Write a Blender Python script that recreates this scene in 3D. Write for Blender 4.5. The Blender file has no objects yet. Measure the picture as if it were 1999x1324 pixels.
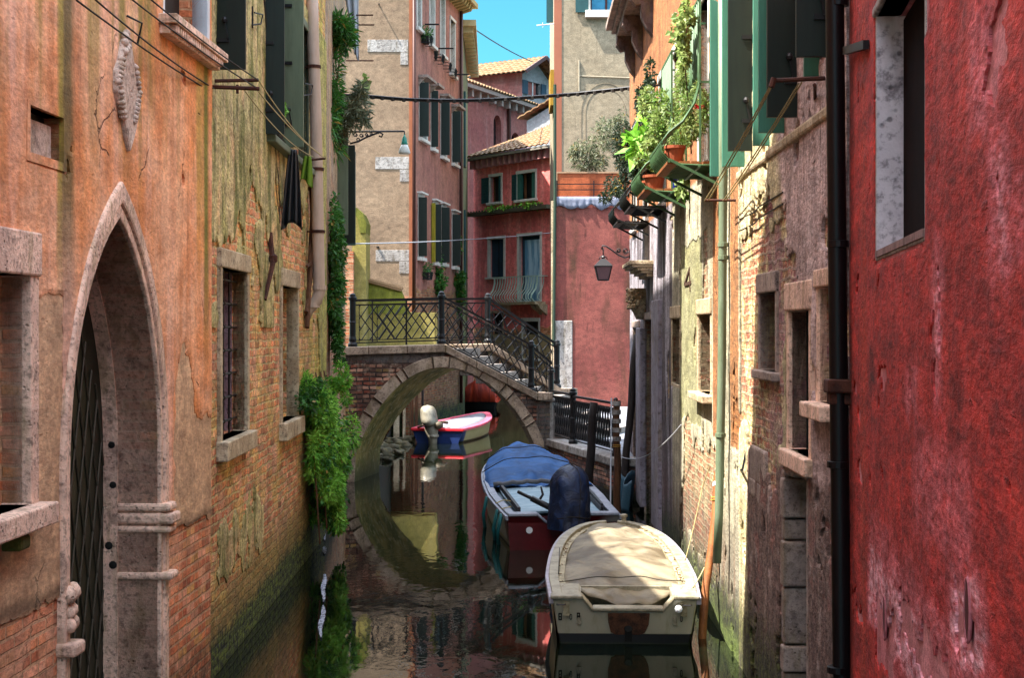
import bpy, math, random
from mathutils import Vector, Matrix, noise as mnoise
from mathutils.geometry import tessellate_polygon
random.seed(7)
R = math.radians
SC = bpy.context.scene
COL = SC.collection

# ------------------------------------------------------------------ camera, sky, sun, exposure
F = 3000.0                       # focal length in pixels of the 1999 px wide photograph
EYE = 3.0                        # camera height above the canal water
cd = bpy.data.cameras.new('camera'); cam = bpy.data.objects.new('camera', cd); COL.objects.link(cam)
cam.location = (0, 0, EYE); cam.rotation_euler = (R(90), 0, 0)
cd.sensor_width = 36; cd.lens = F/1999*36; cd.shift_y = -22/1999
cd.clip_start = 0.1; cd.clip_end = 2000
SC.camera = cam
SUN = Vector((-1, -.30, 1.87)).normalized()      # towards the sun
el = math.asin(SUN.z); az = math.atan2(SUN.x, SUN.y)
world = bpy.data.worlds.new('World'); SC.world = world; world.use_nodes = True
wn = world.node_tree; bg = wn.nodes['Background']
sky = wn.nodes.new('ShaderNodeTexSky'); sky.sky_type = 'NISHITA'; sky.sun_disc = False
sky.sun_elevation = el; sky.sun_rotation = az % (2*math.pi)
sky.air_density = 1.0; sky.dust_density = 0.3; sky.ozone_density = 2.0
tc = wn.nodes.new('ShaderNodeTexCoord'); sx = wn.nodes.new('ShaderNodeSeparateXYZ'); wn.links.new(tc.outputs['Generated'], sx.inputs[0])
mr = wn.nodes.new('ShaderNodeMapRange'); mr.interpolation_type = 'SMOOTHSTEP'; wn.links.new(sx.outputs[2], mr.inputs[0])
mr.inputs[1].default_value = .28; mr.inputs[2].default_value = .6; mr.inputs[3].default_value = 0; mr.inputs[4].default_value = 1
mul = wn.nodes.new('ShaderNodeMix'); mul.data_type = 'RGBA'; mul.blend_type = 'MULTIPLY'; mul.inputs[0].default_value = 1
tint = wn.nodes.new('ShaderNodeMix'); tint.data_type = 'RGBA'; wn.links.new(mr.outputs[0], tint.inputs[0])
tint.inputs[6].default_value = (.042, .115, .118, 1); tint.inputs[7].default_value = (1.75, 1.25, .82, 1)   # clean deep blue low sky; zenith above view brightened and warmed to lift shade
wn.links.new(sky.outputs[0], mul.inputs[6]); wn.links.new(tint.outputs[2], mul.inputs[7])
wn.links.new(mul.outputs[2], bg.inputs[0]); bg.inputs[1].default_value = 0.15
sd = bpy.data.lights.new('sun', 'SUN'); sd.energy = 2.0; sd.angle = R(0.5); sd.color = (1, .95, .86)
so = bpy.data.objects.new('sun', sd); COL.objects.link(so); so.location = (-20, -10, 40)
so.rotation_euler = SUN.to_track_quat('Z', 'Y').to_euler()
SC.view_settings.view_transform = 'Standard'; SC.view_settings.look = 'None'
SC.view_settings.gamma = 1; SC.view_settings.exposure = 3.62
SC.cycles.max_bounces = 8; SC.cycles.diffuse_bounces = 5

# ------------------------------------------------------------------ shader expressions
def hx(h, k=1.0):
    v = [int(h[i:i+2], 16)/255 for i in (0, 2, 4)]
    return tuple((x/12.92 if x <= .04045 else ((x+.055)/1.055)**2.4)*k for x in v) + (1,)
class E:
    def __init__(s, nt, sock): s.nt = nt; s.k = sock
    def _m(s, op, *a, clamp=False):
        n = s.nt.nodes.new('ShaderNodeMath'); n.operation = op; n.use_clamp = clamp
        for i, x in enumerate((s,)+a):
            if isinstance(x, E): s.nt.links.new(x.k, n.inputs[i])
            else: n.inputs[i].default_value = x
        return E(s.nt, n.outputs[0])
    def __add__(s, o): return s._m('ADD', o)
    def __radd__(s, o): return s._m('ADD', o)
    def __sub__(s, o): return s._m('SUBTRACT', o)
    def __rsub__(s, o): return (s*-1)+o
    def __mul__(s, o): return s._m('MULTIPLY', o)
    __rmul__ = __mul__
    def __truediv__(s, o): return s._m('DIVIDE', o)
    def pow(s, o): return s._m('POWER', o)
    def mx(s, o): return s._m('MAXIMUM', o)
    def mn(s, o): return s._m('MINIMUM', o)
    def abs(s): return s._m('ABSOLUTE')
    def floor(s): return s._m('FLOOR')
    def frac(s): return s._m('FRACT')
    def sin(s): return s._m('SINE')
    def inv(s): return s._m('MULTIPLY_ADD', -1.0, 1.0)
    def ss(s, lo, hi):
        n = s.nt.nodes.new('ShaderNodeMapRange'); n.interpolation_type = 'SMOOTHSTEP'
        s.nt.links.new(s.k, n.inputs[0])
        if lo < hi: n.inputs[1].default_value = lo; n.inputs[2].default_value = hi
        else:
            n.inputs[1].default_value = hi; n.inputs[2].default_value = lo
            n.inputs[3].default_value = 1; n.inputs[4].default_value = 0
        return E(s.nt, n.outputs[0])
GAIN = {'orange_plaster': 1.25, 'orange_wall_brick': 1.6, 'bare_cement': 1.9, 'rosy_stone': 1.5, 'old_brick_moss': 1.45, 'mossy_render': 1.3, 'pale_streaked_plaster': 1.0, 'dark_bridge_brick': 1.5, 'bridge_coping_stone': .95, 'quay_brick': 1.4, 'red_plaster': .92, 'grey_patched_render': 1.4, 'grey_house_brick': 1.15, 'cream_stained_plaster': .66, 'cream_house_brick': .72,  # light balance put into colour: shaded walls raised, sunlit and distant ones lowered
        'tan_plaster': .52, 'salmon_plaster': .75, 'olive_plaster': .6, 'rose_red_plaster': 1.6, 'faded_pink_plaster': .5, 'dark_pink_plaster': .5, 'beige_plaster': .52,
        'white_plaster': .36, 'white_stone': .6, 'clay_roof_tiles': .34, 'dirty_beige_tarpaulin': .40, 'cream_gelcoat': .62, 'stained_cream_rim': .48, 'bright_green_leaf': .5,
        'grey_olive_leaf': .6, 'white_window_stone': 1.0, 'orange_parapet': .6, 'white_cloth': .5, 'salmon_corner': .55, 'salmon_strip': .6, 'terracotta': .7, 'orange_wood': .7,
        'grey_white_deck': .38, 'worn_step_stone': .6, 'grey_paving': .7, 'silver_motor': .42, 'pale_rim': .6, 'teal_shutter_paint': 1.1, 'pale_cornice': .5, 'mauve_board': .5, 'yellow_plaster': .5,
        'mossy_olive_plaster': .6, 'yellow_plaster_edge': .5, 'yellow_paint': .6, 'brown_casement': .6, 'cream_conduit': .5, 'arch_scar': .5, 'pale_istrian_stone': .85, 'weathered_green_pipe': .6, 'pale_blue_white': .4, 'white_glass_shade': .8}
class MT:
    def __init__(s, name, rough=.8, metal=0, spec=.3, gain=1.0):
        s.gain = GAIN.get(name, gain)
        s.m = bpy.data.materials.new(name); s.m.use_nodes = True; s.nt = s.m.node_tree
        s.p = s.nt.nodes['Principled BSDF']
        s.p.inputs['Roughness'].default_value = rough; s.p.inputs['Metallic'].default_value = metal
        s.p.inputs['Specular IOR Level'].default_value = spec
        s._uv = None
    def val(s, x):
        n = s.nt.nodes.new('ShaderNodeValue'); n.outputs[0].default_value = x; return E(s.nt, n.outputs[0])
    def _set(s, sock, v):
        if isinstance(v, E): s.nt.links.new(v.k, sock)
        else: sock.default_value = v
    def uv(s):
        n = s.nt.nodes.new('ShaderNodeUVMap'); sp = s.nt.nodes.new('ShaderNodeSeparateXYZ')
        s.nt.links.new(n.outputs[0], sp.inputs[0])
        return E(s.nt, sp.outputs[0]), E(s.nt, sp.outputs[1])
    def obj(s):
        n = s.nt.nodes.new('ShaderNodeTexCoord'); sp = s.nt.nodes.new('ShaderNodeSeparateXYZ')
        s.nt.links.new(n.outputs['Object'], sp.inputs[0])
        return [E(s.nt, sp.outputs[i]) for i in range(3)]
    def vec(s, x, y, z=0.0):
        n = s.nt.nodes.new('ShaderNodeCombineXYZ')
        for i, v in enumerate((x, y, z)): s._set(n.inputs[i], v)
        return E(s.nt, n.outputs[0])
    def noise(s, v, scale=1, detail=4, rough=.55, dist=0, col=False):
        n = s.nt.nodes.new('ShaderNodeTexNoise'); s.nt.links.new(v.k, n.inputs['Vector'])
        n.inputs['Scale'].default_value = scale; n.inputs['Detail'].default_value = detail
        n.inputs['Roughness'].default_value = rough; n.inputs['Distortion'].default_value = dist
        return E(s.nt, n.outputs[1 if col else 0])
    def vor(s, v, scale=1, feat='F1', out='Distance'):
        n = s.nt.nodes.new('ShaderNodeTexVoronoi'); n.feature = feat; s.nt.links.new(v.k, n.inputs['Vector'])
        n.inputs['Scale'].default_value = scale
        return E(s.nt, n.outputs[out])
    def white(s, v):
        n = s.nt.nodes.new('ShaderNodeTexWhiteNoise'); n.noise_dimensions = '3D'
        s.nt.links.new(v.k, n.inputs['Vector']); return E(s.nt, n.outputs['Value'])
    def mix(s, f, a, b, mode='MIX'):
        n = s.nt.nodes.new('ShaderNodeMix'); n.data_type = 'RGBA'; n.blend_type = mode
        s._set(n.inputs[0], f); s._set(n.inputs[6], a); s._set(n.inputs[7], b)
        return E(s.nt, n.outputs[2])
    def ramp(s, f, stops):
        n = s.nt.nodes.new('ShaderNodeValToRGB'); s.nt.links.new(f.k, n.inputs[0]); cr = n.color_ramp
        while len(cr.elements) < len(stops): cr.elements.new(.5)
        for e, (p, c) in zip(cr.elements, stops): e.position = p; e.color = c
        return E(s.nt, n.outputs[0])
    def out(s, color, bump=None, dist=.01, strength=1.0, rough=None, **kw):
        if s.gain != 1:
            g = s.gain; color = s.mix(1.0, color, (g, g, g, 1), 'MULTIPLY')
        s._set(s.p.inputs['Base Color'], color)
        if rough is not None: s._set(s.p.inputs['Roughness'], rough)
        if bump is not None:
            n = s.nt.nodes.new('ShaderNodeBump'); n.inputs['Strength'].default_value = strength
            n.inputs['Distance'].default_value = dist; s._set(n.inputs['Height'], bump)
            s.nt.links.new(n.outputs[0], s.p.inputs['Normal'])
        for k, v in kw.items(): s._set(s.p.inputs[k], v)
        return s.m
    def grime(s, c, S, Z, k=1.0, sx=.5, drip=.5, pit=.6):
        """weathering: speckle, blotches, rain streaks and pits at several sizes; returns colour and relief"""
        v = s.vec(S*sx, Z)
        f = s.noise(v, 34, 4, .7); g = s.noise(s.vec(S*sx+4.1, Z), 7, 5, .65); b = s.noise(s.vec(S*.6+9.3, Z*.7), 1.6, 4, .6)
        d = s.noise(s.vec(S*9, Z*.55), 1, 4, .65)
        sh = f.ss(.30, .70)*(.75*k)+(1-.40*k)
        sh = sh*(g.ss(.32, .68)*(.60*k)+(1-.32*k))*(b.ss(.35, .65)*(.3*k)+(1-.15*k))
        dr = d.ss(.56, .74)*b.ss(.42, .6)*drip
        sh = sh*(dr.inv())
        p = s.vor(s.vec(S*sx+g*.2, Z+f*.05), 15).ss(.22, .10)*g.ss(.50, .60)*pit
        sh = sh*((p*.75).inv())
        n = s.nt.nodes.new('ShaderNodeCombineXYZ')
        for i in range(3): s.nt.links.new(sh.k, n.inputs[i])
        return s.mix(1.0, c, E(s.nt, n.outputs[0]), 'MULTIPLY'), f*.7+g*.8-p*1.2
    def box(s, S, Z, b, soft=.05):
        s0, s1, z0, z1 = b
        return S.ss(s0-soft, s0+soft)*S.ss(s1+soft, s1-soft)*Z.ss(z0-soft, z0+soft)*Z.ss(z1+soft, z1-soft)
    def brick(s, S, Z, c1, c2, cm, h=.075, L=.25, wob=.03, mort=.012):
        """returns colour, relief of old brickwork"""
        v = s.vec(S, Z)
        nz = s.noise(v, 3.5, 2) - .5; nz2 = s.noise(s.vec(S+7.3, Z), 5, 3) - .5
        S2 = S + nz2*wob; Z2 = Z + nz*wob
        n = s.nt.nodes.new('ShaderNodeTexBrick'); s.nt.links.new(s.vec(S2, Z2).k, n.inputs['Vector'])
        n.offset = .5; n.inputs['Scale'].default_value = 1
        n.inputs['Color1'].default_value = c1; n.inputs['Color2'].default_value = c2; n.inputs['Mortar'].default_value = cm
        n.inputs['Mortar Size'].default_value = mort; n.inputs['Mortar Smooth'].default_value = .35
        n.inputs['Brick Width'].default_value = L; n.inputs['Row Height'].default_value = h; n.inputs['Bias'].default_value = -.1
        col = E(s.nt, n.outputs[0]); fac = E(s.nt, n.outputs[1])
        row = (Z2/h).floor()
        cell = s.white(s.vec(((S2/L)+(row*.5).frac()).floor(), row))
        fine = s.noise(v, 26, 5, .65)
        c2_ = s.white(s.vec(((S2/L)+(row*.5).frac()).floor(), row, 5.0))
        col = s.mix(c2_.ss(.70, .74)*.65, col, hx('c08a70')); col = s.mix(c2_.ss(.22, .18)*.55, col, hx('8a3a22')); col = s.mix(((c2_-.5).abs()).ss(.06, .05)*.5, col, hx('b09048')); col = s.mix(fac, col, cm)
        col = s.mix(cell.ss(.62, 1)*.75, col, s.mix(fine, c2, cm))
        col = s.mix((cell.ss(.35, 0))*.55, col, hx('3a1c12'))
        col = s.mix(fine.ss(.35, .75)*.5, col, s.mix(.5, col, cm), 'MIX')
        col = s.mix(fine.ss(.5, .2)*.6, col, s.mix(.75, col, (0.02, .012, .008, 1)))
        rel = fac.inv()*(cell*.55+.6) + fine*.6
        return col, rel
def simple(name, c, rough=.6, metal=0, var=.35, scale=6, dark=None, bump=0, spec=.3, str_=(1, 1, 1)):
    m = MT(name, rough, metal, spec); x, y, z = m.obj(); v = m.vec(x*str_[0], y*str_[1], z*str_[2])
    n = m.noise(v, scale, 6, .62); n2 = m.noise(v, scale*7, 4, .6)
    d = dark or tuple(q*.45 for q in c[:3])+(1,)
    col = m.mix((n.ss(.62, .32)*var+n2.ss(.6, .3)*var*.5), c, d)
    return m.out(col, bump=(n2*.5+n) if bump else None, dist=bump)

# ------------------------------------------------------------------ mesh builder
KEEP = {'paint_coat', 'vine_leaves', 'plaster_coat', 'cement_coat', 'render_coat', 'render_patch', 'grille', 'lattice', 'casement', 'railing_panel', 'worn_lettering', 'number_four', 'bars', 'frame', 'rack', 'bracket', 'lantern_frame', 'balcony_bars',
        'motor_bracket', 'latch', 'louvre', 'side_wall', 'front_wall', 'wall', 'gable_wall', 'spandrel', 'step', 'deck', 'carved_capital', 'carved_leaves',
        'shelf', 'leaf_litter', 'foam_scum', 'stem', 'foliage', 'ledge_gutter', 'terrace_rail', 'string_course', 'moulded_corbel', 'aerial', 'deck_batten', 'tiller_arm',
        'motor_leg', 'transom_rail', 'transom_lip', 'motor_well', 'box', 'cable_tie', 'tile_edge', 'young_leaves', 'blossom', 'ledge_weeds', 'crown', 'trunk', 'landing',
        'cloth', 'plant_pot', 'washing_rod', 'stone_balcony', 'outer_moulding', 'door_frame', 'conduit', 'keel_slot', 'balcony_slab', 'tarp_cord', 'chimney', 'moss_cap', 'plaster_arch'}
class MB:
    def __init__(s): s.v = []; s.f = []
    def add(s, vs, fs):
        b = len(s.v); s.v += [tuple(q) for q in vs]; s.f += [tuple(b+i for i in f) for f in fs]; return s
    def hexa(s, p):   # 8 corners: bottom 4 ring, top 4 ring
        return s.add(p, [(0, 3, 2, 1), (4, 5, 6, 7), (0, 1, 5, 4), (1, 2, 6, 5), (2, 3, 7, 6), (3, 0, 4, 7)])
    def box(s, a, b):
        (x0, y0, z0), (x1, y1, z1) = a, b
        return s.hexa([(x0, y0, z0), (x1, y0, z0), (x1, y1, z0), (x0, y1, z0), (x0, y0, z1), (x1, y0, z1), (x1, y1, z1), (x0, y1, z1)])
    def prism(s, pts, vec):
        n = len(pts); vec = Vector(vec); P = [Vector(p) for p in pts]
        s.add(P+[p+vec for p in P], [tuple(range(n))[::-1], tuple(range(n, 2*n))]+[(i, (i+1) % n, n+(i+1) % n, n+i) for i in range(n)])
        return s
    def tube(s, pts, r, n=8, cap=True, closed=False):
        P = [Vector(p) for p in pts]; m = len(P); rr = r if isinstance(r, (list, tuple)) else [r]*m
        b = len(s.v); prev = None
        for i, p in enumerate(P):
            a = P[(i-1) % m] if (closed or i > 0) else P[i]; c = P[(i+1) % m] if (closed or i < m-1) else P[i]
            t = (c-a)
            t = t.normalized() if t.length > 1e-9 else Vector((0, 0, 1))
            if prev is None: u = t.orthogonal().normalized()
            else:
                u = prev - t*prev.dot(t); u = u.normalized() if u.length > 1e-6 else t.orthogonal().normalized()
            prev = u; w = t.cross(u)
            for k in range(n):
                an = 2*math.pi*k/n; s.v.append(tuple(p+(u*math.cos(an)+w*math.sin(an))*rr[i]))
        last = m if closed else m-1
        for i in range(last):
            j = (i+1) % m
            for k in range(n):
                s.f.append((b+i*n+k, b+i*n+(k+1) % n, b+j*n+(k+1) % n, b+j*n+k))
        if cap and not closed:
            s.f.append(tuple(b+k for k in range(n))[::-1]); s.f.append(tuple(b+(m-1)*n+k for k in range(n)))
        return s
    def bar(s, a, b, w, h=None, up=(0, 0, 1)):   # square section bar
        a, b = Vector(a), Vector(b); t = (b-a).normalized(); up = Vector(up)
        if abs(t.dot(up)) > .95: up = Vector((0, 1, 0))
        sd_ = t.cross(up).normalized()*w/2; u = sd_.cross(t).normalized()*(h or w)/2
        return s.hexa([a-sd_-u, a+sd_-u, a+sd_+u, a-sd_+u, b-sd_-u, b+sd_-u, b+sd_+u, b-sd_+u])
    def lathe(s, c, prof, n=16, ax=None):
        c = Vector(c); b = len(s.v); m = len(prof)
        Q = Vector(ax).to_track_quat('Z', 'Y') if ax else None
        for r, z in prof:
            for k in range(n):
                a = 2*math.pi*k/n; p = Vector((r*math.cos(a), r*math.sin(a), z))
                if Q: p = Q @ p
                s.v.append(tuple(c+p))
        for i in range(m-1):
            for k in range(n): s.f.append((b+i*n+k, b+i*n+(k+1) % n, b+(i+1)*n+(k+1) % n, b+(i+1)*n+k))
        s.f.append(tuple(b+k for k in range(n))[::-1]); s.f.append(tuple(b+(m-1)*n+k for k in range(n)))
        return s
    def grid(s, rows, thick=None):
        n = len(rows[0]); b = len(s.v)
        for r in rows: s.v += [tuple(p) for p in r]
        for i in range(len(rows)-1):
            for k in range(n-1): s.f.append((b+i*n+k, b+i*n+k+1, b+(i+1)*n+k+1, b+(i+1)*n+k))
        return s
    def build(s, name, mat, parent=None, smooth=False, wall=None, bevel=0, solid=0):
        if name not in KEEP and len(s.f) < 6000:
            par = list(range(len(s.v)))
            def find(i):
                while par[i] != i: par[i] = par[par[i]]; i = par[i]
                return i
            for f in s.f:
                r0 = find(f[0])
                for i in f[1:]: par[find(i)] = r0
            comp = {}
            for f in s.f: comp.setdefault(find(f[0]), []).append(f)
            if 1 < len(comp) <= 40:
                first = None
                for fs in comp.values():
                    ids = sorted({i for f in fs for i in f}); mp = {i: k for k, i in enumerate(ids)}
                    q = MB(); q.v = [s.v[i] for i in ids]; q.f = [tuple(mp[i] for i in f) for f in fs]
                    o = q.build(name, mat, parent, smooth, wall, bevel, solid)
                    first = first or o
                return first
        me = bpy.data.meshes.new(name); me.from_pydata(s.v, [], s.f)
        if wall is not None:
            uvl = me.uv_layers.new(name='UVMap')
            for lp in me.loops:
                co = Vector(me.vertices[lp.vertex_index].co); uvl.data[lp.index].uv = wall.uvof(co)
        me.materials.append(mat)
        if smooth:
            for p in me.polygons: p.use_smooth = True
        me.update()
        o = bpy.data.objects.new(name, me); COL.objects.link(o)
        if parent is not None: attach(o, parent)
        if solid:
            md = o.modifiers.new('solid', 'SOLIDIFY'); md.thickness = solid
        if bevel:
            md = o.modifiers.new('bevel', 'BEVEL'); md.width = bevel; md.segments = 2; md.limit_method = 'ANGLE'
        return o
def attach(o, parent):
    o.parent = parent
    if parent.get('root'): o.matrix_parent_inverse = Matrix.Translation(-parent.location)
def thing(name, label, cat, loc=(0, 0, 0), group=None):
    o = bpy.data.objects.new(name, None); COL.objects.link(o); o.location = loc; o.empty_display_size = .2
    o['label'] = label; o['category'] = cat; o['root'] = 1
    if group: o['group'] = group
    return o
def tag(o, label, cat, group=None):
    o['label'] = label; o['category'] = cat
    if group: o['group'] = group
    return o
def structure(o): o['kind'] = 'structure'; return o

# ------------------------------------------------------------------ pixel <-> plan helpers (only to read sizes off the photograph)
def P(px, py, Y): return Vector(((px-1000)/F*Y, Y, EYE+(640-py)/F*Y))
def PZ(px, py, z):
    Y = (EYE-z)*F/(py-640); return Vector(((px-1000)/F*Y, Y, z))
class Wall:
    """vertical wall plane; A->B plan line, nrm points to the open air; s runs along it"""
    def __init__(s, A, B, side):
        s.A = Vector(A); s.B = Vector(B); s.d = (s.B-s.A).normalized(); s.L = (s.B-s.A).length
        s.n = Vector((-s.d.y, s.d.x))*side; s.holes = []
    def sY(s, px):
        u = (px-1000)/F
        t = (u*s.A.y-s.A.x)/(s.d.x-u*s.d.y); return t, s.A.y+t*s.d.y
    def sz(s, px, py):
        t, Y = s.sY(px); return t, EYE+(640-py)/F*Y
    def S(s, px): return s.sY(px)[0]
    def Z(s, px, py): return s.sz(px, py)[1]
    def pt(s, a, z, off=0):
        q = s.A+s.d*a+s.n*off; return Vector((q.x, q.y, z))
    def P(s, px, py, off=0):
        a, z = s.sz(px, py); return s.pt(a, z, off)
    def rect(s, x0, x1, yt, yb, ref=None):
        r = x0 if ref is None else ref
        a, b = s.S(x0), s.S(x1); return (min(a, b), max(a, b), s.Z(r, yb), s.Z(r, yt))
    def uvof(s, co):
        q = Vector((co.x, co.y))-s.A
        return (q.dot(s.d)+q.dot(s.n), co.z)
    def box(s, mb, a0, a1, z0, z1, o0, o1):
        c = [s.pt(a, z, o) for z in (z0, z1) for a, o in ((a0, o0), (a1, o0), (a1, o1), (a0, o1))]
        return mb.hexa(c)
    def face(s, outer, name, mat, parent, D=4.0):
        """outer: list of (s,z); s.holes: list of (poly, depth)"""
        mb = MB(); loops = [outer]+[h[0] for h in s.holes]
        flat = [q for l in loops for q in l]
        tris = tessellate_polygon([[Vector((a, z, 0)) for a, z in l] for l in loops])
        mb.add([s.pt(a, z) for a, z in flat], [tuple(t) for t in tris])
        n = len(outer)
        mb.add([s.pt(a, z) for a, z in outer]+[s.pt(a, z, -D) for a, z in outer],
               [(i, (i+1) % n, n+(i+1) % n, n+i) for i in range(n)]+[tuple(range(n, 2*n))])
        for poly, dep in s.holes:
            n = len(poly)
            mb.add([s.pt(a, z) for a, z in poly]+[s.pt(a, z, -dep) for a, z in poly],
                   [(i, (i+1) % n, n+(i+1) % n, n+i) for i in range(n)])
        return mb.build(name, mat, parent, wall=s)
    def hole(s, r, depth=.2):
        s0, s1, z0, z1 = r; s.holes.append(([(s0, z0), (s1, z0), (s1, z1), (s0, z1)], depth))
    def pane(s, r, depth, mat, parent, name='pane'):
        s0, s1, z0, z1 = r; mb = MB(); s.box(mb, s0-.01, s1+.01, z0-.01, z1+.01, -depth-.04, -depth+.001)
        return mb.build(name, mat, parent, wall=s)
def window(H, w, r, depth=.2, jamb=.12, lint=.16, sill=.1, proud=.03, stone=None, pane=None, mull=None,
           grille=None, cols=2, rows=5, name='window', sill_proud=.1, label=None, rad=.011):
    """a stone-framed opening: window > lintel, sill, pane, casement, grille"""
    s0, s1, z0, z1 = r; w.hole(r, depth)
    mb = MB(); bz = z0-jamb*.5
    I_ = [(s0, z0), (s1, z0), (s1, z1), (s0, z1)]; O_ = [(s0-jamb, bz), (s1+jamb, bz), (s1+jamb, z1+.03), (s0-jamb, z1+.03)]
    strip(w, I_+I_[:1], O_+O_[:1], -min(.12, depth-.02), proud, mb)
    f = mb.build(name, stone, H, wall=w, bevel=.008)
    if label: f['label'] = label
    mb = MB(); w.box(mb, s0-jamb-.01, s1+jamb+.01, z1, z1+lint, -.12, proud+.015); mb.build('lintel', stone, f, wall=w, bevel=.012)
    if sill:
        mb = MB(); w.box(mb, s0-jamb-.04, s1+jamb+.04, z0-sill, z0, -.12, proud+sill_proud); mb.build('sill', stone, f, wall=w, bevel=.012)
    if pane: w.pane(r, depth, pane, f)
    if mull:
        mb = MB(); o0, o1 = -depth+.004, -depth+.05; t = .05
        w.box(mb, s0, s0+t, z0, z1, o0, o1); w.box(mb, s1-t, s1, z0, z1, o0, o1)
        w.box(mb, s0+t, s1-t, z0, z0+t, o0, o1); w.box(mb, s0+t, s1-t, z1-t, z1, o0, o1)
        c = (s0+s1)/2; w.box(mb, c-t*.6, c+t*.6, z0+t, z1-t, o0, o1-.006)
        mb.build('casement', mull, f)
    if grille:
        mb = MB(); o = -.09
        for i in range(cols):
            a = s0+(s1-s0)*(i+1)/(cols+1); mb.tube([w.pt(a, z0, o), w.pt(a, z1, o)], rad, 6)
        for j in range(rows):
            z = z0+(z1-z0)*(j+.6)/rows; mb.tube([w.pt(s0, z, o+.008), w.pt(s1, z, o+.008)], rad, 6)
            for i in range(cols):
                a = s0+(s1-s0)*(i+1)/(cols+1); mb.lathe(w.pt(a, z-.018, o+.006), [(rad*1.4, 0), (rad*2, .018), (rad*1.4, .036)], 6)
        mb.build('grille', grille, f)
    return f
def leaf_cloud(name, blobs, n, size, mat, parent=None, seed=1, aspect=2.2, droop=0, stems=None, shell=.55):
    """many bent leaves filling ellipsoids [(centre, (rx,ry,rz), weight)]"""
    rnd = random.Random(seed); mb = MB(); tot = sum(b[2] for b in blobs)
    for c, rad, wgt in blobs:
        # sub-clumps for an uneven outline
        k = max(9, int(26*wgt/tot*len(blobs)**.5)); cl = []
        for _ in range(k):
            d = Vector((rnd.gauss(0, 1), rnd.gauss(0, 1), rnd.gauss(0, 1))).normalized()*rnd.uniform(.15, 1)
            cl.append((d, rnd.uniform(.16, .42)))
        for _ in range(int(n*wgt/tot)):
            cc, cr = rnd.choice(cl)
            d = Vector((rnd.gauss(0, 1), rnd.gauss(0, 1), rnd.gauss(0, 1))).normalized()*cr*rnd.uniform(shell, 1)
            q = cc+d; p = Vector(c)+Vector((q.x*rad[0], q.y*rad[1], q.z*rad[2]))
            t = (d.normalized()*.8+Vector((rnd.gauss(0, .5), rnd.gauss(0, .5), rnd.gauss(0, .5)-droop))).normalized()
            sd_ = t.cross(Vector((rnd.gauss(0, 1), rnd.gauss(0, 1), rnd.gauss(0, 1)))).normalized()
            L = size*rnd.uniform(.6, 1.35); W = L/aspect/2; nn = t.cross(sd_)
            mb.add([p, p+t*L*.5+sd_*W+nn*L*.06, p+t*L+Vector((0, 0, -L*.15)), p+t*L*.5-sd_*W+nn*L*.06], [(0, 1, 2), (0, 2, 3)])
    return mb.build(name, mat, parent)

def strip(w, inner, outer, o0, o1, mb=None):
    """solid band between two polylines of (s,z) on a wall; closed when first == last"""
    mb = mb or MB(); n = len(inner); cl = inner[0] == inner[-1] and n > 3
    if cl: inner = inner[:-1]; outer = outer[:-1]; n -= 1
    V4 = []
    for i in range(n): V4 += [w.pt(*inner[i], o0), w.pt(*outer[i], o0), w.pt(*outer[i], o1), w.pt(*inner[i], o1)]
    fs = []
    for i in range(n if cl else n-1):
        j = (i+1) % n
        for k in range(4): fs.append((i*4+k, j*4+k, j*4+(k+1) % 4, i*4+(k+1) % 4))
    if not cl: fs += [(3, 2, 1, 0), ((n-1)*4, (n-1)*4+1, (n-1)*4+2, (n-1)*4+3)]
    return mb.add(V4, fs)

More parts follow.
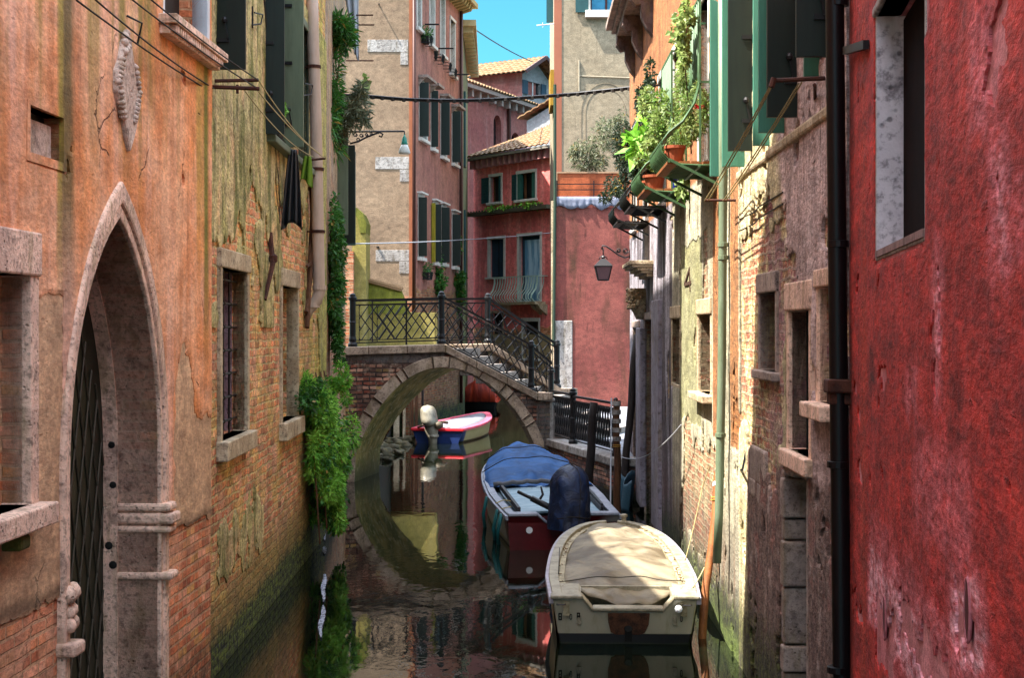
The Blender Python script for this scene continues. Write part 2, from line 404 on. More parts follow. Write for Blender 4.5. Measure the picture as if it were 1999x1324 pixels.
def pip(x, y, poly):
    c = False; j = len(poly)-1
    for i in range(len(poly)):
        if (poly[i][1] > y) != (poly[j][1] > y) and x < (poly[j][0]-poly[i][0])*(y-poly[i][1])/(poly[j][1]-poly[i][1])+poly[i][0]: c = not c
        j = i
    return c
def fr(s, z, k=1.0, seed=0.0, o=5):
    return mnoise.fractal(Vector((s*k+seed, z*k, seed*.37)), .75, 2.0, o)
def bx(s, z, r):        # signed: > 0 inside the box
    return min(s-r[0], r[1]-s, z-r[2], r[3]-z)
def layer(w, name, mat, parent, r, f, step=.03, thick=.02, wav=.004, grow=.03):
    """a coat of plaster of real thickness over wall w wherever f(s,z) > 0, with a ragged broken edge"""
    s0, s1, z0, z1 = r; ns = int((s1-s0)/step); nz = int((z1-z0)/step); hb = []
    for poly, d in w.holes:
        xs = [p[0] for p in poly]; zs_ = [p[1] for p in poly]; hb.append((min(xs)-grow, max(xs)+grow, min(zs_)-grow, max(zs_)+grow, poly if len(poly) > 6 else None))
    F_ = {}
    def g(i, j):
        if (i, j) not in F_: F_[(i, j)] = f(s0+i*step, z0+j*step)
        return F_[(i, j)]
    keep = set()
    for i in range(ns):
        for j in range(nz):
            v_ = (g(i, j)+g(i+1, j)+g(i, j+1)+g(i+1, j+1))/4
            if v_ <= 0: continue
            cs, cz = s0+(i+.5)*step, z0+(j+.5)*step; ok = True
            for p in getattr(w, 'skip', ()):
                if pip(cs, cz, p): ok = False
            if not ok: continue
            for a, b, c, d, p in hb:
                if a < cs < b and c < cz < d and (p is None or pip(cs, cz, p)): ok = False; break
            if ok: keep.add((i, j))
    vid = {}; top = []; low = []
    edge = set()
    for (i, j) in keep:
        for di, dj in ((-1, 0), (1, 0), (0, -1), (0, 1)):
            if (i+di, j+dj) not in keep:
                if di: a = i+(di > 0); edge |= {(a, j), (a, j+1)}
                else: a = j+(dj > 0); edge |= {(i, a), (i+1, a)}
    def vert(i, j):
        if (i, j) in vid: return vid[(i, j)]
        s_, z_ = s0+i*step, z0+j*step
        if (i, j) in edge and 0 < i < ns and 0 < j < nz:
            gx = (g(i+1, j)-g(i-1, j))/(2*step); gz = (g(i, j+1)-g(i, j-1))/(2*step); q = gx*gx+gz*gz
            if q > 1e-6:
                k = -g(i, j)/q; dx, dz = gx*k, gz*k; L = math.hypot(dx, dz); m_ = step*.7
                if L > m_: dx, dz = dx/L*m_, dz/L*m_
                if abs(g(i, j)) < 3*step*math.sqrt(q): s_ += dx; z_ += dz
        e = (i, j) in edge
        t = thick*(.72 if e else 1)+wav*mnoise.noise(Vector((s_*1.7, z_*1.7, 3)))+wav*.5*mnoise.noise(Vector((s_*6, z_*6, 8)))
        vid[(i, j)] = len(top); top.append(w.pt(s_, z_, t)); low.append(w.pt(s_, z_, -.004)); return vid[(i, j)]
    fs = []; sd_ = []
    for (i, j) in keep:
        a, b, c, d = vert(i, j), vert(i+1, j), vert(i+1, j+1), vert(i, j+1); fs.append((a, b, c, d))
        if (i-1, j) not in keep: sd_.append((d, a))
        if (i+1, j) not in keep: sd_.append((b, c))
        if (i, j-1) not in keep: sd_.append((a, b))
        if (i, j+1) not in keep: sd_.append((c, d))
    n = len(top); mb = MB(); mb.v = [tuple(p) for p in top+low]; mb.f = fs+[(a, n+a, n+b, b) for a, b in sd_]
    o = mb.build(name, mat, parent, wall=w)
    return o

# ------------------------------------------------------------------ facade lines (plan, metres)
WA = Wall((-2.924, 1.0), (-2.511, 12.8), -1)        # orange house, left foreground
WB = Wall((-2.545, 12.82), (-2.676, 22.0), -1)      # brick house
WC = Wall((-2.68, 22.03), (-3.22, 29.72), -1)       # pale house up to the bridge
WD = Wall((1.12, 2.5), (1.995, 9.05), 1)            # red house, right foreground
WG = Wall((1.997, 9.08), (2.046, 13.7), 1)          # grey patched house
WE = Wall((2.047, 13.72), (2.2, 28.5), 1)           # cream house with balconies
WT = Wall((-8.0, 44.0), (-2.82, 44.0), -1)          # tan gable facing the camera
WP = Wall((-2.82, 44.0), (-1.65, 51.8), -1)         # pink side of the same house
WS = Wall((-1.66, 51.85), (-1.79, 62.0), -1)        # olive house
WR = Wall((-1.55, 62.0), (1.62, 57.4), -1)          # red house across the end
WH = Wall((-2.6, 71.0), (1.6, 80.5), -1)            # pink chapel
WK = Wall((1.19, 44.5), (6.0, 44.5), -1)            # low pink house
WL = Wall((1.32, 47.5), (7.0, 47.5), -1)            # beige house above
WN = Wall((-3.267, 29.75), (0.622, 31.1), -1)         # near face of the bridge
assert WT.n.y < 0 and WP.n.x > 0 and WA.n.x > 0 and WD.n.x < 0 and WN.n.y < 0

def streaks(m, S, Z, sx=5, sz=.5, seed=0.0):
    return m.noise(m.vec(S*sx+seed, Z*sz), 1, 5, .6, .3)
BR1, BR2, BRM = hx('b4623a'), hx('8f4527'), hx('a08a68')

def mat_A(mode='paint'):
    m = MT({'paint': 'orange_plaster', 'cement': 'bare_cement', 'brick': 'orange_wall_brick'}[mode], .85); S, Z = m.uv(); v = m.vec(S, Z)
    n = m.noise(v, 1.1, 6, .6); nf = m.noise(v, 9, 6, .65); st = streaks(m, S, Z); st2 = streaks(m, S, Z, 2.2, .25, 9.0)
    c = m.mix(n.ss(.38, .62), hx('bf7644'), hx('ca9470'))
    c = m.mix(st.ss(.46, .7)*.55, c, hx('9c5c34'))
    c = m.mix(st2.ss(.5, .72)*.75, c, hx('cca08c'))
    c = m.mix(nf.ss(.55, .75)*.4, c, hx('9c5430'))
    top = Z.ss(3.3, 5.2)
    c = m.mix(streaks(m, S, Z, 3.5, .3, 31.0).ss(.45, .68)*top*.85, c, hx('6f6222'))
    for px, wd, zlo, colr, k in ((126, .13, 3.1, '45401a', .85), (398, .09, 2.9, '5d5a14', .95), (112, .05, 3.3, '7c7424', .7), (385, .12, 3.6, '8a7a30', .6), (180, .1, 4.0, '77662a', .6)):
        s0 = WA.S(px); d = (S-s0+(st-.5)*.12).abs().ss(wd*1.6, wd*.3)
        c = m.mix(d*Z.ss(zlo-.5, zlo+.9)*k, c, hx(colr))
    # fine cracks
    cr = m.vor(m.vec(S+nf*.25, Z+n*.3), 1.15, 'DISTANCE_TO_EDGE').ss(.010, .0)*m.noise(m.vec(S+2.2, Z*.8), 1.3, 3).ss(.60, .66)
    c = m.mix(cr*.8, c, hx('4a2411'))
    # bare cement where the paint has gone
    S2 = S+(m.noise(v, 2.3, 4)-.5)*.5; Z2 = Z+(m.noise(m.vec(S+5., Z), 2.6, 4)-.5)*.5
    a = m.box(S2, Z2, (WA.S(338), WA.S(372), 1.3, WA.Z(350, 690)), .02).mx(m.box(S2, Z2, (WA.S(338), 14, 1.3, WA.Z(400, 800)), .02))
    b = m.box(S, Z+(n-.5)*.1, (0, WA.S(119), 1.2, WA.Z(100, 575)), .015)
    cem = m.val(0. if mode == 'paint' else 1.)
    cc = m.mix(nf.ss(.3, .7), hx('9a7a5c'), hx('7d6048')); cc = m.mix(st.ss(.5, .75)*.4, cc, hx('b09174'))
    c = m.mix(cem, c, cc)
    # brick base
    zb = Z+(m.noise(v, 3, 3)-.5)*.10
    base = m.val(1. if mode == 'brick' else 0.)
    bc, br = m.brick(S, Z, hx('b8683e'), hx('9a5030'), hx('9c7555'))
    bc = m.mix(m.noise(v, 1.2, 3).ss(.5, .7)*.5, bc, hx('b98668'))
    bc = m.mix(Z.ss(.75, .2)*nf.ss(.3, .6)*.8, bc, hx('231a0c'))
    c = m.mix(base, c, bc)
    if mode != 'brick': c = m.mix((zb-1.47).abs().ss(.07, .0)*.6, c, hx('24140a'))
    c, gr_ = m.grime(c, S, Z, .6, .5, .5, .3)
    h = (cem.inv()*1.2 + nf*.5 + n*.6 + base*-2.0)*base.inv() + base*br*1.5 - cr*1.5 + gr_*.5
    return m.out(c, h, .014)
def mat_B(mode='brick'):
    m = MT('old_brick_moss' if mode == 'brick' else 'mossy_render', .85); S, Z = m.uv(); v = m.vec(S, Z)
    n = m.noise(v, 1.3, 6, .62); nf = m.noise(v, 14, 6, .65); st = streaks(m, S, Z, 6, .6)
    bc, br = m.brick(S, Z, hx('c0734a'), hx('a65a36'), hx('a59064'), .082, .24, .07, .014)
    bc = m.mix(n.ss(.45, .62)*.55, bc, hx('b59a52'))
    bc = m.mix(m.noise(v, 2.1, 4).ss(.52, .66)*.6, bc, hx('b07f66'))
    # old render high up
    pl = m.mix(st.ss(.35, .65), hx('8c8350'), hx('a9956c')); pl = m.mix(nf.ss(.5, .7)*.6, pl, hx('5f5a2c'))
    pl = m.mix(streaks(m, S, Z, 3.3, .8, 4.).ss(.48, .62)*.8, pl, hx('4c5018'))
    pl = m.mix(m.noise(m.vec(S*1.4+3., Z*.8), 2, 5).ss(.55, .68)*.7, pl, hx('b58f66'))
    edge = Z - (S*.14 + 3.62) + (n-.5)*1.5 + (nf-.5)*.35
    um = m.val(0. if mode == 'brick' else 1.)
    lo = m.box(S+(n-.5)*1.4, Z+(nf-.5)*.5+(n-.5)*.4, (WB.S(432), WB.S(505), .75, 1.35), .03)*0.0
    plt = m.mix(nf.ss(.3, .7), hx('a58a68'), hx('6a5138'))
    c = m.mix(um, bc, pl); c = m.mix(lo*.9, c, plt)
    c = m.mix(S.ss(6.2, 8.6)*(st.ss(.35, .6))*.7, c, hx('8c8a20'))
    pits = m.vor(m.vec(S*1.5, Z*.8), 7).ss(.18, .08)*um*n.ss(.45, .6)
    c = m.mix(pits*.8, c, hx('33240f'))
    # algae towards the water
    wl = Z+(n-.5)*.5+(nf-.5)*.25 - S*.015
    c = m.mix(wl.ss(.95, .45)*.8, c, m.mix(nf.ss(.35, .6), hx('4a4a16'), hx('6f5a2a')))
    c = m.mix(wl.ss(.42, .2), c, m.mix(nf.ss(.4, .65), hx('141208'), hx('55601e')))
    c, gr_ = m.grime(c, S, Z, 1.0, .55, .6, .8)
    h = gr_*.6 + br*um.inv()*1.5 + um*(1.3+nf*.9+n*1.2-pits*1.2) + lo*.4 + nf*.4
    return m.out(c, h, .022, rough=.85)
def mat_C():
    m = MT('pale_streaked_plaster', .85); S, Z = m.uv(); v = m.vec(S, Z)
    n = m.noise(v, 1.2, 5); nf = m.noise(v, 8, 5, .65); st = streaks(m, S, Z, 3, .4)
    c = m.mix(st.ss(.35, .65), hx('a88a62'), hx('8c7a68')); c = m.mix(n.ss(.5, .65)*.6, c, hx('b0703c'))
    bc, br = m.brick(S, Z, BR1, BR2, BRM)
    um = (Z+(n-.5)*2).ss(3.0, 3.1)
    c = m.mix(um.inv()*nf.ss(.4, .55), c, bc)
    c = m.mix((Z+n*.6).ss(1.1, .5), c, hx('2e2f14'))
    c, gr_ = m.grime(c, S, Z, 1.0, .4, .8, .6)
    return m.out(c, nf+um+gr_, .02)
def mat_D():
    m = MT('red_plaster', .8); S, Z = m.uv(); v = m.vec(S*.4, Z)
    n = m.noise(v, 1.7, 6, .62); nf = m.noise(v, 22, 6, .7); nm = m.noise(v, 6, 5, .6); st = streaks(m, S, Z, 5, .7)
    c = m.mix(nm.ss(.36, .62), hx('aa2a1c'), hx('861a12')); c = m.mix(st.ss(.5, .75)*.6, c, hx('a52a26'))
    c = m.mix(nf.ss(.42, .7)*.75, c, hx('b43530')); c = m.mix(nf.ss(.42, .28)*.6, c, hx('3c0808'))
    fade = Z.ss(3.2, 4.2)*(S*-1).ss(-5.4, -4.2)
    c = m.mix(streaks(m, S, Z, 4, .5, 3.).ss(.45, .6)*fade*.6, c, hx('c2564c'))
    # limewash showing through in streaks and blotches
    def blot(x0, x1, yt, yb, k, ref=None):
        r = WD.rect(x0, x1, yt, yb, ref or (x0+x1)/2)
        return m.box(S+(n-.5)*.45+(nm-.5)*.3, Z+(nm-.5)*.5, r, .12)*k
    sp = nf.ss(.35, .62)
    b = blot(1700, 1830, 1140, 1330, .95).mx(blot(1855, 1930, 1130, 1330, .95)).mx(blot(1700, 1960, 1180, 1330, .6))
    b = b.mx(blot(1825, 1845, 480, 760, .75)).mx(blot(1940, 1975, 250, 560, .75)).mx(blot(1905, 1960, 0, 250, .6)).mx(blot(1790, 1900, 870, 1080, .4)).mx(blot(1770, 1800, 740, 800, .7)).mx(blot(1985, 1999, 330, 480, .8))
    c = m.mix(b*(sp*.8+.2), c, hx('d07c84'))
    c = m.mix(b.ss(.6, .95)*sp*.6, c, hx('d0a6aa'))
    dk = blot(1700, 1712, 700, 780, .8).mx(blot(1868, 1888, 740, 830, .8)).mx(blot(1735, 1742, 1150, 1290, .6))
    c = m.mix(dk, c, hx('2a0606'))
    e = (S-WD.S(1668)).ss(-.25, .1)*st.ss(.3, .6); c = m.mix(e*.8, c, hx('4a1408'))
    e2 = (S-WD.S(1690)).abs().ss(.25, .05); c = m.mix(e2*.55, c, hx('9c3318'))
    c = m.mix(Z.ss(.9, .3)*nm.ss(.3, .6)*.6, c, hx('200808'))
    c, gr_ = m.grime(c, S, Z, .95, .42, .5, .5)
    return m.out(c, gr_*.8+nm*.8+n*.5+b*.3, .016)
def mat_G(mode='render'):
    m = MT('grey_patched_render' if mode == 'render' else 'grey_house_brick', .85); S, Z = m.uv(); v = m.vec(S, Z)
    n = m.noise(v, 1.9, 6, .62); nf = m.noise(v, 13, 6, .66); st = streaks(m, S, Z, 6, .5); nm = m.noise(v, 4, 4)
    pl = m.mix(st.ss(.35, .65), hx('a08a84'), hx('7c6660')); pl = m.mix(nf.ss(.5, .75)*.5, pl, hx('b8a49c'))
    cream = (S+(n-.5)*.35-(Z-4.)*.45).ss(WG.S(1535)-.05, WG.S(1535)+.25)
    pl = m.mix(cream, pl, m.mix(st.ss(.4, .7), hx('9c9070'), hx('7c7050')))
    bc, br = m.brick(S, Z, hx('b0684a'), hx('8c4a34'), hx('a08c72'), .078, .23, .08, .014)
    bc = m.mix(m.noise(v, 3.4, 5, .7).ss(.48, .56)*.85, bc, m.mix(nf.ss(.4, .6), hx('c9bd8c'), hx('9a8a52')))
    bc = m.mix((S-WG.S(1500)).ss(.3, -.3)*n.ss(.35, .5)*.6, bc, hx('84606a'))
    Sn = S+(nm-.5)*.5; Zn = Z+(n-.5)*1.1+(nf-.5)*.35
    hole = m.box(Sn, Zn, (WG.S(1540), 9, 1.9, WG.Z(1490, 425)), .02)
    hole = hole.mx(m.box(Sn, Z+(nf-.5)*.3, (WG.S(1478), 9, .3, 3.2), .02)*(n.ss(.42, .48)))
    hole = hole.mx(m.box(Sn, Zn, (WG.S(1553), WG.S(1535), 2.0, 3.6), .02))
    lo = m.mix(nf.ss(.35, .65), hx('6a544c'), hx('49362f')); lo = m.mix(st.ss(.5, .7)*.6, lo, hx('8a7a6e'))
    low = (Z+(n-.5)*.4).ss(2.05, 1.95)*S.ss(WG.S(1466)+.08, WG.S(1466)-.02)
    hole2 = (m.noise(m.vec(S+3.3, Z), 2.6, 5, .6)).ss(.56, .60)
    c = m.mix(low, pl, lo); bare = m.val(0. if mode == 'render' else 1.)
    c = m.mix(bare, c, bc); c = m.mix(hole2*low*.4, c, hx('7c4a42'))
    c = m.mix((nm.ss(.58, .7))*bare.inv()*.5, c, hx('a09088'))
    edge = (bare.ss(.2, .5)*bare.ss(.8, .5)); c = m.mix(edge*.7, c, hx('2b1a12'))
    wl = Z+(n-.5)*.6
    c = m.mix(wl.ss(.9, .35)*.9, c, m.mix(nf.ss(.4, .6), hx('10100a'), hx('3c4018')))
    c, gr_ = m.grime(c, S, Z, 1.0, .5, .7, .9)
    h = bare.inv()*1.8 + bare*br*1.4 + nf*.5 + n + gr_*.7
    return m.out(c, h, .028)
def mat_E(mode='render'):
    m = MT('cream_stained_plaster' if mode == 'render' else 'cream_house_brick', .85); S, Z = m.uv(); v = m.vec(S, Z)
    n = m.noise(v, 1.6, 6, .62); nf = m.noise(v, 12, 6, .66); st = streaks(m, S, Z, 5, .35); nm = m.noise(v, 4, 4)
    s = WE.S
    cr = m.mix(st.ss(.4, .65), hx('c0b89e'), hx('968e74')); cr = m.mix(nf.ss(.55, .75)*.5, cr, hx('726848'))
    gr = m.mix(streaks(m, S, Z, 2.2, .25, 5.).ss(.40, .58), hx('55484a'), hx('b0a8b0')); gr = m.mix(nf.ss(.5, .8)*.4, gr, hx('c2bac0'))
    c = m.mix((S+(nf-.5)*.1).ss(s(1316)-.1, s(1316)+.1), cr, gr)
    # smooth greenish patch with the number
    pr = WE.rect(1331, 1374, 472, 700, 1352)
    patch = m.box(S+(nm-.5)*.16, Z+(n-.5)*.35, (pr[0], pr[1], 1.9, pr[3]), .012)
    c = m.mix(patch, c, m.mix(n.ss(.3, .7), hx('9a9672'), hx('87845a')))
    bc, br = m.brick(S, Z, hx('b8704e'), hx('a0603e'), hx('b5a684'), .078, .24, .06, .014)
    bc = m.mix(m.noise(v, 3.1, 5, .7).ss(.46, .56)*.85, bc, hx('a59a78'))
    bare = m.val(0. if mode == 'render' else 1.)
    c = m.mix(bare, c, bc)
    # rusty orange painted strips beside the drainpipe
    for x0, x1, h_ in ((1408, 1396, 'a8662a'), (1446, 1430, 'ad6f35')):
        a, b = s(x0), s(x1); c = m.mix(m.box(S, Z, (min(a, b), max(a, b), 1.9+.0, 9), .012)*.9, c, m.mix(nf.ss(.3, .7), hx(h_), hx('7b4a22')))
    # upper storeys: orange plaster
    up = (Z+(nf-.5)*.05).ss(4.62, 4.66)
    c = m.mix(up, c, m.mix(st.ss(.35, .65), hx('b07446'), hx('96603a')))
    wl = Z+(n-.5)*.7
    c = m.mix(wl.ss(1.5, .7)*.6, c, m.mix(st.ss(.4, .6), hx('4d4a44'), hx('5f2f28')))
    c = m.mix(wl.ss(.75, .3)*.95, c, m.mix(nf.ss(.4, .6), hx('16180e'), hx('4a5226')))
    c = m.mix(wl.ss(.3, .0)*(S.ss(s(1330)+.1, s(1330)-.1)), c, hx('59682c'))
    c, gr_ = m.grime(c, S, Z, .9, .5, .7, .7)
    h = bare.inv()*1.5 + bare*br*1.3 + nf*.4 + n*.8 + patch*.8 + gr_*.6
    return m.out(c, h, .025)
def plaster(name, c1, c2, c3=None, brick_to=None, sx=2.0, alg=0, seed=0., dark='3c2a20', bumpd=.02, k3=.6, drip=.35):
    m = MT(name, .85); S, Z = m.uv(); v = m.vec(S+seed, Z)
    n = m.noise(v, .7, 6, .6); nf = m.noise(v, 5, 6, .65); st = streaks(m, S, Z, sx, .3, seed)
    c = m.mix(n.ss(.35, .65), hx(c1), hx(c2))
    if c3: c = m.mix(st.ss(.46, .68)*k3, c, hx(c3))
    c = m.mix(nf.ss(.5, .75)*.35, c, hx(dark))
    h = (nf+n)*.3
    if brick_to is not None:
        bc, br = m.brick(S, Z, BR1, BR2, BRM, .08, .26, .04)
        b = (Z+(n-.5)*1.0+(nf-.5)*.3).ss(brick_to+.03, brick_to-.03)
        c = m.mix(b, c, bc); h = h+br*b
    c, gr_ = m.grime(c, S, Z, .6, .8, drip, .25); h = h+gr_*.3
    if alg: c = m.mix((Z+(n-.5)*.6).ss(alg+.4, alg-.2), c, m.mix(nf.ss(.4, .6), hx('171a0c'), hx('4a5420')))
    return m.out(c, h, bumpd)
def mat_bridge():
    m = MT('dark_bridge_brick', .85); S, Z = m.uv(); v = m.vec(S, Z); nf = m.noise(v, 8, 5, .65); n = m.noise(v, 1.2, 4)
    bc, br = m.brick(S, Z, hx('6e4c3a'), hx('4a3026'), hx('2c221c'), .085, .26, .05, .018)
    bc = m.mix(nf.ss(.45, .7)*n.ss(.35, .6)*.9, bc, hx('8f7c6a'))
    bc = m.mix(n.ss(.55, .35)*.5, bc, hx('1a1412'))
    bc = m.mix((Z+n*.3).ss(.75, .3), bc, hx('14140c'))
    return m.out(bc, br+nf*.4, .03)
def stone_mat(name, a, b, pit=.5, sc=5, dk='3a2c26', bump=.012):
    m = MT(name, .75); x, y, z = m.obj(); v = m.vec(x, y, z); n = m.noise(v, sc*.6, 5, .6); nf = m.noise(v, sc*6, 5, .7)
    c = m.mix(n.ss(.35, .65), hx(a), hx(b)); vo = m.vor(v, sc*5).ss(.28, .1)*m.noise(v, sc*.9, 3).ss(.5, .62)
    c = m.mix(vo*pit, c, hx(dk)); c = m.mix(nf.ss(.48, .66)*.6, c, hx(dk)); c = m.mix(m.noise(m.vec(x*3, y*3, z*.6), 3, 4).ss(.5, .68)*.45, c, hx('6a5a34')); c = m.mix(m.noise(v, sc*1.7, 5, .7).ss(.52, .68)*.5, c, hx(dk))
    return m.out(c, nf+n*.6-vo, bump)

M = {}
M['A'] = mat_A('brick'); M['Ac'] = mat_A('cement'); M['Ap'] = mat_A('paint'); M['B'] = mat_B(); M['Bp'] = mat_B('render'); M['Gb'] = mat_G('brick'); M['Eb'] = mat_E('brick'); M['Db'] = plaster('pink_limewash', 'c07c7c', 'a4585c', '8a3034', None, 2, 0, 77., k3=.7, bumpd=.03); M['C'] = mat_C(); M['relief'] = None; M['D'] = mat_D(); M['G'] = mat_G(); M['E'] = mat_E()
M['T'] = plaster('tan_plaster', 'b09478', 'a0846a', 'b4987c', 2.6, .8, .5, 3., drip=.2)
M['P'] = plaster('salmon_plaster', 'b07866', 'a46c60', '7a4c40', 4.15, 2.6, .5, 11.)
M['S'] = plaster('olive_plaster', '8c8a58', '77784a', '6a6a3a', None, 2, .5, 5.)
M['R'] = plaster('rose_red_plaster', 'b85c56', 'a24c4a', 'c88078', 3.0, 3.0, 0, 21.)
M['H'] = plaster('faded_pink_plaster', 'b26a60', '9e5652', 'c09088', None, 1.2, 0, 31.)
M['K'] = plaster('dark_pink_plaster', 'a0584e', '8a463f', '523822', None, 1.1, .15, 41., k3=.9, drip=.75)
M['L'] = plaster('beige_plaster', 'bfae92', 'b4a286', 'a0927c', None, .8, 0, 51., '8a7c66', k3=.4)
M['W'] = plaster('white_plaster', 'd0d2d4', 'c4c8cc', None, None, 1, 0, 61., 'a0a0a0')
M['bridge'] = mat_bridge()
M['stone'] = stone_mat('rosy_stone', 'c9a68f', 'a98a78')
M['stone_pale'] = stone_mat('pale_istrian_stone', 'd0bc9c', 'ac9474', .5)  # paler, yellower stone than the rosy one
M['stone_grey'] = stone_mat('grey_stone', 'a39084', '7f6f68', .6)
M['stone_dark'] = stone_mat('dark_violet_stone', '6a5652', '4a3a38', .6)
M['stone_white'] = stone_mat('white_stone', 'c9c2bc', 'aaa29c', .35, 3)
M['relief'] = stone_mat('pale_relief_stone', 'd0b8a6', 'b89c8a', .3, 4); M['coping'] = stone_mat('bridge_coping_stone', 'b39c86', '7e6a58', .6, 4)
M['step'] = stone_mat('worn_step_stone', 'a09690', '8a807a', .3, 2)
M['iron'] = simple('black_iron', (.012, .011, .012, 1), .45, .3, .3)
M['rust'] = simple('rusty_iron', hx('4a2618'), .8, .1, .6, 14, hx('1e0e0a'), bump=.004)
M['dark'] = simple('dark_interior', (.008, .007, .006, 1), .6)
M['glass'] = simple('dark_glass', (.01, .012, .014, 1), .08, 0, .2, spec=.6)
M['shut_dk'] = simple('black_green_shutter_paint', hx('141d15'), .42, 0, .4, 4, hx('070a08'), str_=(6, 6, .5))
M['shut_gr'] = simple('teal_shutter_paint', hx('3a6c5a'), .5, 0, .25, 5, hx('1b4536'), str_=(6, 6, .6))
M['shut_sea'] = simple('dark_teal_shutter_paint', hx('1d4446'), .55, 0, .4, 4, hx('0f2a2e'))
M['shut_blue'] = simple('slate_blue_shutter_paint', hx('223a4c'), .6, 0, .5, 3, hx('101c28'), str_=(5, 5, .5))
M['shut_grey'] = simple('grey_green_shutter_paint', hx('5c6650'), .55, 0, .3, 5, hx('3c4434'), str_=(5, 5, .5))
M['pipe_pale'] = simple('cream_pipe_paint', hx('b09a8a'), .5, 0, .3, 3, hx('7c6a50'), str_=(2, 2, .5))
M['pipe_green'] = simple('weathered_green_pipe', hx('7f8f74'), .5, 0, .45, 5, hx('4e5c3a'), str_=(3, 3, .6))
M['pipe_black'] = simple('black_pipe', hx('100c0e'), .4, .2, .4, 5)
M['pipe_brown'] = simple('brown_pipe', hx('3c1e16'), .5, .2, .4, 5)
M['wood'] = simple('old_wood', hx('5c3a22'), .8, 0, .6, 6, hx('23140c'), bump=.006, str_=(6, 6, .6))
M['wood_dk'] = simple('dark_wood', hx('1c1412'), .75, 0, .5, 6, bump=.006, str_=(6, 6, .6))
M['wood_lt'] = simple('orange_wood', hx('9a5c2c'), .75, 0, .5, 8, hx('4c2a12'), bump=.004)
M['rope'] = simple('pale_rope', hx('a39468'), .9, 0, .3, 30)
M['rope_dk'] = simple('dark_rope', hx('2a2622'), .9, 0, .4, 30)
M['white'] = simple('white_paint', hx('c4c6c8'), .5, 0, .2, 5, hx('8a8c90'))
M['cloth_black'] = simple('black_cloth', (.008, .008, .010, 1), .5, spec=.5)
M['cloth_green'] = simple('green_cloth', hx('5c7a1c'), .9, 0, .3)
M['cloth_white'] = simple('white_cloth', hx('c8ccd4'), .9, 0, .2)
M['terracotta'] = simple('terracotta', hx('a0502e'), .8, 0, .35, 12)
M['frame_white'] = simple('white_window_stone', hx('c8c4bc'), .7, 0, .3, 6, hx('8c8478'))
def leafm(name, a, b, rough=.55):
    m = MT(name, rough, 0, .35); x, y, z = m.obj(); v = m.vec(x, y, z)
    n = m.noise(v, 3.2, 3); gn = m.nt.nodes.new('ShaderNodeNewGeometry'); f = E(m.nt, gn.outputs['Random Per Island'])
    c = m.mix(n.ss(.38, .62), hx(a), hx(b)); c = m.mix(f.ss(.55, .9)*.7, c, hx(b)); c = m.mix(f.ss(.35, .05)*.6, c, hx('1c3010')); c = m.mix(f.ss(.955, .97), c, hx('8c7430'))
    mm = m.out(c); 
    m.p.inputs['Transmission Weight'].default_value = 0
    tr = m.nt.nodes.new('ShaderNodeBsdfTranslucent'); mxn = m.nt.nodes.new('ShaderNodeMixShader'); mxn.inputs[0].default_value = .3
    m.nt.links.new(c.k, tr.inputs[0]); o = m.nt.nodes['Material Output']
    m.nt.links.new(m.p.outputs[0], mxn.inputs[1]); m.nt.links.new(tr.outputs[0], mxn.inputs[2]); m.nt.links.new(mxn.outputs[0], o.inputs[0])
    return mm
M['leaf_ivy'] = leafm('ivy_green', '56962a', '8abc46')
M['leaf_deep'] = leafm('deep_green_leaf', '24501c', '3f7426')
M['leaf_bright'] = leafm('bright_green_leaf', '6c963a', 'a6ba6c')
M['leaf_olive'] = leafm('grey_olive_leaf', '5c6648', '8a9070')
M['leaf_dark'] = leafm('dark_shrub_leaf', '1c2c20', '2c3c2a')
M['flower_pink'] = simple('pink_petals', hx('d0489a'), .6); M['flower_red'] = simple('red_petals', hx('c42030'), .6)

def mat_roof():
    m = MT('clay_roof_tiles', .8); S, Z = m.uv(); v = m.vec(S, Z); w = m.white(m.vec(S.floor(), Z.floor())); n = m.noise(v, .35, 4); nf = m.noise(v, 3, 4)
    c = m.mix(w, hx('b07a50'), hx('c9a676')); c = m.mix(w.ss(.7, 1)*.7, c, hx('8a5438')); c = m.mix(n.ss(.5, .7)*.7, c, hx('8c8058')); c = m.mix(nf.ss(.5, .8)*.5, c, hx('5c4030'))
    return m.out(c)
M['roof'] = mat_roof()
def tile_roof(name, a, b, c, d, nc, nr, parent, mat=None, amp=.045):
    """a,b = eave ends, d,c = ridge ends (a below d); rows of half round tiles as relief"""
    a, b, c, d = map(Vector, (a, b, c, d)); nn = (b-a).cross(d-a).normalized()
    if nn.z < 0: nn = -nn
    mb = MB(); sub = 6; rows = []; uvs = []
    for j in range(nr*2+1):
        r = j//2 + (j % 2)*.96; t = min(1, r/nr); lift = (.0 if j % 2 else .035)
        row = []
        for i in range(nc*sub+1):
            u = i/(nc*sub); p = a.lerp(b, u).lerp(d.lerp(c, u), t)
            row.append(p+nn*(amp*abs(math.sin(math.pi*i/sub))+lift+.012*mnoise.noise(Vector((i/sub, r, 1)))))
            uvs.append((i/sub*.999+.001, r*.999))
        rows.append(row)
    mb.grid(rows); o = mb.build(name, mat or M['roof'], parent)
    uvl = o.data.uv_layers.new(name='UVMap')
    for lp in o.data.loops: uvl.data[lp.index].uv = uvs[lp.vertex_index]
    md = o.modifiers.new('solid', 'SOLIDIFY'); md.thickness = .05
    return o

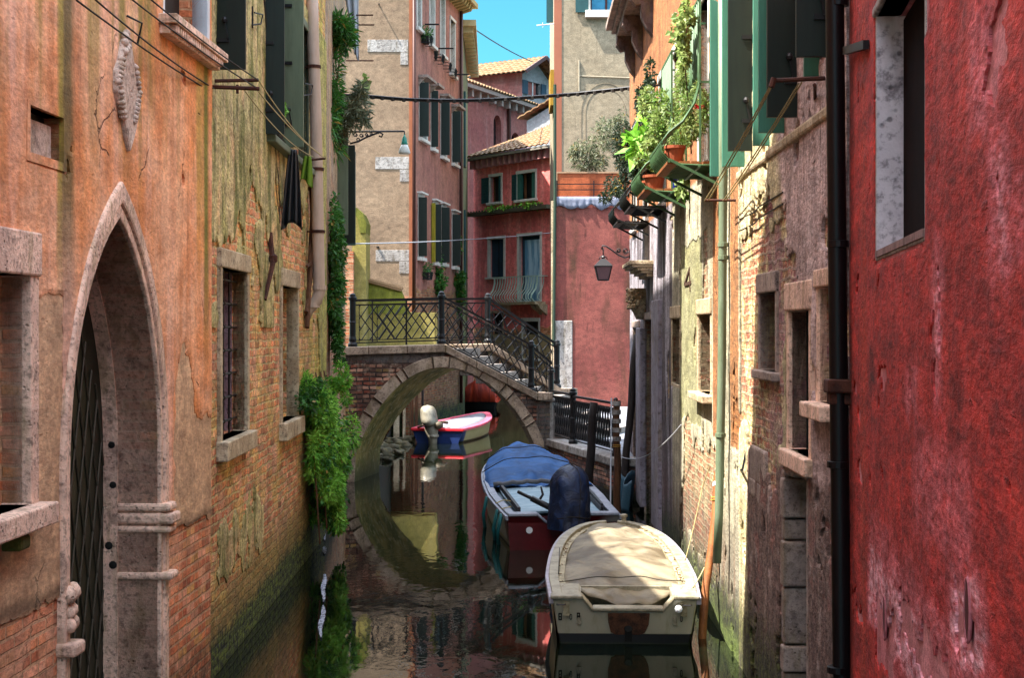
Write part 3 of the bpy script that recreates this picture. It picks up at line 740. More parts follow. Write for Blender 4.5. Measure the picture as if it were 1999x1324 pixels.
# ------------------------------------------------------------------ water and ground
def mat_water():
    m = MT('canal_water', .02, 0, .5); m.p.inputs['IOR'].default_value = 1.6
    x, y, z = m.obj(); v = m.vec(x*1.0, y*.8, 0.0)
    w = m.noise(m.vec(x, y*.55), 5.5, 3, .5, .3); w2 = m.noise(m.vec(x, y*.5), 22, 2, .5); big = m.noise(v, .35, 2)
    calm = m.noise(m.vec(x*.5+3.7, y*.22), 1.1, 2).ss(.42, .62)
    h = w*(calm*.9+.06) + w2*.04*(calm+.05) + big*1.0
    m.out(hx('0a0f08'), h, .0026, 1.0)
    return m.m
mb = MB(); mb.add([(-60, -12, 0), (60, -12, 0), (60, 120, 0), (-60, 120, 0)], [(0, 1, 2, 3)])
structure(mb.build('canal_water', mat_water()))
mb = MB(); mb.add([(-900, -300, -1.2), (900, -300, -1.2), (900, 1500, -1.2), (-900, 1500, -1.2)], [(0, 1, 2, 3)])
structure(mb.build('canal_bed', simple('mud', hx('2a2618'), .9)))

def shutter(parent, w, px, py, Yw, width, top, mat, name='shutter', ang=90, latch=True, curved=False, zb=None, rails=True):
    """open shutter leaf hinged on wall w at distance Yw, foot at image height py"""
    z0 = zb if zb is not None else EYE+(640-py)/F*Yw
    t = (Yw-w.A.y)/w.d.y; a = R(ang)
    h = w.A+w.d*t+w.n*.02; dr = (w.n*math.sin(a)+w.d*math.cos(a)).normalized(); th = Vector((-dr.y, dr.x))*.035
    mb = MB()
    if curved:
        pr = [(0, z0), (width, z0), (width, top)]+[(width*(1-q), top-.0-.14*q**2) for q in (.3, .6, .85, 1)]
    else: pr = [(0, z0), (width, z0), (width, top), (0, top)]
    mb.prism([(h.x+dr.x*u, h.y+dr.y*u, z) for u, z in pr], (th.x, th.y, 0))
    o = mb.build(name, mat, parent, bevel=.004)
    if rails:
        mb = MB(); k = -1 if th.y > 0 else 1
        for zz in (z0+.25, z0+.95, z0+1.6):
            if zz < top-.3:
                q = Vector((h.x, h.y, zz)); dd = Vector((dr.x, dr.y, 0)); tt = Vector((th.x, th.y, 0)).normalized()
                base = q + (tt*-.012 if th.y > 0 else tt*.047)
                mb.bar(base+dd*.0, base+dd*width*.45, .012, .035)
        mb.build('hinge_strap', M['iron'], o)
    if latch:
        q = Vector((h.x+dr.x*width*.3, h.y+dr.y*width*.3, z0+.42)); tt = Vector((th.x, th.y, 0)).normalized()
        f = q+(tt*-.03 if th.y > 0 else tt*.065)
        MB().lathe(f+Vector((0, 0, 0)), [(.004, -.03), (.022, -.02), (.026, 0), (.018, .02), (.004, .028)], 8).bar(f, f+Vector((.03, 0, -.16)), .012).build('latch', M['iron'], o)
    return o
def line(name, pts, r, mat, parent=None, sag=0, n=14):
    P_ = []
    for i in range(len(pts)-1):
        a, b = Vector(pts[i]), Vector(pts[i+1])
        for k in range(n+(1 if i == len(pts)-2 else 0)):
            t = k/n; p = a.lerp(b, t); p.z -= sag*4*t*(1-t); P_.append(p)
    return MB().tube(P_, r, 5).build(name, mat, parent, smooth=True)

# ================================================================== ORANGE HOUSE (left foreground)
H = thing('orange_house', 'orange plastered house with pointed gothic water door, left foreground', 'house', (-2.9, 6, 0))
w = WA; Sx = w.S
# gothic water door
sc = (Sx(128)+Sx(308))/2; a_ = (Sx(308)-Sx(128))/2; zs, hh = 2.12, 1.60
def gothic(a, h, zs, n=14):
    Rr = (h*h+a*a)/(2*a); out = []
    th = math.asin(min(1, h/Rr))
    for i in range(n+1):
        t = th*i/n; out.append((a-Rr+Rr*math.cos(t), zs+Rr*math.sin(t)))
    return out            # right side from spring to apex
rt = gothic(a_, hh, zs); rto = gothic(a_+.15, hh+.25, zs); rti = gothic(a_+.045, hh+.10, zs)
inner = [(sc+x, z) for x, z in rt]+[(sc-x, z) for x, z in rt[::-1][1:]]
outer = [(sc+x, z) for x, z in rto]+[(sc-x, z) for x, z in rto[::-1][1:]]
inner_in = [(sc+(x-.015), z) for x, z in rt]+[(sc-(x-.015), z) for x, z in rt[::-1][1:]]
midd = [(sc+x, z) for x, z in rti]+[(sc-x, z) for x, z in rti[::-1][1:]]
w.skip = [[(sc-a_-.08, -.4), (sc+a_+.08, -.4)]+[(sc+(x+.05), z+.05) for x, z in rti]+[(sc-(x+.05), z+.05) for x, z in rti[::-1]]]
holeA = [(sc-a_, -.3)]+[(sc+a_, -.3)]+inner
w.holes.append((holeA, .40))
pl_ = lambda L: [(L[0][0], -.3)]+L+[(L[-1][0], -.3)]
strip(w, pl_(inner_in), pl_(inner), -.395, -.29).build('reveal', M['stone'], H)
door = strip(w, pl_(inner), pl_(midd), -.3, .03).build('door_frame', M['stone'], H, bevel=.012)
strip(w, pl_(midd), pl_(outer), -.02, .05).build('outer_moulding', M['stone'], door, bevel=.02)
mb = MB()
for z0, z1, o, e in ((1.665, 1.725, .10, .03), (1.575, 1.655, .125, .05), (1.51, 1.56, .10, .02), (1.17, 1.225, .115, .02)):
    w.box(mb, sc+a_-.02, sc+a_+.15+e, z0, z1, -.35, o)
for z0, z1, o, e in ((1.08, 1.16, .12, .02), (.72, .80, .11, .02)): w.box(mb, sc-a_-.15-e, sc-a_+.02, z0, z1, -.1, o)
mb.build('capital_moulding', M['stone'], door, bevel=.02)
# lower panes of the reveal: rough stone lining
mb = MB(); w.box(mb, sc+a_-.022, sc+a_+.1, -.3, 2.52, -.39, -.288)
for z, o, r_ in ((2.5, .40, .05), (2.75, .42, .05), (2.95, .40, .045), (2.2, .36, .03), (1.9, .34, .03), (1.3, .38, .03), (1.2, .33, .035)):
    pass
mb.build('reveal_lining', M['stone'], door)
mb = MB()
for z, o, r_ in ((3.0, -.40, .035), (2.72, -.38, .04), (2.52, -.36, .035), (2.15, -.36, .026), (1.86, -.35, .026), (1.42, -.38, .03), (1.28, -.35, .03)):
    mb.lathe(w.pt(sc+a_-.024, z, o+.03), [(.002, -.004), (r_, 0), (r_*.9, .02), (.002, .022)], 10, ax=(w.d.x, w.d.y, 0))
mb.build('bolt_hole', M['dark'], door)
# the door leaf with diamond lattice
mb = MB(); w.box(mb, sc-a_-.02, sc+a_+.02, -.3, 3.85, -.48, -.398)
lf = mb.build('door_leaf', simple('dark_olive_door', hx('2b2a1c'), .5, 0, .5, 4), door)
mb = MB(); st_ = .36
for k in range(-10, 16):
    for sg in (1, -1):
        pts = []
        for q in range(0, 45):
            z = -.3+q*.1; s_ = sc-a_+k*st_*.55 + sg*(z+.3)*.32
            zt = zs+ (hh*(1-min(1, abs(s_-sc)/a_)**1.6))
            if sc-a_ < s_ < sc+a_ and z < zt: pts.append(w.pt(s_, z, -.39))
        if len(pts) > 1: mb.tube([pts[0], pts[-1]], .008, 5)
mb.build('lattice', simple('lattice_wire', hx('4a4436'), .5, .3), lf)
# stone finials on near jamb
mb = MB()
for z, q in ((1.44, 1.1), (1.335, .8), (1.26, .95)):
    for da in (-.03, .03): mb.lathe(w.pt(sc-a_-.06+da*q, z+da*.2, .055), [(.003, -.05*q), (.028*q, -.04*q), (.045*q, -.01), (.04*q, .02), (.02*q, .045*q), (.003, .05*q)], 9)
mb.build('carved_knob', M['stone'], door, smooth=True)
# left window
r = (Sx(-75), Sx(44), w.Z(30, 990), w.Z(30, 537))
window(H, w, r, .34, .13, .24, .12, .05, stone=M['stone'], pane=M['dark'])
# niche
r = w.rect(50, 116, 216, 306, 80); w.hole(r, .09); mb = MB(); w.box(mb, r[0]+.005, r[1]-.03, r[2]+.005, r[3]-.05, -.089, -.035)
w.pane(r, .09, M['dark'], H, 'niche_back')
mb.build('niche_panel', M['relief'], H, bevel=.01)
n4 = [(r[0], r[2]), (r[1], r[2]), (r[1], r[3]), (r[0], r[3])]; n5 = [(r[0]-.05, r[2]-.05), (r[1]+.05, r[2]-.05), (r[1]+.05, r[3]+.05), (r[0]-.05, r[3]+.05)]
strip(w, n4+n4[:1], n5+n5[:1], -.085, .029).build('niche_edge', M['Ap'], H, wall=w)
# coat of arms
px_ = [(238, 62), (245, 75), (250, 110), (257, 140), (266, 168), (266, 200), (259, 232), (253, 262), (243, 297), (236, 270), (230, 236), (222, 215), (214, 188), (214, 150), (223, 122), (228, 84)]
def arms_s(x, y):   # flatten round the middle column
    s0, z = w.sz(238, y); return s0+(x-240)*(w.S(248)-w.S(228))/20*.9, z
sh = [arms_s(*p) for p in px_]
mb = MB(); mb.prism([w.pt(a, z, .002) for a, z in sh], w.pt(0, 0, .055)-w.pt(0, 0, 0))
ca = mb.build('coat_of_arms', M['relief'], H, bevel=.02)
mb = MB()
for i in range(13):
    for sg in (-1, 1):
        y = 125+i*9; wd = 22 - abs(i-5)*1.6
        a, z = arms_s(238+sg*wd, y); mb.lathe(w.pt(a, z, .05), [(.003, -.03), (.022+.01*(i%2), -.015), (.034, 0), (.02, .015), (.003, .03)], 7)
for i in range(7):
    a, z = arms_s(234+random.uniform(-6, 7), 70+i*6); mb.lathe(w.pt(a, z, .055), [(.003, -.03), (.022, -.02), (.03, 0), (.02, .02), (.003, .03)], 7)
mb.build('carved_leaves', M['relief'], ca, smooth=True)
MB().tube([w.P(243, 85, .09), w.P(243, 45, .12), w.P(239, 30, .03)], .008, 6).build('iron_hook', M['iron'], ca)
mb = MB(); a, z = w.sz(12, 1062); w.box(mb, a-.1, a+.05, z-.03, z+.05, -.02, .12); mb.build('mossy_bracket', simple('dark_moss', hx('4c4a1c'), .95, bump=.01), H, bevel=.02)
# upper window with dentilled sill
r = (Sx(318), Sx(402), 5.27, 6.9)
f = window(H, w, r, .22, .1, .12, 0, .02, stone=M['white'], pane=M['dark'])
mb = MB(); w.box(mb, Sx(303), Sx(409), 5.20, 5.27, -.1, .16); w.box(mb, Sx(305), Sx(407), 5.13, 5.2, -.1, .10)
s_ = Sx(306)
while s_ < Sx(404): w.box(mb, s_, s_+.035, 5.145, 5.198, .1, .145); s_ += .065
mb.build('sill', M['stone'], f, bevel=.006)
w.face([(0, -1), (Sx(414.5)+.0, -1), (w.L, 7.6), (w.L-1.0, 7.6), (w.L-1.0, 13), (0, 13)][:1]+[(w.L, -1), (w.L, 7.9), (w.L-1.0, 8.1), (w.L-1.35, 12), (w.L-2.6, 13.3), (0, 13.3)], 'wall', M['A'], H, D=9)
base = lambda s, z: z-1.45-.05*fr(s, z, 2.2, 1)-.02*fr(s, z, 9, 2)
layer(w, 'cement_coat', M['Ac'], H, (0, w.L, 1.3, 3.3), lambda s, z: base(s, z), .03, .014)
gbox = ((w.S(338), w.S(371), 1.0, w.Z(350, 688)), (w.S(345), 14, 1.0, w.Z(398, 815)), (0, w.S(118), 1.0, w.Z(100, 575)))
def paint(s, z):
    n1 = .16*fr(s, z, 1.6, 3)+.06*fr(s, z, 7, 4)
    return min(base(s, z)-.01, -max(bx(s, z, gbox[0])+n1, bx(s, z, gbox[1])+n1, bx(s, z, gbox[2])+.03*fr(s, z, 6, 5), min(.06, fr(s, z, 1.1, 17)*.5-.42)))
layer(w, 'plaster_coat', M['Ap'], H, (0, w.L, 1.3, 7.0), paint, .032, .026, .006)
mb = MB(); mb.prism([w.pt(0, 13.32, .35), w.pt(w.L-2.7, 13.32, .35), w.pt(w.L-2.7, 14.3, -9), w.pt(0, 14.3, -9)], (0, 0, .12)); mb.build('roof', M['roof'], H)
# clothes-line brackets and lines over the canal edge
T = thing('clothesline', 'two rusty rods and thin clothes lines strung along the orange and mossy walls', 'clothes line', (-2.5, 13, 5))
mb = MB(); mb.tube([WB.pt(.1, 5.03, -.05), P(507, 173, 12.95)], .018, 7); mb.tube([WB.pt(.25, 5.10, -.05), P(505, 156, 13.1)], .016, 7); mb.bar(P(464, 165, 13.02), P(464, 182, 13.02), .02)
mb.tube([WB.pt(6.4, 5.08, -.05), P(636, 309, 19.2)], .014, 6)
mb.build('rod', M['rust'], T)
for a, b, sg in (((150, 0, 8.4), (414, 179, 12.9), .02), ((182, -5, 8.7), (418, 172, 12.9), .03), ((255, -4, 9.7), (500, 170, 12.95), .02), ((292, -4, 10.1), (505, 156, 13.1), .02),
                 ((500, 172, 12.95), (634, 308, 19.2), .05), ((505, 156, 13.1), (625, 300, 19.2), .07), ((470, 165, 13.0), (612, 306, 19.2), .09)):
    line('line', [P(*a), P(*b)], .006, M['rope_dk'] if a[0] < 300 else M['rope'], T, sg)

# ================================================================== BRICK HOUSE (left)
H = thing('brick_house', 'mossy old brick house with barred window beside the orange house', 'house', (-2.6, 17, 0)); w = WB; Sx = w.S
window(H, w, w.rect(428, 478, 522, 862, 428), .2, .10, .17, .17, .035, stone=M['stone_pale'], pane=M['dark'], grille=M['iron'], cols=3, rows=7, sill_proud=.07, label='iron barred window')
mb = MB(); w.box(mb, Sx(478)-.012, Sx(478)+.01, w.Z(428, 862), w.Z(428, 522), -.195, -.121); mb.build('reveal_lining', stone_mat('mauve_stone', 'a98a8e', '8e7078', .25), H)
window(H, w, w.rect(548, 578, 558, 826, 548), .2, .09, .2, .2, .03, stone=M['stone_pale'], pane=M['dark'], sill_proud=.07, label='narrow dark window')
r = (Sx(519), Sx(600), 5.03, 6.8)
f = window(H, w, r, .25, .06, .1, .08, .02, stone=M['shut_grey'], pane=M['dark'], label='tall upper window with open shutters')
shutter(f, w, 0, 135, 13.15, .25, 7.2, M['shut_dk'], ang=92)
shutter(f, w, 0, 0, 16.0, .20, 7.2, M['shut_dk'], ang=86, zb=5.02)
shutter(f, w, 0, 0, 17.4, .23, 7.2, M['shut_grey'], ang=93, zb=5.05)
mb = MB()     # iron stays on the render
for px, py in ((487, 12), (588, 150)):
    mb.bar(w.P(px, py, .03), w.P(px, py+42, .03), .02); mb.tube([w.P(px, py+12, .05), w.P(px+9, py+16, .09), w.P(px+7, py+34, .08), w.P(px-2, py+36, .04)], .008, 6)
mb.build('shutter_stay', M['iron'], H)
mb = MB(); mb.tube([w.P(524, 455, .02), w.P(520, 515, .07), w.P(512, 585, .03)], [.028, .03, .022], 6); mb.lathe(w.P(521, 505, .07), [(.02, -.05), (.045, -.03), (.045, .03), (.02, .05)], 8)
mb.build('iron_tie', M['rust'], H)
mb = MB(); mb.tube([w.P(601, 330, .04), w.P(603, 420, .05), w.P(592, 640, .05)], .035, 6); mb.tube([w.P(612, 300, .04), w.P(606, 480, .06), w.P(592, 610, .04)], .03, 6); mb.bar(w.P(590, 520, .06), w.P(610, 505, .07), .03)
mb.build('rotten_post', M['wood'], H)
mb = MB(); 
for dx in (0, 3, 6): mb.tube([w.P(526+dx, 225+dx*2, .02)]+[w.P(530+dx+k*1.2, 260+k*22, .03+.01*math.sin(k+dx)) for k in range(9)], .005, 4)
mb.tube([w.P(508, -30, .03), w.P(515, 60, .03), w.P(522, 245, .03), w.P(560, 290, .04), w.P(590, 330, .04)], .012, 5)
mb.build('cable', M['rope_dk'], H)
# drainpipe with swan neck
mb = MB(); xp = lambda px, py, Y=19.8: P(px, py, Y)
mb.tube([xp(608, -120), xp(611, 60), xp(616, 200), xp(619, 330), xp(623, 540), xp(624, 570), xp(618, 588), xp(602, 604), xp(594, 622)], .078, 14)
dp = mb.build('drainpipe', M['pipe_pale'], H, smooth=True)
mb = MB()
for py, px in ((130, 613), (330, 619), (452, 621)): mb.lathe(xp(px, py), [(.08, -.02), (.093, -.018), (.093, .018), (.08, .02)], 14); mb.bar(xp(px-4, py), w.pt((19.8-12.8)/1, EYE+(640-py)/F*19.8, -.02), .02)
mb.build('pipe_bracket', M['rust'], dp)
mb = MB()
for px, py in ((624, 562), (611, 596)): mb.lathe(xp(px, py), [(.08, -.03), (.09, -.03), (.09, .03), (.08, .03)], 14, ax=(0, 0, 1))
mb.build('pipe_collar', M['pipe_pale'], dp)
w.face([(0, -1), (w.L, -1), (w.L, 12.5), (4.6, 12.5), (4.6, 7.15), (3.4, 7.2), (0, 8.05)], 'wall', M['B'], H, D=9)
def rend(s, z):
    return max(z-(s*.13+3.72)-.55*fr(s, z, 1.1, 6)-.14*fr(s, z, 5, 7), min(s-8.35-.2*fr(s, z, 1.2, 8), z-1.3-.4*fr(s, z, 1, 9)), -.3*fr(s, z, 1.0, 23)-.13 if z > 3 else -1) if s < 9.15 else 1
layer(w, 'render_coat', M['Bp'], H, (0, w.L, 1.0, 7.1), rend, .034, .024, .008)
low_ = lambda s, z: bx(s+.3*fr(s, z, 1.6, 31), z+.25*fr(s, z, 2.4, 32), (.4, 3.2, .80, 1.22))-.08*fr(s, z, 6, 33)
layer(w, 'render_patch', M['Bp'], H, (0, 4.2, .5, 1.6), low_, .03, .014, .006)
# hanging washing
def cloth(name, mat, label, top, bot, wt, wb, n=14, m=18, folds=3, amp=.05, seed=0, Ydir=(0, 1, 0)):
    top, bot = Vector(top), Vector(bot); rows = []; Yd = Vector((.25, 1, 0)).normalized()
    for j in range(m+1):
        t = j/m; c = top.lerp(bot, t); wd = wt+(wb-wt)*t**.7; row = []
        for i in range(n+1):
            u = i/n-.5; off = amp*(.3+t)*math.sin(u*folds*2*math.pi+seed+t*1.3)
            row.append(c+Vector((1, .25, 0)).normalized()*u*wd+Vector((0, 1, 0))*off+Vector((0, 0, .05*math.cos(u*5+seed)*t)))
        rows.append(row)
    o = MB().grid(rows).build(name, mat, None, smooth=True); md = o.modifiers.new('s', 'SOLIDIFY'); md.thickness = .006
    return tag(o, label, 'laundry')
cloth('hanging_cloth', M['cloth_black'], 'shiny black garment hanging from the clothes line in front of the brick wall', P(573, 292, 17.3), P(571, 443, 17.3), .08, .24)
cloth('hanging_cloth', M['cloth_green'], 'small green cloth on the line next to the pale drainpipe', P(600, 305, 18.2), P(598, 358, 18.2), .08, .15, folds=2, seed=1)
cloth('hanging_cloth', M['cloth_white'], 'white cloth drying high up beside the tan gable wall', P(684, -40, 28), P(697, 112, 28), .34, .08, folds=2, seed=2, amp=.08)

# ================================================================== PALE HOUSE up to the bridge
H = thing('pale_house', 'narrow pale streaked house with ivy between the brick house and the bridge', 'house', (-3.3, 29, 0)); w = WC
shutter(H, w, 0, 475, 27.3, .24, 6.25, M['shut_dk'], ang=92, latch=False, zb=4.50, rails=False)
shutter(H, w, 0, 475, 28.3, .22, 6.25, M['shut_sea'], ang=85, latch=False, zb=4.52, rails=False)
shutter(H, w, 0, 475, 25.6, .18, 6.3, M['shut_grey'], ang=90, latch=False, zb=4.55, rails=False)
mb = MB()
for px, py, Y, l in ((700, 29, 28, .32), (703, 48, 28.6, .32), (695, 118, 30, .4)): p = P(px, py, Y); mb.tube([p-Vector((.25, 0, 0)), p+Vector((l-.05, 0, 0))], .014, 5)
mb.build('washing_rod', M['rust'], H)
w.face([(0, -1), (w.L, -1), (w.L, 12.5), (0, 12.5)], 'wall', M['C'], H, D=9)

# ================================================================== RED HOUSE (right foreground)
H = thing('red_house', 'deep red plastered house with one deep window, right foreground', 'house', (1.6, 6, 0)); w = WD; Sx = w.S
r = (Sx(1808), Sx(1713), 3.345, 4.53)
f = window(H, w, r, .16, .035, .05, .0, .006, stone=M['stone_white'], label='deep set window with white plastered reveal')
w.pane(r, .16, M['dark'], f)
mb = MB(); w.box(mb, r[1]-.006, r[1]+.02, r[2], r[3], -.158, .004); mb.build('reveal_lining', stone_mat('white_plaster_reveal', 'd6ccd0', 'b8aeb4', .7, 3, '3a3238', .004), f)
mb = MB(); w.box(mb, r[0]+.03, r[1]-.008, r[2], r[3]-.02, -.157, -.125); mb.build('inner_shutter', simple('dark_brown_wood', hx('180c0a'), .95, 0, .6, 6, hx('070404'), spec=.05), f)
mb = MB(); w.box(mb, r[0], r[1]-.008, r[2]-.002, r[2]+.03, -.15, .012); mb.build('sill', simple('pink_grey_sill', hx('8a6c66'), .8, 0, .6, 9, hx('3c2624')), f)
mb = MB()
for px, py in ((1734, 1208), (1899, 1192)):
    c = w.P(px, py, .014)
    for i in range(1): mb.tube([c+Vector((w.d.x, w.d.y, 0))*(.05*math.cos(k/12*6.283))+Vector((0, 0, .10*math.sin(k/12*6.283))) for k in range(12)], .006, 5, closed=True)
mb.build('plaster_ring', simple('pink_lime', hx('9c5a60'), .9, bump=.004), H)
mb = MB()
for px, py in ((1734, 1208), (1899, 1192)):
    c = w.P(px, py, .004); mb.lathe(c, [(.045, 0), (.048, .012), (.03, .0155)], 14, ax=(w.n.x, w.n.y, 0))
    for i in range(len(mb.v)-42, len(mb.v)): mb.v[i] = (mb.v[i][0], mb.v[i][1], c.z+(mb.v[i][2]-c.z)*2)
mb.build('plaster_plug', simple('dark_red_plug', hx('4a1210'), .9), H)
mb = MB(); mb.bar(w.P(1703, 86, .03), w.P(1668, 98, .05), .03, .045); mb.build('iron_clamp', M['iron'], H)
w.face([(0, -1), (w.L, -1), (w.L, 7.5), (0, 7.5)], 'wall', M['Db'], H, D=6)
bl = [w.rect(*q, (q[0]+q[1])/2) for q in ((1712, 1752, 1185, 1330), (1868, 1915, 1160, 1330), (1760, 1860, 1230, 1330), (1836, 1841, 520, 700), (1950, 1962, 290, 470), (1776, 1790, 745, 775), (1990, 1999, 350, 440))]
def paint(s, z):
    n1 = .10*fr(s, z, 2.6, 61)+.07*fr(s, z, 9, 62)
    return -max(max(bx(s, z, q) for q in bl)+n1-.03, .5*fr(s*.6, z, 3.2, 64)-.33)
e_ = MB(); e_.hexa([w.pt(-.03, -1, .012), w.pt(-.004, -1, .012), w.pt(-.004, -1, -6), w.pt(-.03, -1, -6), w.pt(-.03, 7.5, .012), w.pt(-.004, 7.5, .012), w.pt(-.004, 7.5, -6), w.pt(-.03, 7.5, -6)]); e_.build('end_wall', M['D'], H, wall=w)
layer(w, 'paint_coat', M['D'], H, (0, w.L, -.2, 6.4), paint, .026, .012, .006)
T = thing('drainpipe', 'black drainpipe running down the seam between the red and the grey wall', 'drainpipe', (1.93, 9.1, 0))
c = Vector((1.905, 8.98, 0)); MB().tube([c+Vector((-.025, 0, 7.6)), c+Vector((-.02, 0, 5)), c+Vector((0, 0, 3)), c+Vector((.035, 0, 0)), c+Vector((.04, 0, -.5))], .055, 16).build('pipe', M['pipe_black'], T, smooth=True)
mb = MB()
for z in (3.49, 4.9, 2.2, 1.0): mb.lathe(c+Vector((0, 0, z)), [(.055, -.02), (.064, -.018), (.064, .018), (.055, .02)], 16)
mb.build('collar', M['pipe_black'], T)
mb = MB(); mb.box((1.83, 8.9, 2.62), (1.99, 9.04, 2.70)); mb.box((1.85, 8.93, 2.55), (1.99, 9.04, 2.62)); mb.build('cast_bracket', M['rust'], T, bevel=.01)

# ================================================================== GREY PATCHED HOUSE
H = thing('grey_patched_house', 'grey patched house with crumbling plaster and bare brick beside the black drainpipe', 'house', (2.0, 11, 0)); w = WG; Sx = w.S
louv = M['shut_dk']
window(H, w, w.rect(1487, 1518, 572, 724, 1500), .2, .07, .16, .07, .02, stone=M['stone_grey'], pane=M['dark'], label='small dark window framed in grey stone', sill_proud=.05)
r = w.rect(1547, 1587, 606, 885, 1565)
f = window(H, w, r, .18, .09, .2, .12, .03, stone=M['stone'], pane=M['dark'], label='tall louvred window above the water door', sill_proud=.05)
mb = MB(); z = r[2]+.01
while z < r[3]-.03: w.box(mb, r[0]+.02, r[1]-.02, z, z+.012, -.15, -.11); z += .034
w.box(mb, r[0], r[0]+.03, r[2], r[3], -.17, -.10); w.box(mb, r[1]-.03, r[1], r[2], r[3], -.17, -.10)
mb.build('louvre', M['shut_dk'], f)
window(H, w, w.rect(1602, 1630, 560, 788, 1616), .07, .07, .12, .1, .02, stone=M['stone'], pane=M['stone'], label='blocked stone window beside the black pipe')
r = (Sx(1583), Sx(1540), -.3, w.Z(1560, 925))
f = window(H, w, r, .3, .05, .13, 0, .03, stone=M['stone_grey'], pane=M['dark'], label='low dark water door with stone blocks')
mb = MB(); z = -.3; k = 0
while z < r[3]-.05:
    h_ = (.34, .16, .30, .2, .42)[k % 5]; w.box(mb, r[1]-.06-.03*(k % 2), r[1]+.04+.02*((k+1) % 2), z, min(z+h_-.015, r[3]-.01), -.28, .045+.012*(k % 2)); z += h_; k += 1
mb.build('stone_block', M['stone_grey'], f, bevel=.015)
mb = MB()
for x0, x1, y0, y1, o in ((1471, 1500, 868, 935, .03), (1470, 1482, 930, 965, .035), (1484, 1502, 940, 985, .03), (1545, 1560, 905, 925, .05)):
    w.box(mb, *w.rect(x0, x1, y0, y1), -.05, o)
mb.build('projecting_stone', M['stone_grey'], H, bevel=.02)
mb = MB(); w.box(mb, Sx(1658), Sx(1447), 4.31, 4.39, -.05, .05); mb.build('string_course', M['stone_pale'], H, bevel=.02)
mb = MB()
a, b = w.P(1447, 500, .0), w.P(1540, 395, .0)
for dz in (0, .09): mb.tube([w.P(1449, 428+dz*250, .02), w.P(1480, 414+dz*250, .03), w.P(1490, 403+dz*250, .03), w.P(1537, 375+dz*250, .03)], .007, 5)
mb.tube([w.P(1462, 880, .02), w.P(1463, 920, .06)], .01, 5); mb.tube([w.P(1455, 925, .02), w.P(1470, 918, .1)], .01, 5)
mb.build('iron_cable', M['iron'], H)
# crumbling plaster flakes around the bare brick (real thickness)
rnd = random.Random(5); mb = MB()
def flake(px, py, rw, rh, o, n=9):
    s0, z0 = w.sz(px, py); pts = []
    for k in range(n):
        a = 2*math.pi*k/n; q = rnd.uniform(.6, 1.15); pts.append(w.pt(s0+rw*q*math.cos(a), z0+rh*q*math.sin(a), -.01))
    nv = w.pt(0, 0, o+.01)-w.pt(0, 0, 0); mb.prism(pts, nv)
for px, py, rw, rh, o in ((1545, 480, .07, .5, .02), (1535, 700, .05, .3, .02), (1470, 830, .1, .3, .012), (1450, 560, .05, .4, .012), (1525, 960, .06, .25, .02)):
    flake(px, py, rw, rh, o, 16)
pass
for i, (px, Yw, py, wd, mt, tp, cv) in enumerate(((0, 12.87, 295, .21, 'shut_dk', 7.2, False), (0, 11.96, 285, .135, 'shut_gr', 7.2, False), (0, 10.76, 230, .215, 'shut_dk', 7.2, False), (0, 9.66, 112, .2, 'shut_dk', 7.2, False),
                                                 (0, 13.35, 326, .2, 'shut_gr', 7.2, False), (0, 11.25, 260, .2, 'shut_gr', 7.2, False), (0, 9.95, 150, .1, 'shut_gr', 7.2, False))):
    shutter(H, w, px, py, Yw, wd, tp, M[mt], ang=90+(i % 3-1)*2, curved=cv)
w.face([(0, -1), (w.L, -1), (w.L, 7.3), (0, 7.3)], 'wall', M['Gb'], H, D=8)
hb_ = (w.S(1541), 9, 1.95, w.Z(1490, 430)); hc_ = (w.S(1558), w.S(1541), 1.9, 3.5)
def rend(s, z):
    n1 = .30*fr(s, z, 1.3, 41)+.10*fr(s, z, 6, 42); hole = max(bx(s, z, hb_)+n1, bx(s, z, hc_)+n1*.7, .5*fr(s, z, 1.5, 44)-.21)
    return -hole
layer(w, 'render_coat', M['G'], H, (0, w.L, -.2, 7.2), rend, .03, .028, .008)
T = thing('clothesline', 'pulley clothes lines slanting down in front of the green shutters', 'clothes line', (1.9, 11, 4.4))
mb = MB(); mb.tube([P(1508, 157, 9.66), P(1622, 152, 9.7)], .015, 7); mb.tube([P(1512, 152, 9.66), P(1506, 170, 9.66)], .02, 7); mb.tube([P(1376, 391, 13.9), P(1447, 391, 13.9)], .012, 6); mb.tube([w.P(1592, 200, 0), w.P(1622, 165, .1)], .012, 6)
mb.build('rod', M['rust'], T)
for a, b in (((1510, 162, 9.66), (1383, 391, 13.9)), ((1505, 165, 9.66), (1376, 392, 13.9)), ((1566, 160, 9.68), (1418, 391, 13.9)), ((1560, 162, 9.68), (1412, 392, 13.9))):
    line('line', [P(*a), P(*b)], .0055, M['rope'], T, .02)
MB().tube([P(1468, 240, 10.9), P(1455, 262, 11.3)], [.01, .02], 6).build('pulley', M['iron'], T)

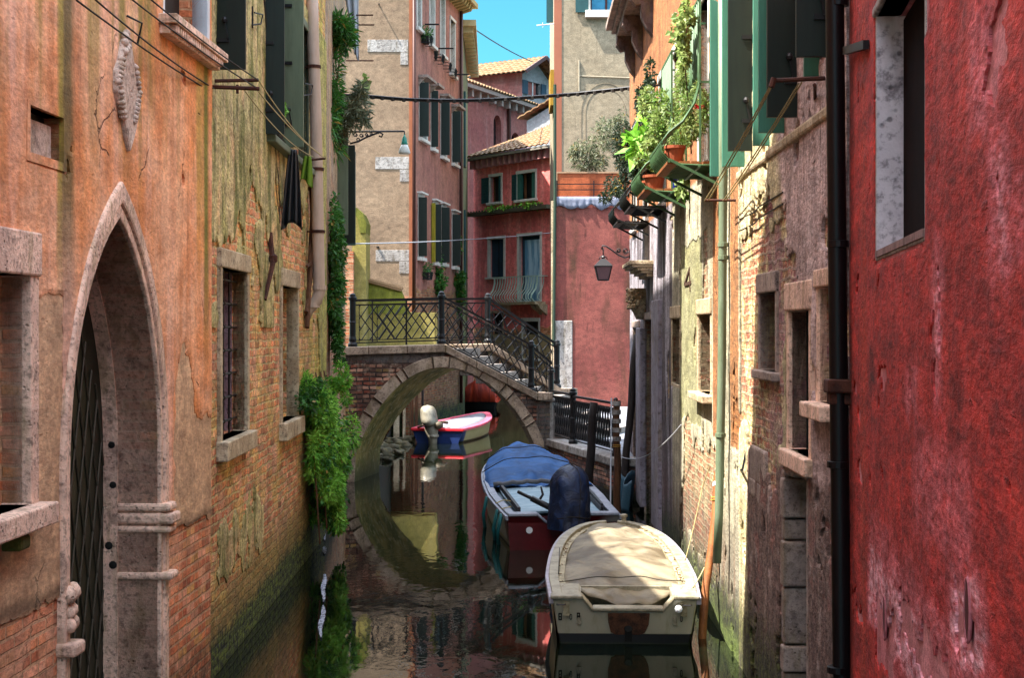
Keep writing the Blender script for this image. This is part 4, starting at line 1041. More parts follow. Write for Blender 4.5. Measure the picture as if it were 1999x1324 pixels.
# ================================================================== CREAM HOUSE WITH BALCONIES
H = thing('cream_house', 'cream plastered house numbered 4 with orange upper floor and plant filled window cages', 'house', (2.1, 20, 0)); w = WE; Sx = w.S
r = w.rect(1368, 1392, 614, 768, 1380)
f = window(H, w, r, .22, .10, .17, .08, .03, stone=M['stone_pale'], pane=M['dark'], grille=M['rust'], cols=6, rows=4, label='rusty barred window near the green drainpipe', rad=.009)
window(H, w, w.rect(1314, 1330, 622, 750, 1322), .16, .08, .16, .0, .02, stone=M['stone_pale'], pane=M['dark'], grille=M['rust'], cols=3, rows=3, label='narrow barred window in shade')
for x0, x1, yt, lab in ((1239, 1252, 640, 'dark doorway at the far corner'), (1262, 1280, 625, 'dark doorway under the carved capital')):
    r = (Sx(x1), Sx(x0), -.3, w.Z(x0, yt)); window(H, w, r, .2, .07, .12, 0, .03, stone=M['stone_grey'], pane=M['shut_dk'], label=lab)
mb = MB(); w.box(mb, Sx(1296), Sx(1282), .1, 3.4, -.05, .08); w.box(mb, Sx(1262), Sx(1253), .1, 3.0, -.05, .10); mb.build('pilaster', stone_mat('violet_grey_stone', '8e8792', '6e6872', .4, 2), H, bevel=.02)
# carved capital and moulded corbel
c0 = w.P(1262, 590, .1); rnd = random.Random(3); mb = MB()
mb.lathe(c0+Vector((0, 0, -.28)), [(.06, 0), (.12, .12), (.17, .2), (.14, .3), (.22, .42), (.2, .5)], 14)
for k in range(70):
    a = rnd.uniform(0, 6.28); zz = rnd.uniform(-.1, .2); p = c0+Vector((.2*math.cos(a), .2*math.sin(a), zz)); mb.lathe(p, [(.003, -.03), (.03, -.015), (.034, .01), (.003, .035)], 6)
mb.build('carved_capital', M['stone_pale'], H, smooth=True)
mb = MB(); a0, a1 = Sx(1278), Sx(1262)
for k, (z0, z1, o) in enumerate(((0, .05, .12), (.05, .09, .2), (.09, .14, .26), (.14, .18, .34), (.18, .24, .38))): zc = w.Z(1270, 543); w.box(mb, a0-.05*k*.5, a1+.05*k*.5, zc+z0, zc+z1-.002, -.05, o)
mb.build('moulded_corbel', M['stone_pale'], H, bevel=.008)
# the painted number 4 on its greenish patch
mb = MB()
for a, b in (((1351, 524), (1341, 556)), ((1341, 556), (1354.5, 551)), ((1351, 524), (1352, 569))): mb.bar(w.P(*a, .026), w.P(*b, .026), .04, .012, up=(w.n.x, w.n.y, 0))
mb.build('number_four', simple('dark_brown_paint', hx('3b2412'), .9), H)
# stone balcony on scroll corbels, high up
mb = MB(); zc = w.Z(1246, 62)
a0, a1 = (23.0-13.72), (27.3-13.72)
for k, (z0, z1, o) in enumerate(((0, .1, .34), (.102, .17, .42), (.172, .28, .52))): w.box(mb, a0-.03*k, a1+.03*k, zc+z0, zc+z1, -.1, o)
w.box(mb, a0, a1, zc+.9, zc+1.0, .2, .45); 
bal = mb.build('stone_balcony', M['stone_grey'], H, bevel=.012)
mb = MB(); 
for k in range(12): a = a0+.1+k*(a1-a0-.2)/11; mb.lathe(w.pt(a, zc+.28, .34), [(.05, 0), (.03, .08), (.075, .22), (.03, .45), (.05, .62)], 8)
mb.build('baluster', M['stone_grey'], bal, smooth=True)
mb = MB()
for a in (a0+.15, (a0+a1)/2, a1-.35):
    pts = [w.pt(a, zc-.001, -.02), w.pt(a, zc-.001, .34), w.pt(a, zc-.16, .36), w.pt(a, zc-.26, .28), w.pt(a, zc-.24, .2), w.pt(a, zc-.42, .2), w.pt(a, zc-.6, .12), w.pt(a, zc-.72, .02), w.pt(a, zc-.75, -.02)]
    mb.prism(pts, Vector((w.d.x, w.d.y, 0))*.2)
mb.build('scroll_corbel', M['stone_dark'], bal, bevel=.015)
# tall upper windows behind the cages
for Y0 in (15.95, 18.9, 21.0, 24.0, 26.6):
    a = Y0-13.72; window(H, w, (a+.1, a+1.0, 4.75, 6.5), .2, .09, .12, .08, .03, stone=M['frame_white'], pane=M['dark'], mull=M['shut_gr'], sill_proud=.05)
for Yw, wd, mt, cv, tp in ((14.5, .17, 'shut_gr', True, 6.1),): shutter(H, w, 0, 345, Yw, wd, tp, M[mt], curved=cv, ang=91)
mb = MB(); mb.tube([P(1410, 345, 14.35)+Vector((0, 0, 2)), P(1412, 345, 14.35), P(1410, 700, 14.35), P(1404, 1000, 14.35), P(1400, 1100, 14.35)], .04, 12)
dp = mb.build('drainpipe', M['pipe_green'], H, smooth=True)
mb = MB()
for py, px in ((478, 1412), (503, 1412), (850, 1407)): mb.lathe(P(px, py, 14.35), [(.04, -.02), (.05, -.018), (.05, .018), (.04, .02)], 12)
mb.build('pipe_collar', M['pipe_green'], dp)
w.face([(0, -1), (w.L, -1), (w.L, 8.9), (0, 8.9)], 'wall', M['Eb'], H, D=9)
e1 = (w.S(1408), w.S(1334), .5, 1.75); e2 = (w.S(1386), w.S(1375), 2.5, 4.1)
def rend(s, z):
    if z > 4.5: return 1
    n1 = .32*fr(s, z, 1.0, 51)+.1*fr(s, z, 5, 52)
    return -max(bx(s, z, e1)+n1, bx(s, z, e2)+n1*.35, .5*fr(s*.8, z*.5, 1.5, 54)-.24 if s < 7.5 else -1)
layer(w, 'render_coat', M['E'], H, (0, w.L, -.2, 8.8), rend, .036, .022, .008)
mb = MB(); mb.prism([w.pt(-.1, 8.92, .25), w.pt(w.L+.1, 8.92, .25), w.pt(w.L+.1, 9.8, -4), w.pt(-.1, 9.8, -4)], (0, 0, .1)); mb.build('roof', M['roof'], H)

# window cages with belly bars
def cage(Y0, ln, mats, label, planks):
    a0 = Y0-WE.A.y; a1 = a0+ln; w = WE; c = w.pt(a0, 4.62)
    T = thing('window_cage', label, 'window cage', c, 'belly shaped window cages on the cream house')
    prof = [(.19, 6.3), (.19, 5.45), (.24, 5.25), (.36, 5.06), (.50, 4.95), (.575, 4.85), (.57, 4.75), (.50, 4.67), (.38, 4.63), (.2, 4.62), (.0, 4.62)]
    mb = MB(); n = int(ln/.13)
    for k in range(n+1): mb.tube([w.pt(a0+ln*k/n, z, o) for o, z in prof], .012, 5)
    mb.build('bars', mats, T, smooth=True)
    mb = MB()
    for o, z in ((.19, 6.3), (.19, 5.45), (.575, 4.85), (.50, 4.66), (.2, 4.61)): mb.bar(w.pt(a0-.02, z, o), w.pt(a1+.02, z, o), .022)
    for a in (a0, a1):
        for o, z in ((.19, 6.3), (.19, 5.45)): mb.bar(w.pt(a, z, o), w.pt(a, z, -.02), .022)
        mb.bar(w.pt(a, 6.3, .19), w.pt(a, 4.65, .19), .02)
        mb.bar(w.pt(a, 4.68, .5), w.pt(a, 4.42, -.01), .028)
    mb.build('frame', mats, T)
    mb = MB()
    for k in range(4): w.box(mb, a0+.02, a1-.02, 4.635, 4.665, .05+k*.12, .155+k*.12)
    mb.build('shelf', planks, T)
    return T
gm = simple('green_cage_paint', hx('3c5a38'), .5, 0, .4, 8, hx('1c2c1c')); dm = simple('black_cage_paint', hx('0c100f'), .45, 0, .3)
cage(15.3, 1.35, gm, 'nearest belly cage, rusty shelf with potted plants, right beside the pale green shutter', M['wood_lt'])
cage(18.3, 1.35, gm, 'second belly cage, green bars and overflowing with bright leaves', M['wood_lt'])
cage(20.9, 1.3, dm, 'third belly cage, black bars in shade with a trailing wire', M['wood_dk'])
cage(23.9, 1.3, dm, 'farthest belly cage, black and lowest in the row by the pink wall', M['wood_dk'])
def pot(loc, r, h, label, mat=None):
    o = MB().lathe(loc, [(r*.7, 0), (r*.95, h*.8), (r*1.1, h*.82), (r*1.1, h), (r*.9, h), (r*.85, h*.9)], 14).build('plant_pot', mat or M['terracotta'], None, smooth=False)
    return tag(o, label, 'plant pot', 'plant pots in the window cages')
for i, (Y, o, r_, h_, lab) in enumerate(((15.5, .42, .1, .17, 'terracotta pot at the near end of the nearest belly cage'), (15.85, .40, .09, .16, 'terracotta pot second along in the nearest belly cage'),
        (16.2, .4, .09, .16, 'terracotta pot at the far end of the nearest belly cage'), (18.5, .38, .13, .17, 'wide terracotta pot at the near end of the second belly cage'),
        (19.1, .38, .1, .16, 'terracotta pot behind the wide one in the second belly cage'))):
    pot(WE.pt(Y-WE.A.y, 4.667, o), r_, h_, lab)
tag(pot(WE.pt(18.42-WE.A.y, 4.667, .14), .06, .14, 'small blue pot against the wall in the second belly cage', simple('blue_glaze', hx('1c2c7c'), .3)), 'small blue pot against the wall in the second belly cage', 'plant pot')
def shrub(name, label, cat, blobs, n, size, mat, seed, stems=None, stem_mat='wood', aspect=2.2, droop=0, extra=None, group=None):
    c = blobs[0][0]; T = thing(name, label, cat, c, group)
    leaf_cloud('foliage', blobs, n, size, mat, T, seed, aspect, droop)
    if stems:
        mb = MB()
        for st, r in stems: mb.tube(st, r, 5)
        mb.build('stem', M[stem_mat], T, smooth=True)
    if extra:
        for nm, bl, nn, sz, mt in extra: leaf_cloud(nm, bl, nn, sz, mt, T, seed+9, 1.3)
    return T
V = Vector
def B_(px, py, Y, rx, ry, rz, wgt=1): return (P(px, py, Y), (rx, ry, rz), wgt)
shrub('potted_plant', 'large feathery yellow green bush filling the nearest belly cage', 'plant',
      [B_(1345, 235, 15.9, .2, .5, .36, 3), B_(1335, 160, 16.2, .12, .4, .25, 1), B_(1370, 190, 15.5, .09, .2, .3, 1)], 7000, .045, M['leaf_bright'], 3, [([P(1350, 300, 15.9), P(1345, 200, 15.9)], .008)], aspect=4)
shrub('potted_plant', 'bright bush spilling over the second belly cage', 'plant',
      [B_(1295, 240, 18.8, .22, .5, .5, 3), B_(1290, 300, 18.7, .28, .4, .22, 1.5), B_(1262, 190, 19.3, .1, .4, .3, .6)], 7000, .06, M['leaf_bright'], 4, [([P(1300, 330, 18.8), P(1292, 230, 18.8)], .01)])
shrub('climbing_plant', 'round leafed creeper climbing the nearest cage bars toward the top', 'plant',
      [B_(1330, 60, 15.7, .07, .3, .3, 1), B_(1338, 100, 15.6, .08, .2, .25, 1), B_(1345, 30, 15.4, .06, .15, .2, .5)], 800, .06, M['leaf_bright'], 5, [([P(1345, 210, 15.6), P(1335, 100, 15.6), P(1347, 15, 15.4)], .006)], aspect=1.3)
shrub('trailing_plant', 'short round leafed creeper dangling below the second belly cage', 'plant',
      [B_(1340, 350, 17.9, .07, .1, .12, 1), B_(1333, 375, 17.9, .06, .1, .1, 1)], 160, .07, M['leaf_bright'], 6, [([P(1352, 325, 17.9), P(1345, 350, 17.9), P(1333, 385, 17.9)], .005)], aspect=1.3)
shrub('potted_plant', 'big leafed light green plant left of the second belly cage', 'plant',
      [B_(1240, 280, 20.9, .2, .25, .2, 1), B_(1262, 265, 21.0, .12, .25, .2, 1)], 90, .22, M['leaf_ivy'], 7, [([P(1262, 340, 21), P(1255, 290, 21)], .01)], aspect=1.6)
shrub('potted_plant', 'dark green shrub in the third belly cage', 'plant',
      [B_(1248, 330, 21.4, .22, .5, .35, 2), B_(1262, 210, 22, .15, .5, .6, 2)], 3800, .08, M['leaf_dark'], 8, [([P(1262, 400, 21.4), P(1255, 250, 21.4)], .012)])
shrub('potted_plant', 'dark conifer like plant in the farthest belly cage', 'plant',
      [B_(1218, 290, 24.5, .18, .5, .75, 2), B_(1205, 370, 24.4, .25, .4, .25, 1)], 4200, .07, M['leaf_dark'], 9, [([P(1222, 410, 24.4), P(1218, 250, 24.4)], .015)], aspect=4)
shrub('flower', 'single red flower in a pot behind the green bars', 'flower', [B_(1367, 207, 15.35, .03, .03, .03, 1)], 30, .05, M['flower_red'], 10, [([P(1367, 210, 15.35), P(1366, 300, 15.35)], .004)])
shrub('potted_plant', 'pink geranium on the sill between the dark shutters', 'plant', [B_(549, 218, 16.6, .06, .1, .13, 1)], 220, .05, M['leaf_ivy'], 12, [([P(552, 262, 16.6), P(548, 195, 16.6)], .006)],
      extra=[('blossom', [B_(541, 188, 16.5, .03, .05, .04, 1)], 30, .035, M['flower_pink'])])
# left side greenery
shrub('ivy', 'large bright green fern like bush hanging over the water at the brick corner', 'ivy',
      [(V((-2.55, 19.4, 1.95)), (.16, .9, .42), 2), (V((-2.48, 20.4, 1.9)), (.22, .8, .55), 2.2), (V((-2.46, 20.0, 1.4)), (.24, .9, .6), 3), (V((-2.40, 20.3, .95)), (.27, .8, .6), 3), (V((-2.36, 20.3, .55)), (.22, .6, .38), 2),
       (V((-2.42, 21.3, 1.3)), (.3, .5, .7), 2), (V((-2.45, 21.6, 2.2)), (.2, .5, .25), .7)], 30000, .075, M['leaf_ivy'], 21,
      [([V((-2.62, 20.3+q, 2.4)), V((-2.46+.05*q, 20.2+q, 1.4)), V((-2.36, 20+q*1.4, .5-.2*abs(q)))], .012) for q in (-.8, -.3, .2, .7, 1.1)], aspect=3.6, droop=.2,
      extra=[('vine_leaves', [(V((-2.44, 20.3, 1.5)), (.26, 1.1, .85), 2), (V((-2.34, 20.4, .5)), (.26, .7, .42), 1), (V((-2.5, 18.9, 2.15)), (.12, .7, .3), .6)], 4200, .05, M['leaf_deep'])])
shrub('ivy', 'narrow strip of dark ivy climbing the pale house behind the drainpipe', 'ivy',
      [(V((-2.66, 23.0, 4.2)), (.13, .6, .8), 2), (V((-2.62, 23.0, 3.1)), (.12, .5, .9), 2), (V((-2.75, 24, 4.5)), (.16, .6, .7), 1)], 6500, .07, M['leaf_deep'], 22,
      [([V((-2.78, 23.2, 2.0)), V((-2.7, 23, 4.8))], .02)], aspect=2.2, droop=.2)
shrub('oleander', 'long leafed oleander high above the ivy at the drainpipe', 'shrub',
      [B_(650, 200, 24.5, .16, .6, .75, 2), B_(648, 60, 24.5, .16, .6, .5, 1.4), B_(676, 62, 24.5, .16, .4, .28, 1)], 3000, .17, M['leaf_deep'], 23,
      [([P(645, 290, 24.5), P(655, 180, 24.5), P(672, 60, 24.5)], .015), ([P(648, 250, 24.5), P(642, 40, 24.5)], .015)], aspect=7)
shrub('oleander', 'light tipped oleander reaching out in front of the tan gable', 'shrub',
      [B_(685, 215, 25.5, .2, .4, .28, 2), B_(705, 190, 25.5, .12, .3, .25, 1), B_(665, 235, 25.5, .2, .4, .3, 1), B_(712, 225, 25.6, .08, .2, .2, .6)], 1500, .16, M['leaf_olive'], 24,
      [([P(660, 300, 25.5), P(680, 240, 25.5), P(712, 165, 25.5)], .012), ([P(668, 280, 25.5), P(690, 215, 25.5)], .01)], aspect=7,
      extra=[('young_leaves', [B_(714, 158, 25.5, .05, .1, .08, 1), B_(650, 40, 24.5, .05, .1, .1, 1)], 40, .12, M['leaf_bright'])])

# ================================================================== BRIDGE
BR = thing('footbridge', 'small stepped brick and stone footbridge with black lattice railings', 'bridge', (-1.7, 39, 0)); w = WN; NS = w.S
ipx = [(690, 915), (694, 890), (703, 862), (720, 828), (745, 790), (775, 755), (805, 733), (835, 721), (862, 717), (895, 721), (925, 732), (955, 751), (985, 778), (1010, 808), (1030, 840), (1043, 870), (1046, 900)]
inn = [w.sz(*p) for p in ipx]; inn[0] = (inn[0][0], -.4); inn[-1] = (inn[-1][0], -.4)
def off_poly(L, d):
    out = []
    for i, p in enumerate(L):
        a = L[max(0, i-1)]; b = L[min(len(L)-1, i+1)]; tx, tz = b[0]-a[0], b[1]-a[1]; q = math.hypot(tx, tz)
        out.append((p[0]-tz/q*d, p[1]+tx/q*d))
    return out
outr = off_poly(inn, .22)
zL, zC, zR = 2.46, 2.515, 1.53            # brick top under the coping
sL, sC, sR = -.3, NS(868), NS(1048)
poly = [(sL, -.4)]+inn+[(sR+.35, -.4), (sR+.35, zR-.0), (sR, zR), (sC, zC), (sL, zL)]
def far(a, z, d=2.05):     # matching point on the far face (the bridge is skewed)
    p = w.pt(a, z); k = (a-inn[0][0])/(inn[-1][0]-inn[0][0]); k = max(0, min(1.15, k)); return Vector((p.x+.30+.35*math.sin(math.pi*min(1, k))+.1*k, p.y+d+.1*k, z))
mb = MB(); n = len(poly); tr = tessellate_polygon([[Vector((a, z, 0)) for a, z in poly]])
mb.add([w.pt(a, z) for a, z in poly], [tuple(t) for t in tr]); mb.add([far(a, z) for a, z in poly], [tuple(t) for t in tr])
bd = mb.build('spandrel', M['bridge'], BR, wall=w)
mb = MB(); rows = []
nI = len(inn); mb.grid([[w.pt(a, z, -.001).lerp(far(a, z), k/8) for a, z in inn] for k in range(9)])
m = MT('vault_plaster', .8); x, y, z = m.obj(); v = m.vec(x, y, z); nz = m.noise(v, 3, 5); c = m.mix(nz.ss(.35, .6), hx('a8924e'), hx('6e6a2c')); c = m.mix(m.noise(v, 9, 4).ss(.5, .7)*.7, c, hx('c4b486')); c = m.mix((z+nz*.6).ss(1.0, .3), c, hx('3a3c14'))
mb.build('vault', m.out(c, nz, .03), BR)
# voussoirs
mb = MB(); 
fi = [(0, 1.6), (1.62, 2.2), (2.22, 3.3), (3.32, 4.0), (4.02, 5.3), (5.32, 5.7), (5.72, 7.4), (7.42, 8.4), (8.42, 9.4), (9.42, 10.3), (10.32, 11.6), (11.62, 12.1), (12.12, 13.4), (13.42, 13.8), (13.82, 16)]
def lerpL(L, t):
    i = min(int(t), len(L)-2); f = t-i; return (L[i][0]*(1-f)+L[i+1][0]*f, L[i][1]*(1-f)+L[i+1][1]*f)
for a, b in fi:
    k = max(2, int((b-a)/.5)); A_ = [lerpL(inn, a+.03+(b-a-.06)*q/k) for q in range(k+1)]; B2 = [lerpL(outr, a+.03+(b-a-.06)*q/k) for q in range(k+1)]
    strip(w, A_, B2, -.25, .035+.008*((int(a*10)) % 3), mb)
mb.build('arch_ring', M['coping'], BR, bevel=.012)
# copings near and far
def coping(side, pts, name='coping_stone'):
    mb = MB()
    for p, q in zip(pts[:-1], pts[1:]):
        for k in range(3):
            a = p.lerp(q, k/3+.002); b = p.lerp(q, (k+1)/3-.002); o = Vector((w.n.x, w.n.y, 0))*.07*side; i_ = Vector((w.n.x, w.n.y, 0))*-.32*side; u = Vector((0, 0, .155))
            mb.hexa([a+o, b+o, b+i_, a+i_, a+o+u, b+o+u, b+i_+u, a+i_+u])
    return mb.build(name, M['coping'], BR, bevel=.015)
nl = [w.pt(sL, zL), w.pt(sC, zC), w.pt(sR, zR), w.pt(sR+.33, zR)]
coping(1, nl)
FC = V((-.51, 32.45, 0)); FF = V((.97, 33.3, 0)); fl = [V((-3.0, 31.7, zL)), V((FC.x, FC.y, zC)), V((FF.x, FF.y, zR)), V((FF.x+.35, FF.y+.3, zR))]
coping(-1, fl)
# deck and steps
mb = MB(); nb = [p.copy() for p in nl]
def slab(a, b, c, d, z0, z1): mb.hexa([V((q.x, q.y, z0)) for q in (a, b, c, d)]+[V((q.x, q.y, z1)) for q in (a, b, c, d)])
slab(nb[0], nb[1], fl[1], fl[0], zL-.15, zC+.06)
dk = mb.build('deck', M['step'], BR)
NSTP = 6
for k in range(NSTP):
    mb = MB(); t0, t1 = k/NSTP, (k+1)/NSTP; zt = zC+.06-(k+1)*(zC-zR)/NSTP
    slab(nb[1].lerp(nb[2], t0), nb[1].lerp(nb[2], t1), fl[1].lerp(fl[2], t1), fl[1].lerp(fl[2], t0), zt-.2, zt)
    mb.build('step', M['step'], BR, bevel=.012)
mb = MB(); slab(nb[2], nb[3], fl[3], fl[2], .2, zR+.04); q0 = nb[3]+V((.3, .0, 0)); 
[slab(nb[3]+V((.22*k, 0, 0)), nb[3]+V((.22*k+.22, 0, 0)), fl[3]+V((.3*k+.3, 0, 0)), fl[3]+V((.3*k, 0, 0)), .0, zR-.17*(k+1)) for k in range(4)]
mb.build('landing', M['step'], BR)
# railings
def post(parent, p, h, r=.075, name='post'):
    return MB().lathe(p, [(r*1.5, 0), (r*1.5, .05), (r*1.05, .09), (r*1.2, .14), (r*.95, .2), (r*.95, h*.45), (r*1.15, h*.47), (r*.95, h*.5), (r*.95, h-.1), (r*1.3, h-.08), (r*1.3, h-.04), (r*1.0, h-.03), (r*.9, h+.02), (r*.3, h+.045)], 12).build(name, M['iron'], parent, smooth=False)
def panel(parent, a, b, h0, h1, mode=0, name='railing_panel'):
    """lattice between two foot points"""
    mb = MB(); a0 = a+V((0, 0, h0)); b0 = b+V((0, 0, h0)); a1 = a+V((0, 0, h1)); b1 = b+V((0, 0, h1))
    L = (b-a).length; H_ = h1-h0; f = lambda u, v: a0.lerp(b0, u/L)+V((0, 0, v))
    mb.bar(a1, b1, .06, .042); mb.bar(f(0, H_-.09), f(L, H_-.09), .026); mb.bar(a0, b0, .03, .022); mb.bar(f(0, .05), f(L, .05), .016)
    mb.bar(f(.03, 0), f(.03, H_), .028); mb.bar(f(L-.03, 0), f(L-.03, H_), .028); mb.bar(f(.13, 0), f(.13, H_-.09), .014); mb.bar(f(L-.13, 0), f(L-.13, H_-.09), .014)
    lo, hi = .05, H_-.09; hh = hi-lo; sp = .17 if mode == 0 else .21
    def clip(u0, v0, u1, v1):
        u_lo, u_hi = .13, L-.13; t0, t1 = 0., 1.; du, dv = u1-u0, v1-v0
        for p_, q_ in ((-du, u0-u_lo), (du, u_hi-u0), (-dv, v0-lo), (dv, hi-v0)):
            if abs(p_) < 1e-9:
                if q_ < 0: return
            else:
                r_ = q_/p_
                if p_ < 0: t0 = max(t0, r_)
                else: t1 = min(t1, r_)
        if t1-t0 > .02: mb.bar(f(u0+du*t0, v0+dv*t0), f(u0+du*t1, v0+dv*t1), .018 if mode == 0 else .024)
    nS = int(L/sp)+8
    if mode == 0:      # woven lattice: long diagonals one way, alternately interrupted the other way
        for k in range(-6, nS):
            u = k*sp; s_ = .72
            if k % 3 != 1: clip(u, lo, u+hh*s_, hi)
            else:
                clip(u, lo, u+hh*s_*.34, lo+hh*.34); clip(u+hh*s_*.66, lo+hh*.66, u+hh*s_, hi)
            if k % 2 == 0: clip(u, hi, u+hh*s_, lo)
            else: clip(u+hh*s_*.3, lo+hh*.7, u+hh*s_*.66, lo+hh*.34)
    else:              # tall pointed lattice along the quay
        for k in range(-4, nS*2):
            u = k*sp*.8; clip(u, lo, u+.3, hi); clip(u+.3, lo, u, hi)
    return mb.build(name, M['iron'], parent)
up = .17; inn_o = Vector((w.n.x, w.n.y, 0))*-.13
n0, n1, n2 = [q+inn_o+V((0, 0, up)) for q in (w.pt(NS(692), zL+.0), w.pt(NS(866), zC), w.pt(NS(1042), zR))]
for p_ in (n0, n1, n2): post(BR, p_, 1.0, .062)
panel(BR, n0, n1, .07, .9); panel(BR, n1, n2, .05, .94)
mid = n0.lerp(n1, .6); MB().bar(mid, mid+V((0, 0, .9)), .035).build('baluster', M['iron'], BR)
f0, f1, f2 = V((-2.9, 31.6, zL+up)), V((FC.x, FC.y-.15, zC+up)), V((FF.x, FF.y-.15, zR+up))
for p_ in (f1, f2): post(BR, p_, 1.0, .062)
panel(BR, f0, f1, .07, .93); panel(BR, f1, f2, .05, .94)
n3 = V((.80, 31.35, .75))
panel(BR, n2, V((n3.x, n3.y, zR-.18)), .05, .92)
mb = MB(); mb.box((.64, 31.15, -.4), (.84, 31.5, 1.5)); mb.box((.61, 31.1, 1.5), (.87, 31.54, 1.58)); mb.build('end_pier', M['stone_white'], BR, bevel=.03)

# ------------------------------------------------------------------ quay on the right
QA = V((.66, 31.5, 0)); QB = V((1.73, 26.7, 0)); QC = V((2.22, 26.5, 0))
qm = MT('quay_brick', .85); x, y, z = qm.obj(); v = qm.vec(x, y, z); nf = qm.noise(v, 7, 5, .65); n_ = qm.noise(v, 1.5, 3)
bc, br_ = qm.brick(y+x*.2, z, hx('6a4a40'), hx('4c3832'), hx('332a26')); c = qm.mix(nf.ss(.5, .7)*.6, bc, hx('8a8078')); c = qm.mix((z+n_*.2).ss(.45, .2), c, hx('101208'))
mb = MB(); pts = [QA, QB, QC, V((2.25, 28.6, 0)), V((7, 28.6, 0)), V((7, 44.6, 0)), V((1.1, 44.6, 0)), V((.72, 33.2, 0))]
mb.prism([V((p.x, p.y, -1)) for p in pts], (0, 0, 1.645)); q = structure(mb.build('quay', qm.out(c, br_+nf*.5, .02)))
pm = MT('grey_paving', .6, 0, .4); x, y, z = pm.obj(); v = pm.vec(x, y, z); n_ = pm.noise(v, 2, 4); c = pm.mix(n_.ss(.4, .6), hx('8c8f98'), hx('6c7078'))
g1 = (y*1.2).frac().ss(.05, .0); c = pm.mix(g1*.3, c, hx('4c4c50'))
mb = MB(); mb.prism([V((p.x, p.y, .647)) for p in [QA+V((.33, 0, 0)), QB+V((.33, .3, 0)), V((2.12, 27, 0)), V((2.3, 28.65, 0)), V((6.9, 28.7, 0)), V((6.9, 44.4, 0)), V((1.2, 44.4, 0))]], (0, 0, .07)); structure(mb.build('pavement', pm.out(c, n_, .01)))
mb = MB(); d_ = (QB-QA).normalized(); nn = V((-d_.y, d_.x, 0)); nn = nn if nn.x > 0 else -nn
L_ = (QB-QA).length; k = 0.
while k < L_-.2:
    ln = random.uniform(.9, 1.5); a = QA+d_*k; b = QA+d_*min(L_, k+ln-.015); z0, z1 = .6, .75
    mb.hexa([V((q.x, q.y, z)) for z in (z0, z1) for q in (a-nn*.05, b-nn*.05, b+nn*.33, a+nn*.33)]); k += ln
a, b = QB+V((0, -.03, 0)), QC; mb.hexa([V((q.x, q.y, z)) for z in (.6, .75) for q in (a-V((.05, .05, 0)), b-V((0, .05, 0)), b+V((0, .3, 0)), a+V((0, .3, 0)))])
structure(mb.build('kerb', M['stone_white'], bevel=.02))
RT = thing('quay_railing', 'low black lattice railing along the stone edged quay', 'railing', (1.2, 29, .75))
g = V((.14, 0, .75)); ra, rb, rc = QA+g, QA.lerp(QB, .5)+g, QB+g
post(RT, ra+V((0, 0, 0)), 1.42, .06); post(RT, QA.lerp(QB, .36)+g, 1.04, .06); 
panel(RT, ra, QA.lerp(QB, .36)+g, .07, .95, 1); panel(RT, QA.lerp(QB, .36)+g, QA.lerp(QB, .95)+g, .07, .92, 1)
post(RT, QA.lerp(QB, .95)+g, .98, .045)

# ------------------------------------------------------------------ left bank behind the bridge
mb = MB(); mb.prism([V(p) for p in ((-9, 29.95, -1), (-3.32, 29.95, -1), (-3.15, 33, -1), (-3.45, 43.9, -1), (-9, 43.9, -1))], (0, 0, 3.2+.15)); structure(mb.build('landing_ground', M['bridge']))
G = thing('garden_wall', 'yellow green plastered wall with tiled lean-to top behind the bridge railing', 'wall', (-3.9, 43, 2)); ym = plaster('yellow_plaster', 'b8a658', '9c8e42', 'c4b478', None, 1.2, 0, 71., '5c5a1c')
om = plaster('mossy_olive_plaster', '7c7c1e', '66681c', '8c8a34', None, 3, 0, 81., '3c3c10')
Wg = Wall((-4.6, 43.0), (-2.5, 43.0), -1)
mb = MB(); Wg.box(mb, 0, Wg.S(852), 2.3, Wg.Z(700, 610), -.9, 0); mb.build('wall', ym, G, wall=Wg)
mb = MB(); a, b = Wg.P(716, 548, -.1), Wg.P(782, 566, -.1); a2, b2 = Wg.P(704, 612, .02), Wg.P(800, 612, .02)
mb.prism([a2, b2, b, a], (0, .5, 0)); mb.build('lean_to', om, G, wall=Wg)
mb = MB()
for k in range(17): p = a.lerp(b, k/16)+V((0, .1, .0)); mb.tube([p+V((0, -.18, .0)), p+V((0, .4, .06))], .045, 8)
mb.build('tile_edge', M['roof'], G)
G2 = thing('buttress', 'tall yellow buttress with mossy curved top beside the iron shutters', 'buttress', (-4.1, 42.5, 0))
W2 = Wall((-4.6, 42.3), (-3.0, 42.3), -1)
mb = MB(); pr = [(W2.S(688), -1), (W2.S(715), -1)]+[(W2.S(x), W2.Z(x, y)) for x, y in ((715, 452), (713, 435), (706, 420), (698, 411), (688, 408))]
mb.prism([W2.pt(a, z) for a, z in pr], (0, 1.2, 0)); mb.build('pier', ym, G2, wall=W2)
mb = MB(); pr = [(W2.S(x), W2.Z(x, y)) for x, y in ((715, 455), (716, 435), (708, 416), (698, 406), (690, 404), (690, 412), (698, 425), (704, 455))]
mb.prism([W2.pt(a, z, .03) for a, z in pr], (0, 1.25, 0)); mb.build('moss_cap', om, G2, wall=W2)
mb = MB(); W2.box(mb, W2.S(676), W2.S(692), -1, W2.Z(684, 492), -.5, .25); bp = plaster('brick_pier_mat', 'b0683c', 'a86038', None, 12., 1, 0, 91.); mb.build('brick_jamb', bp, G2, wall=W2)
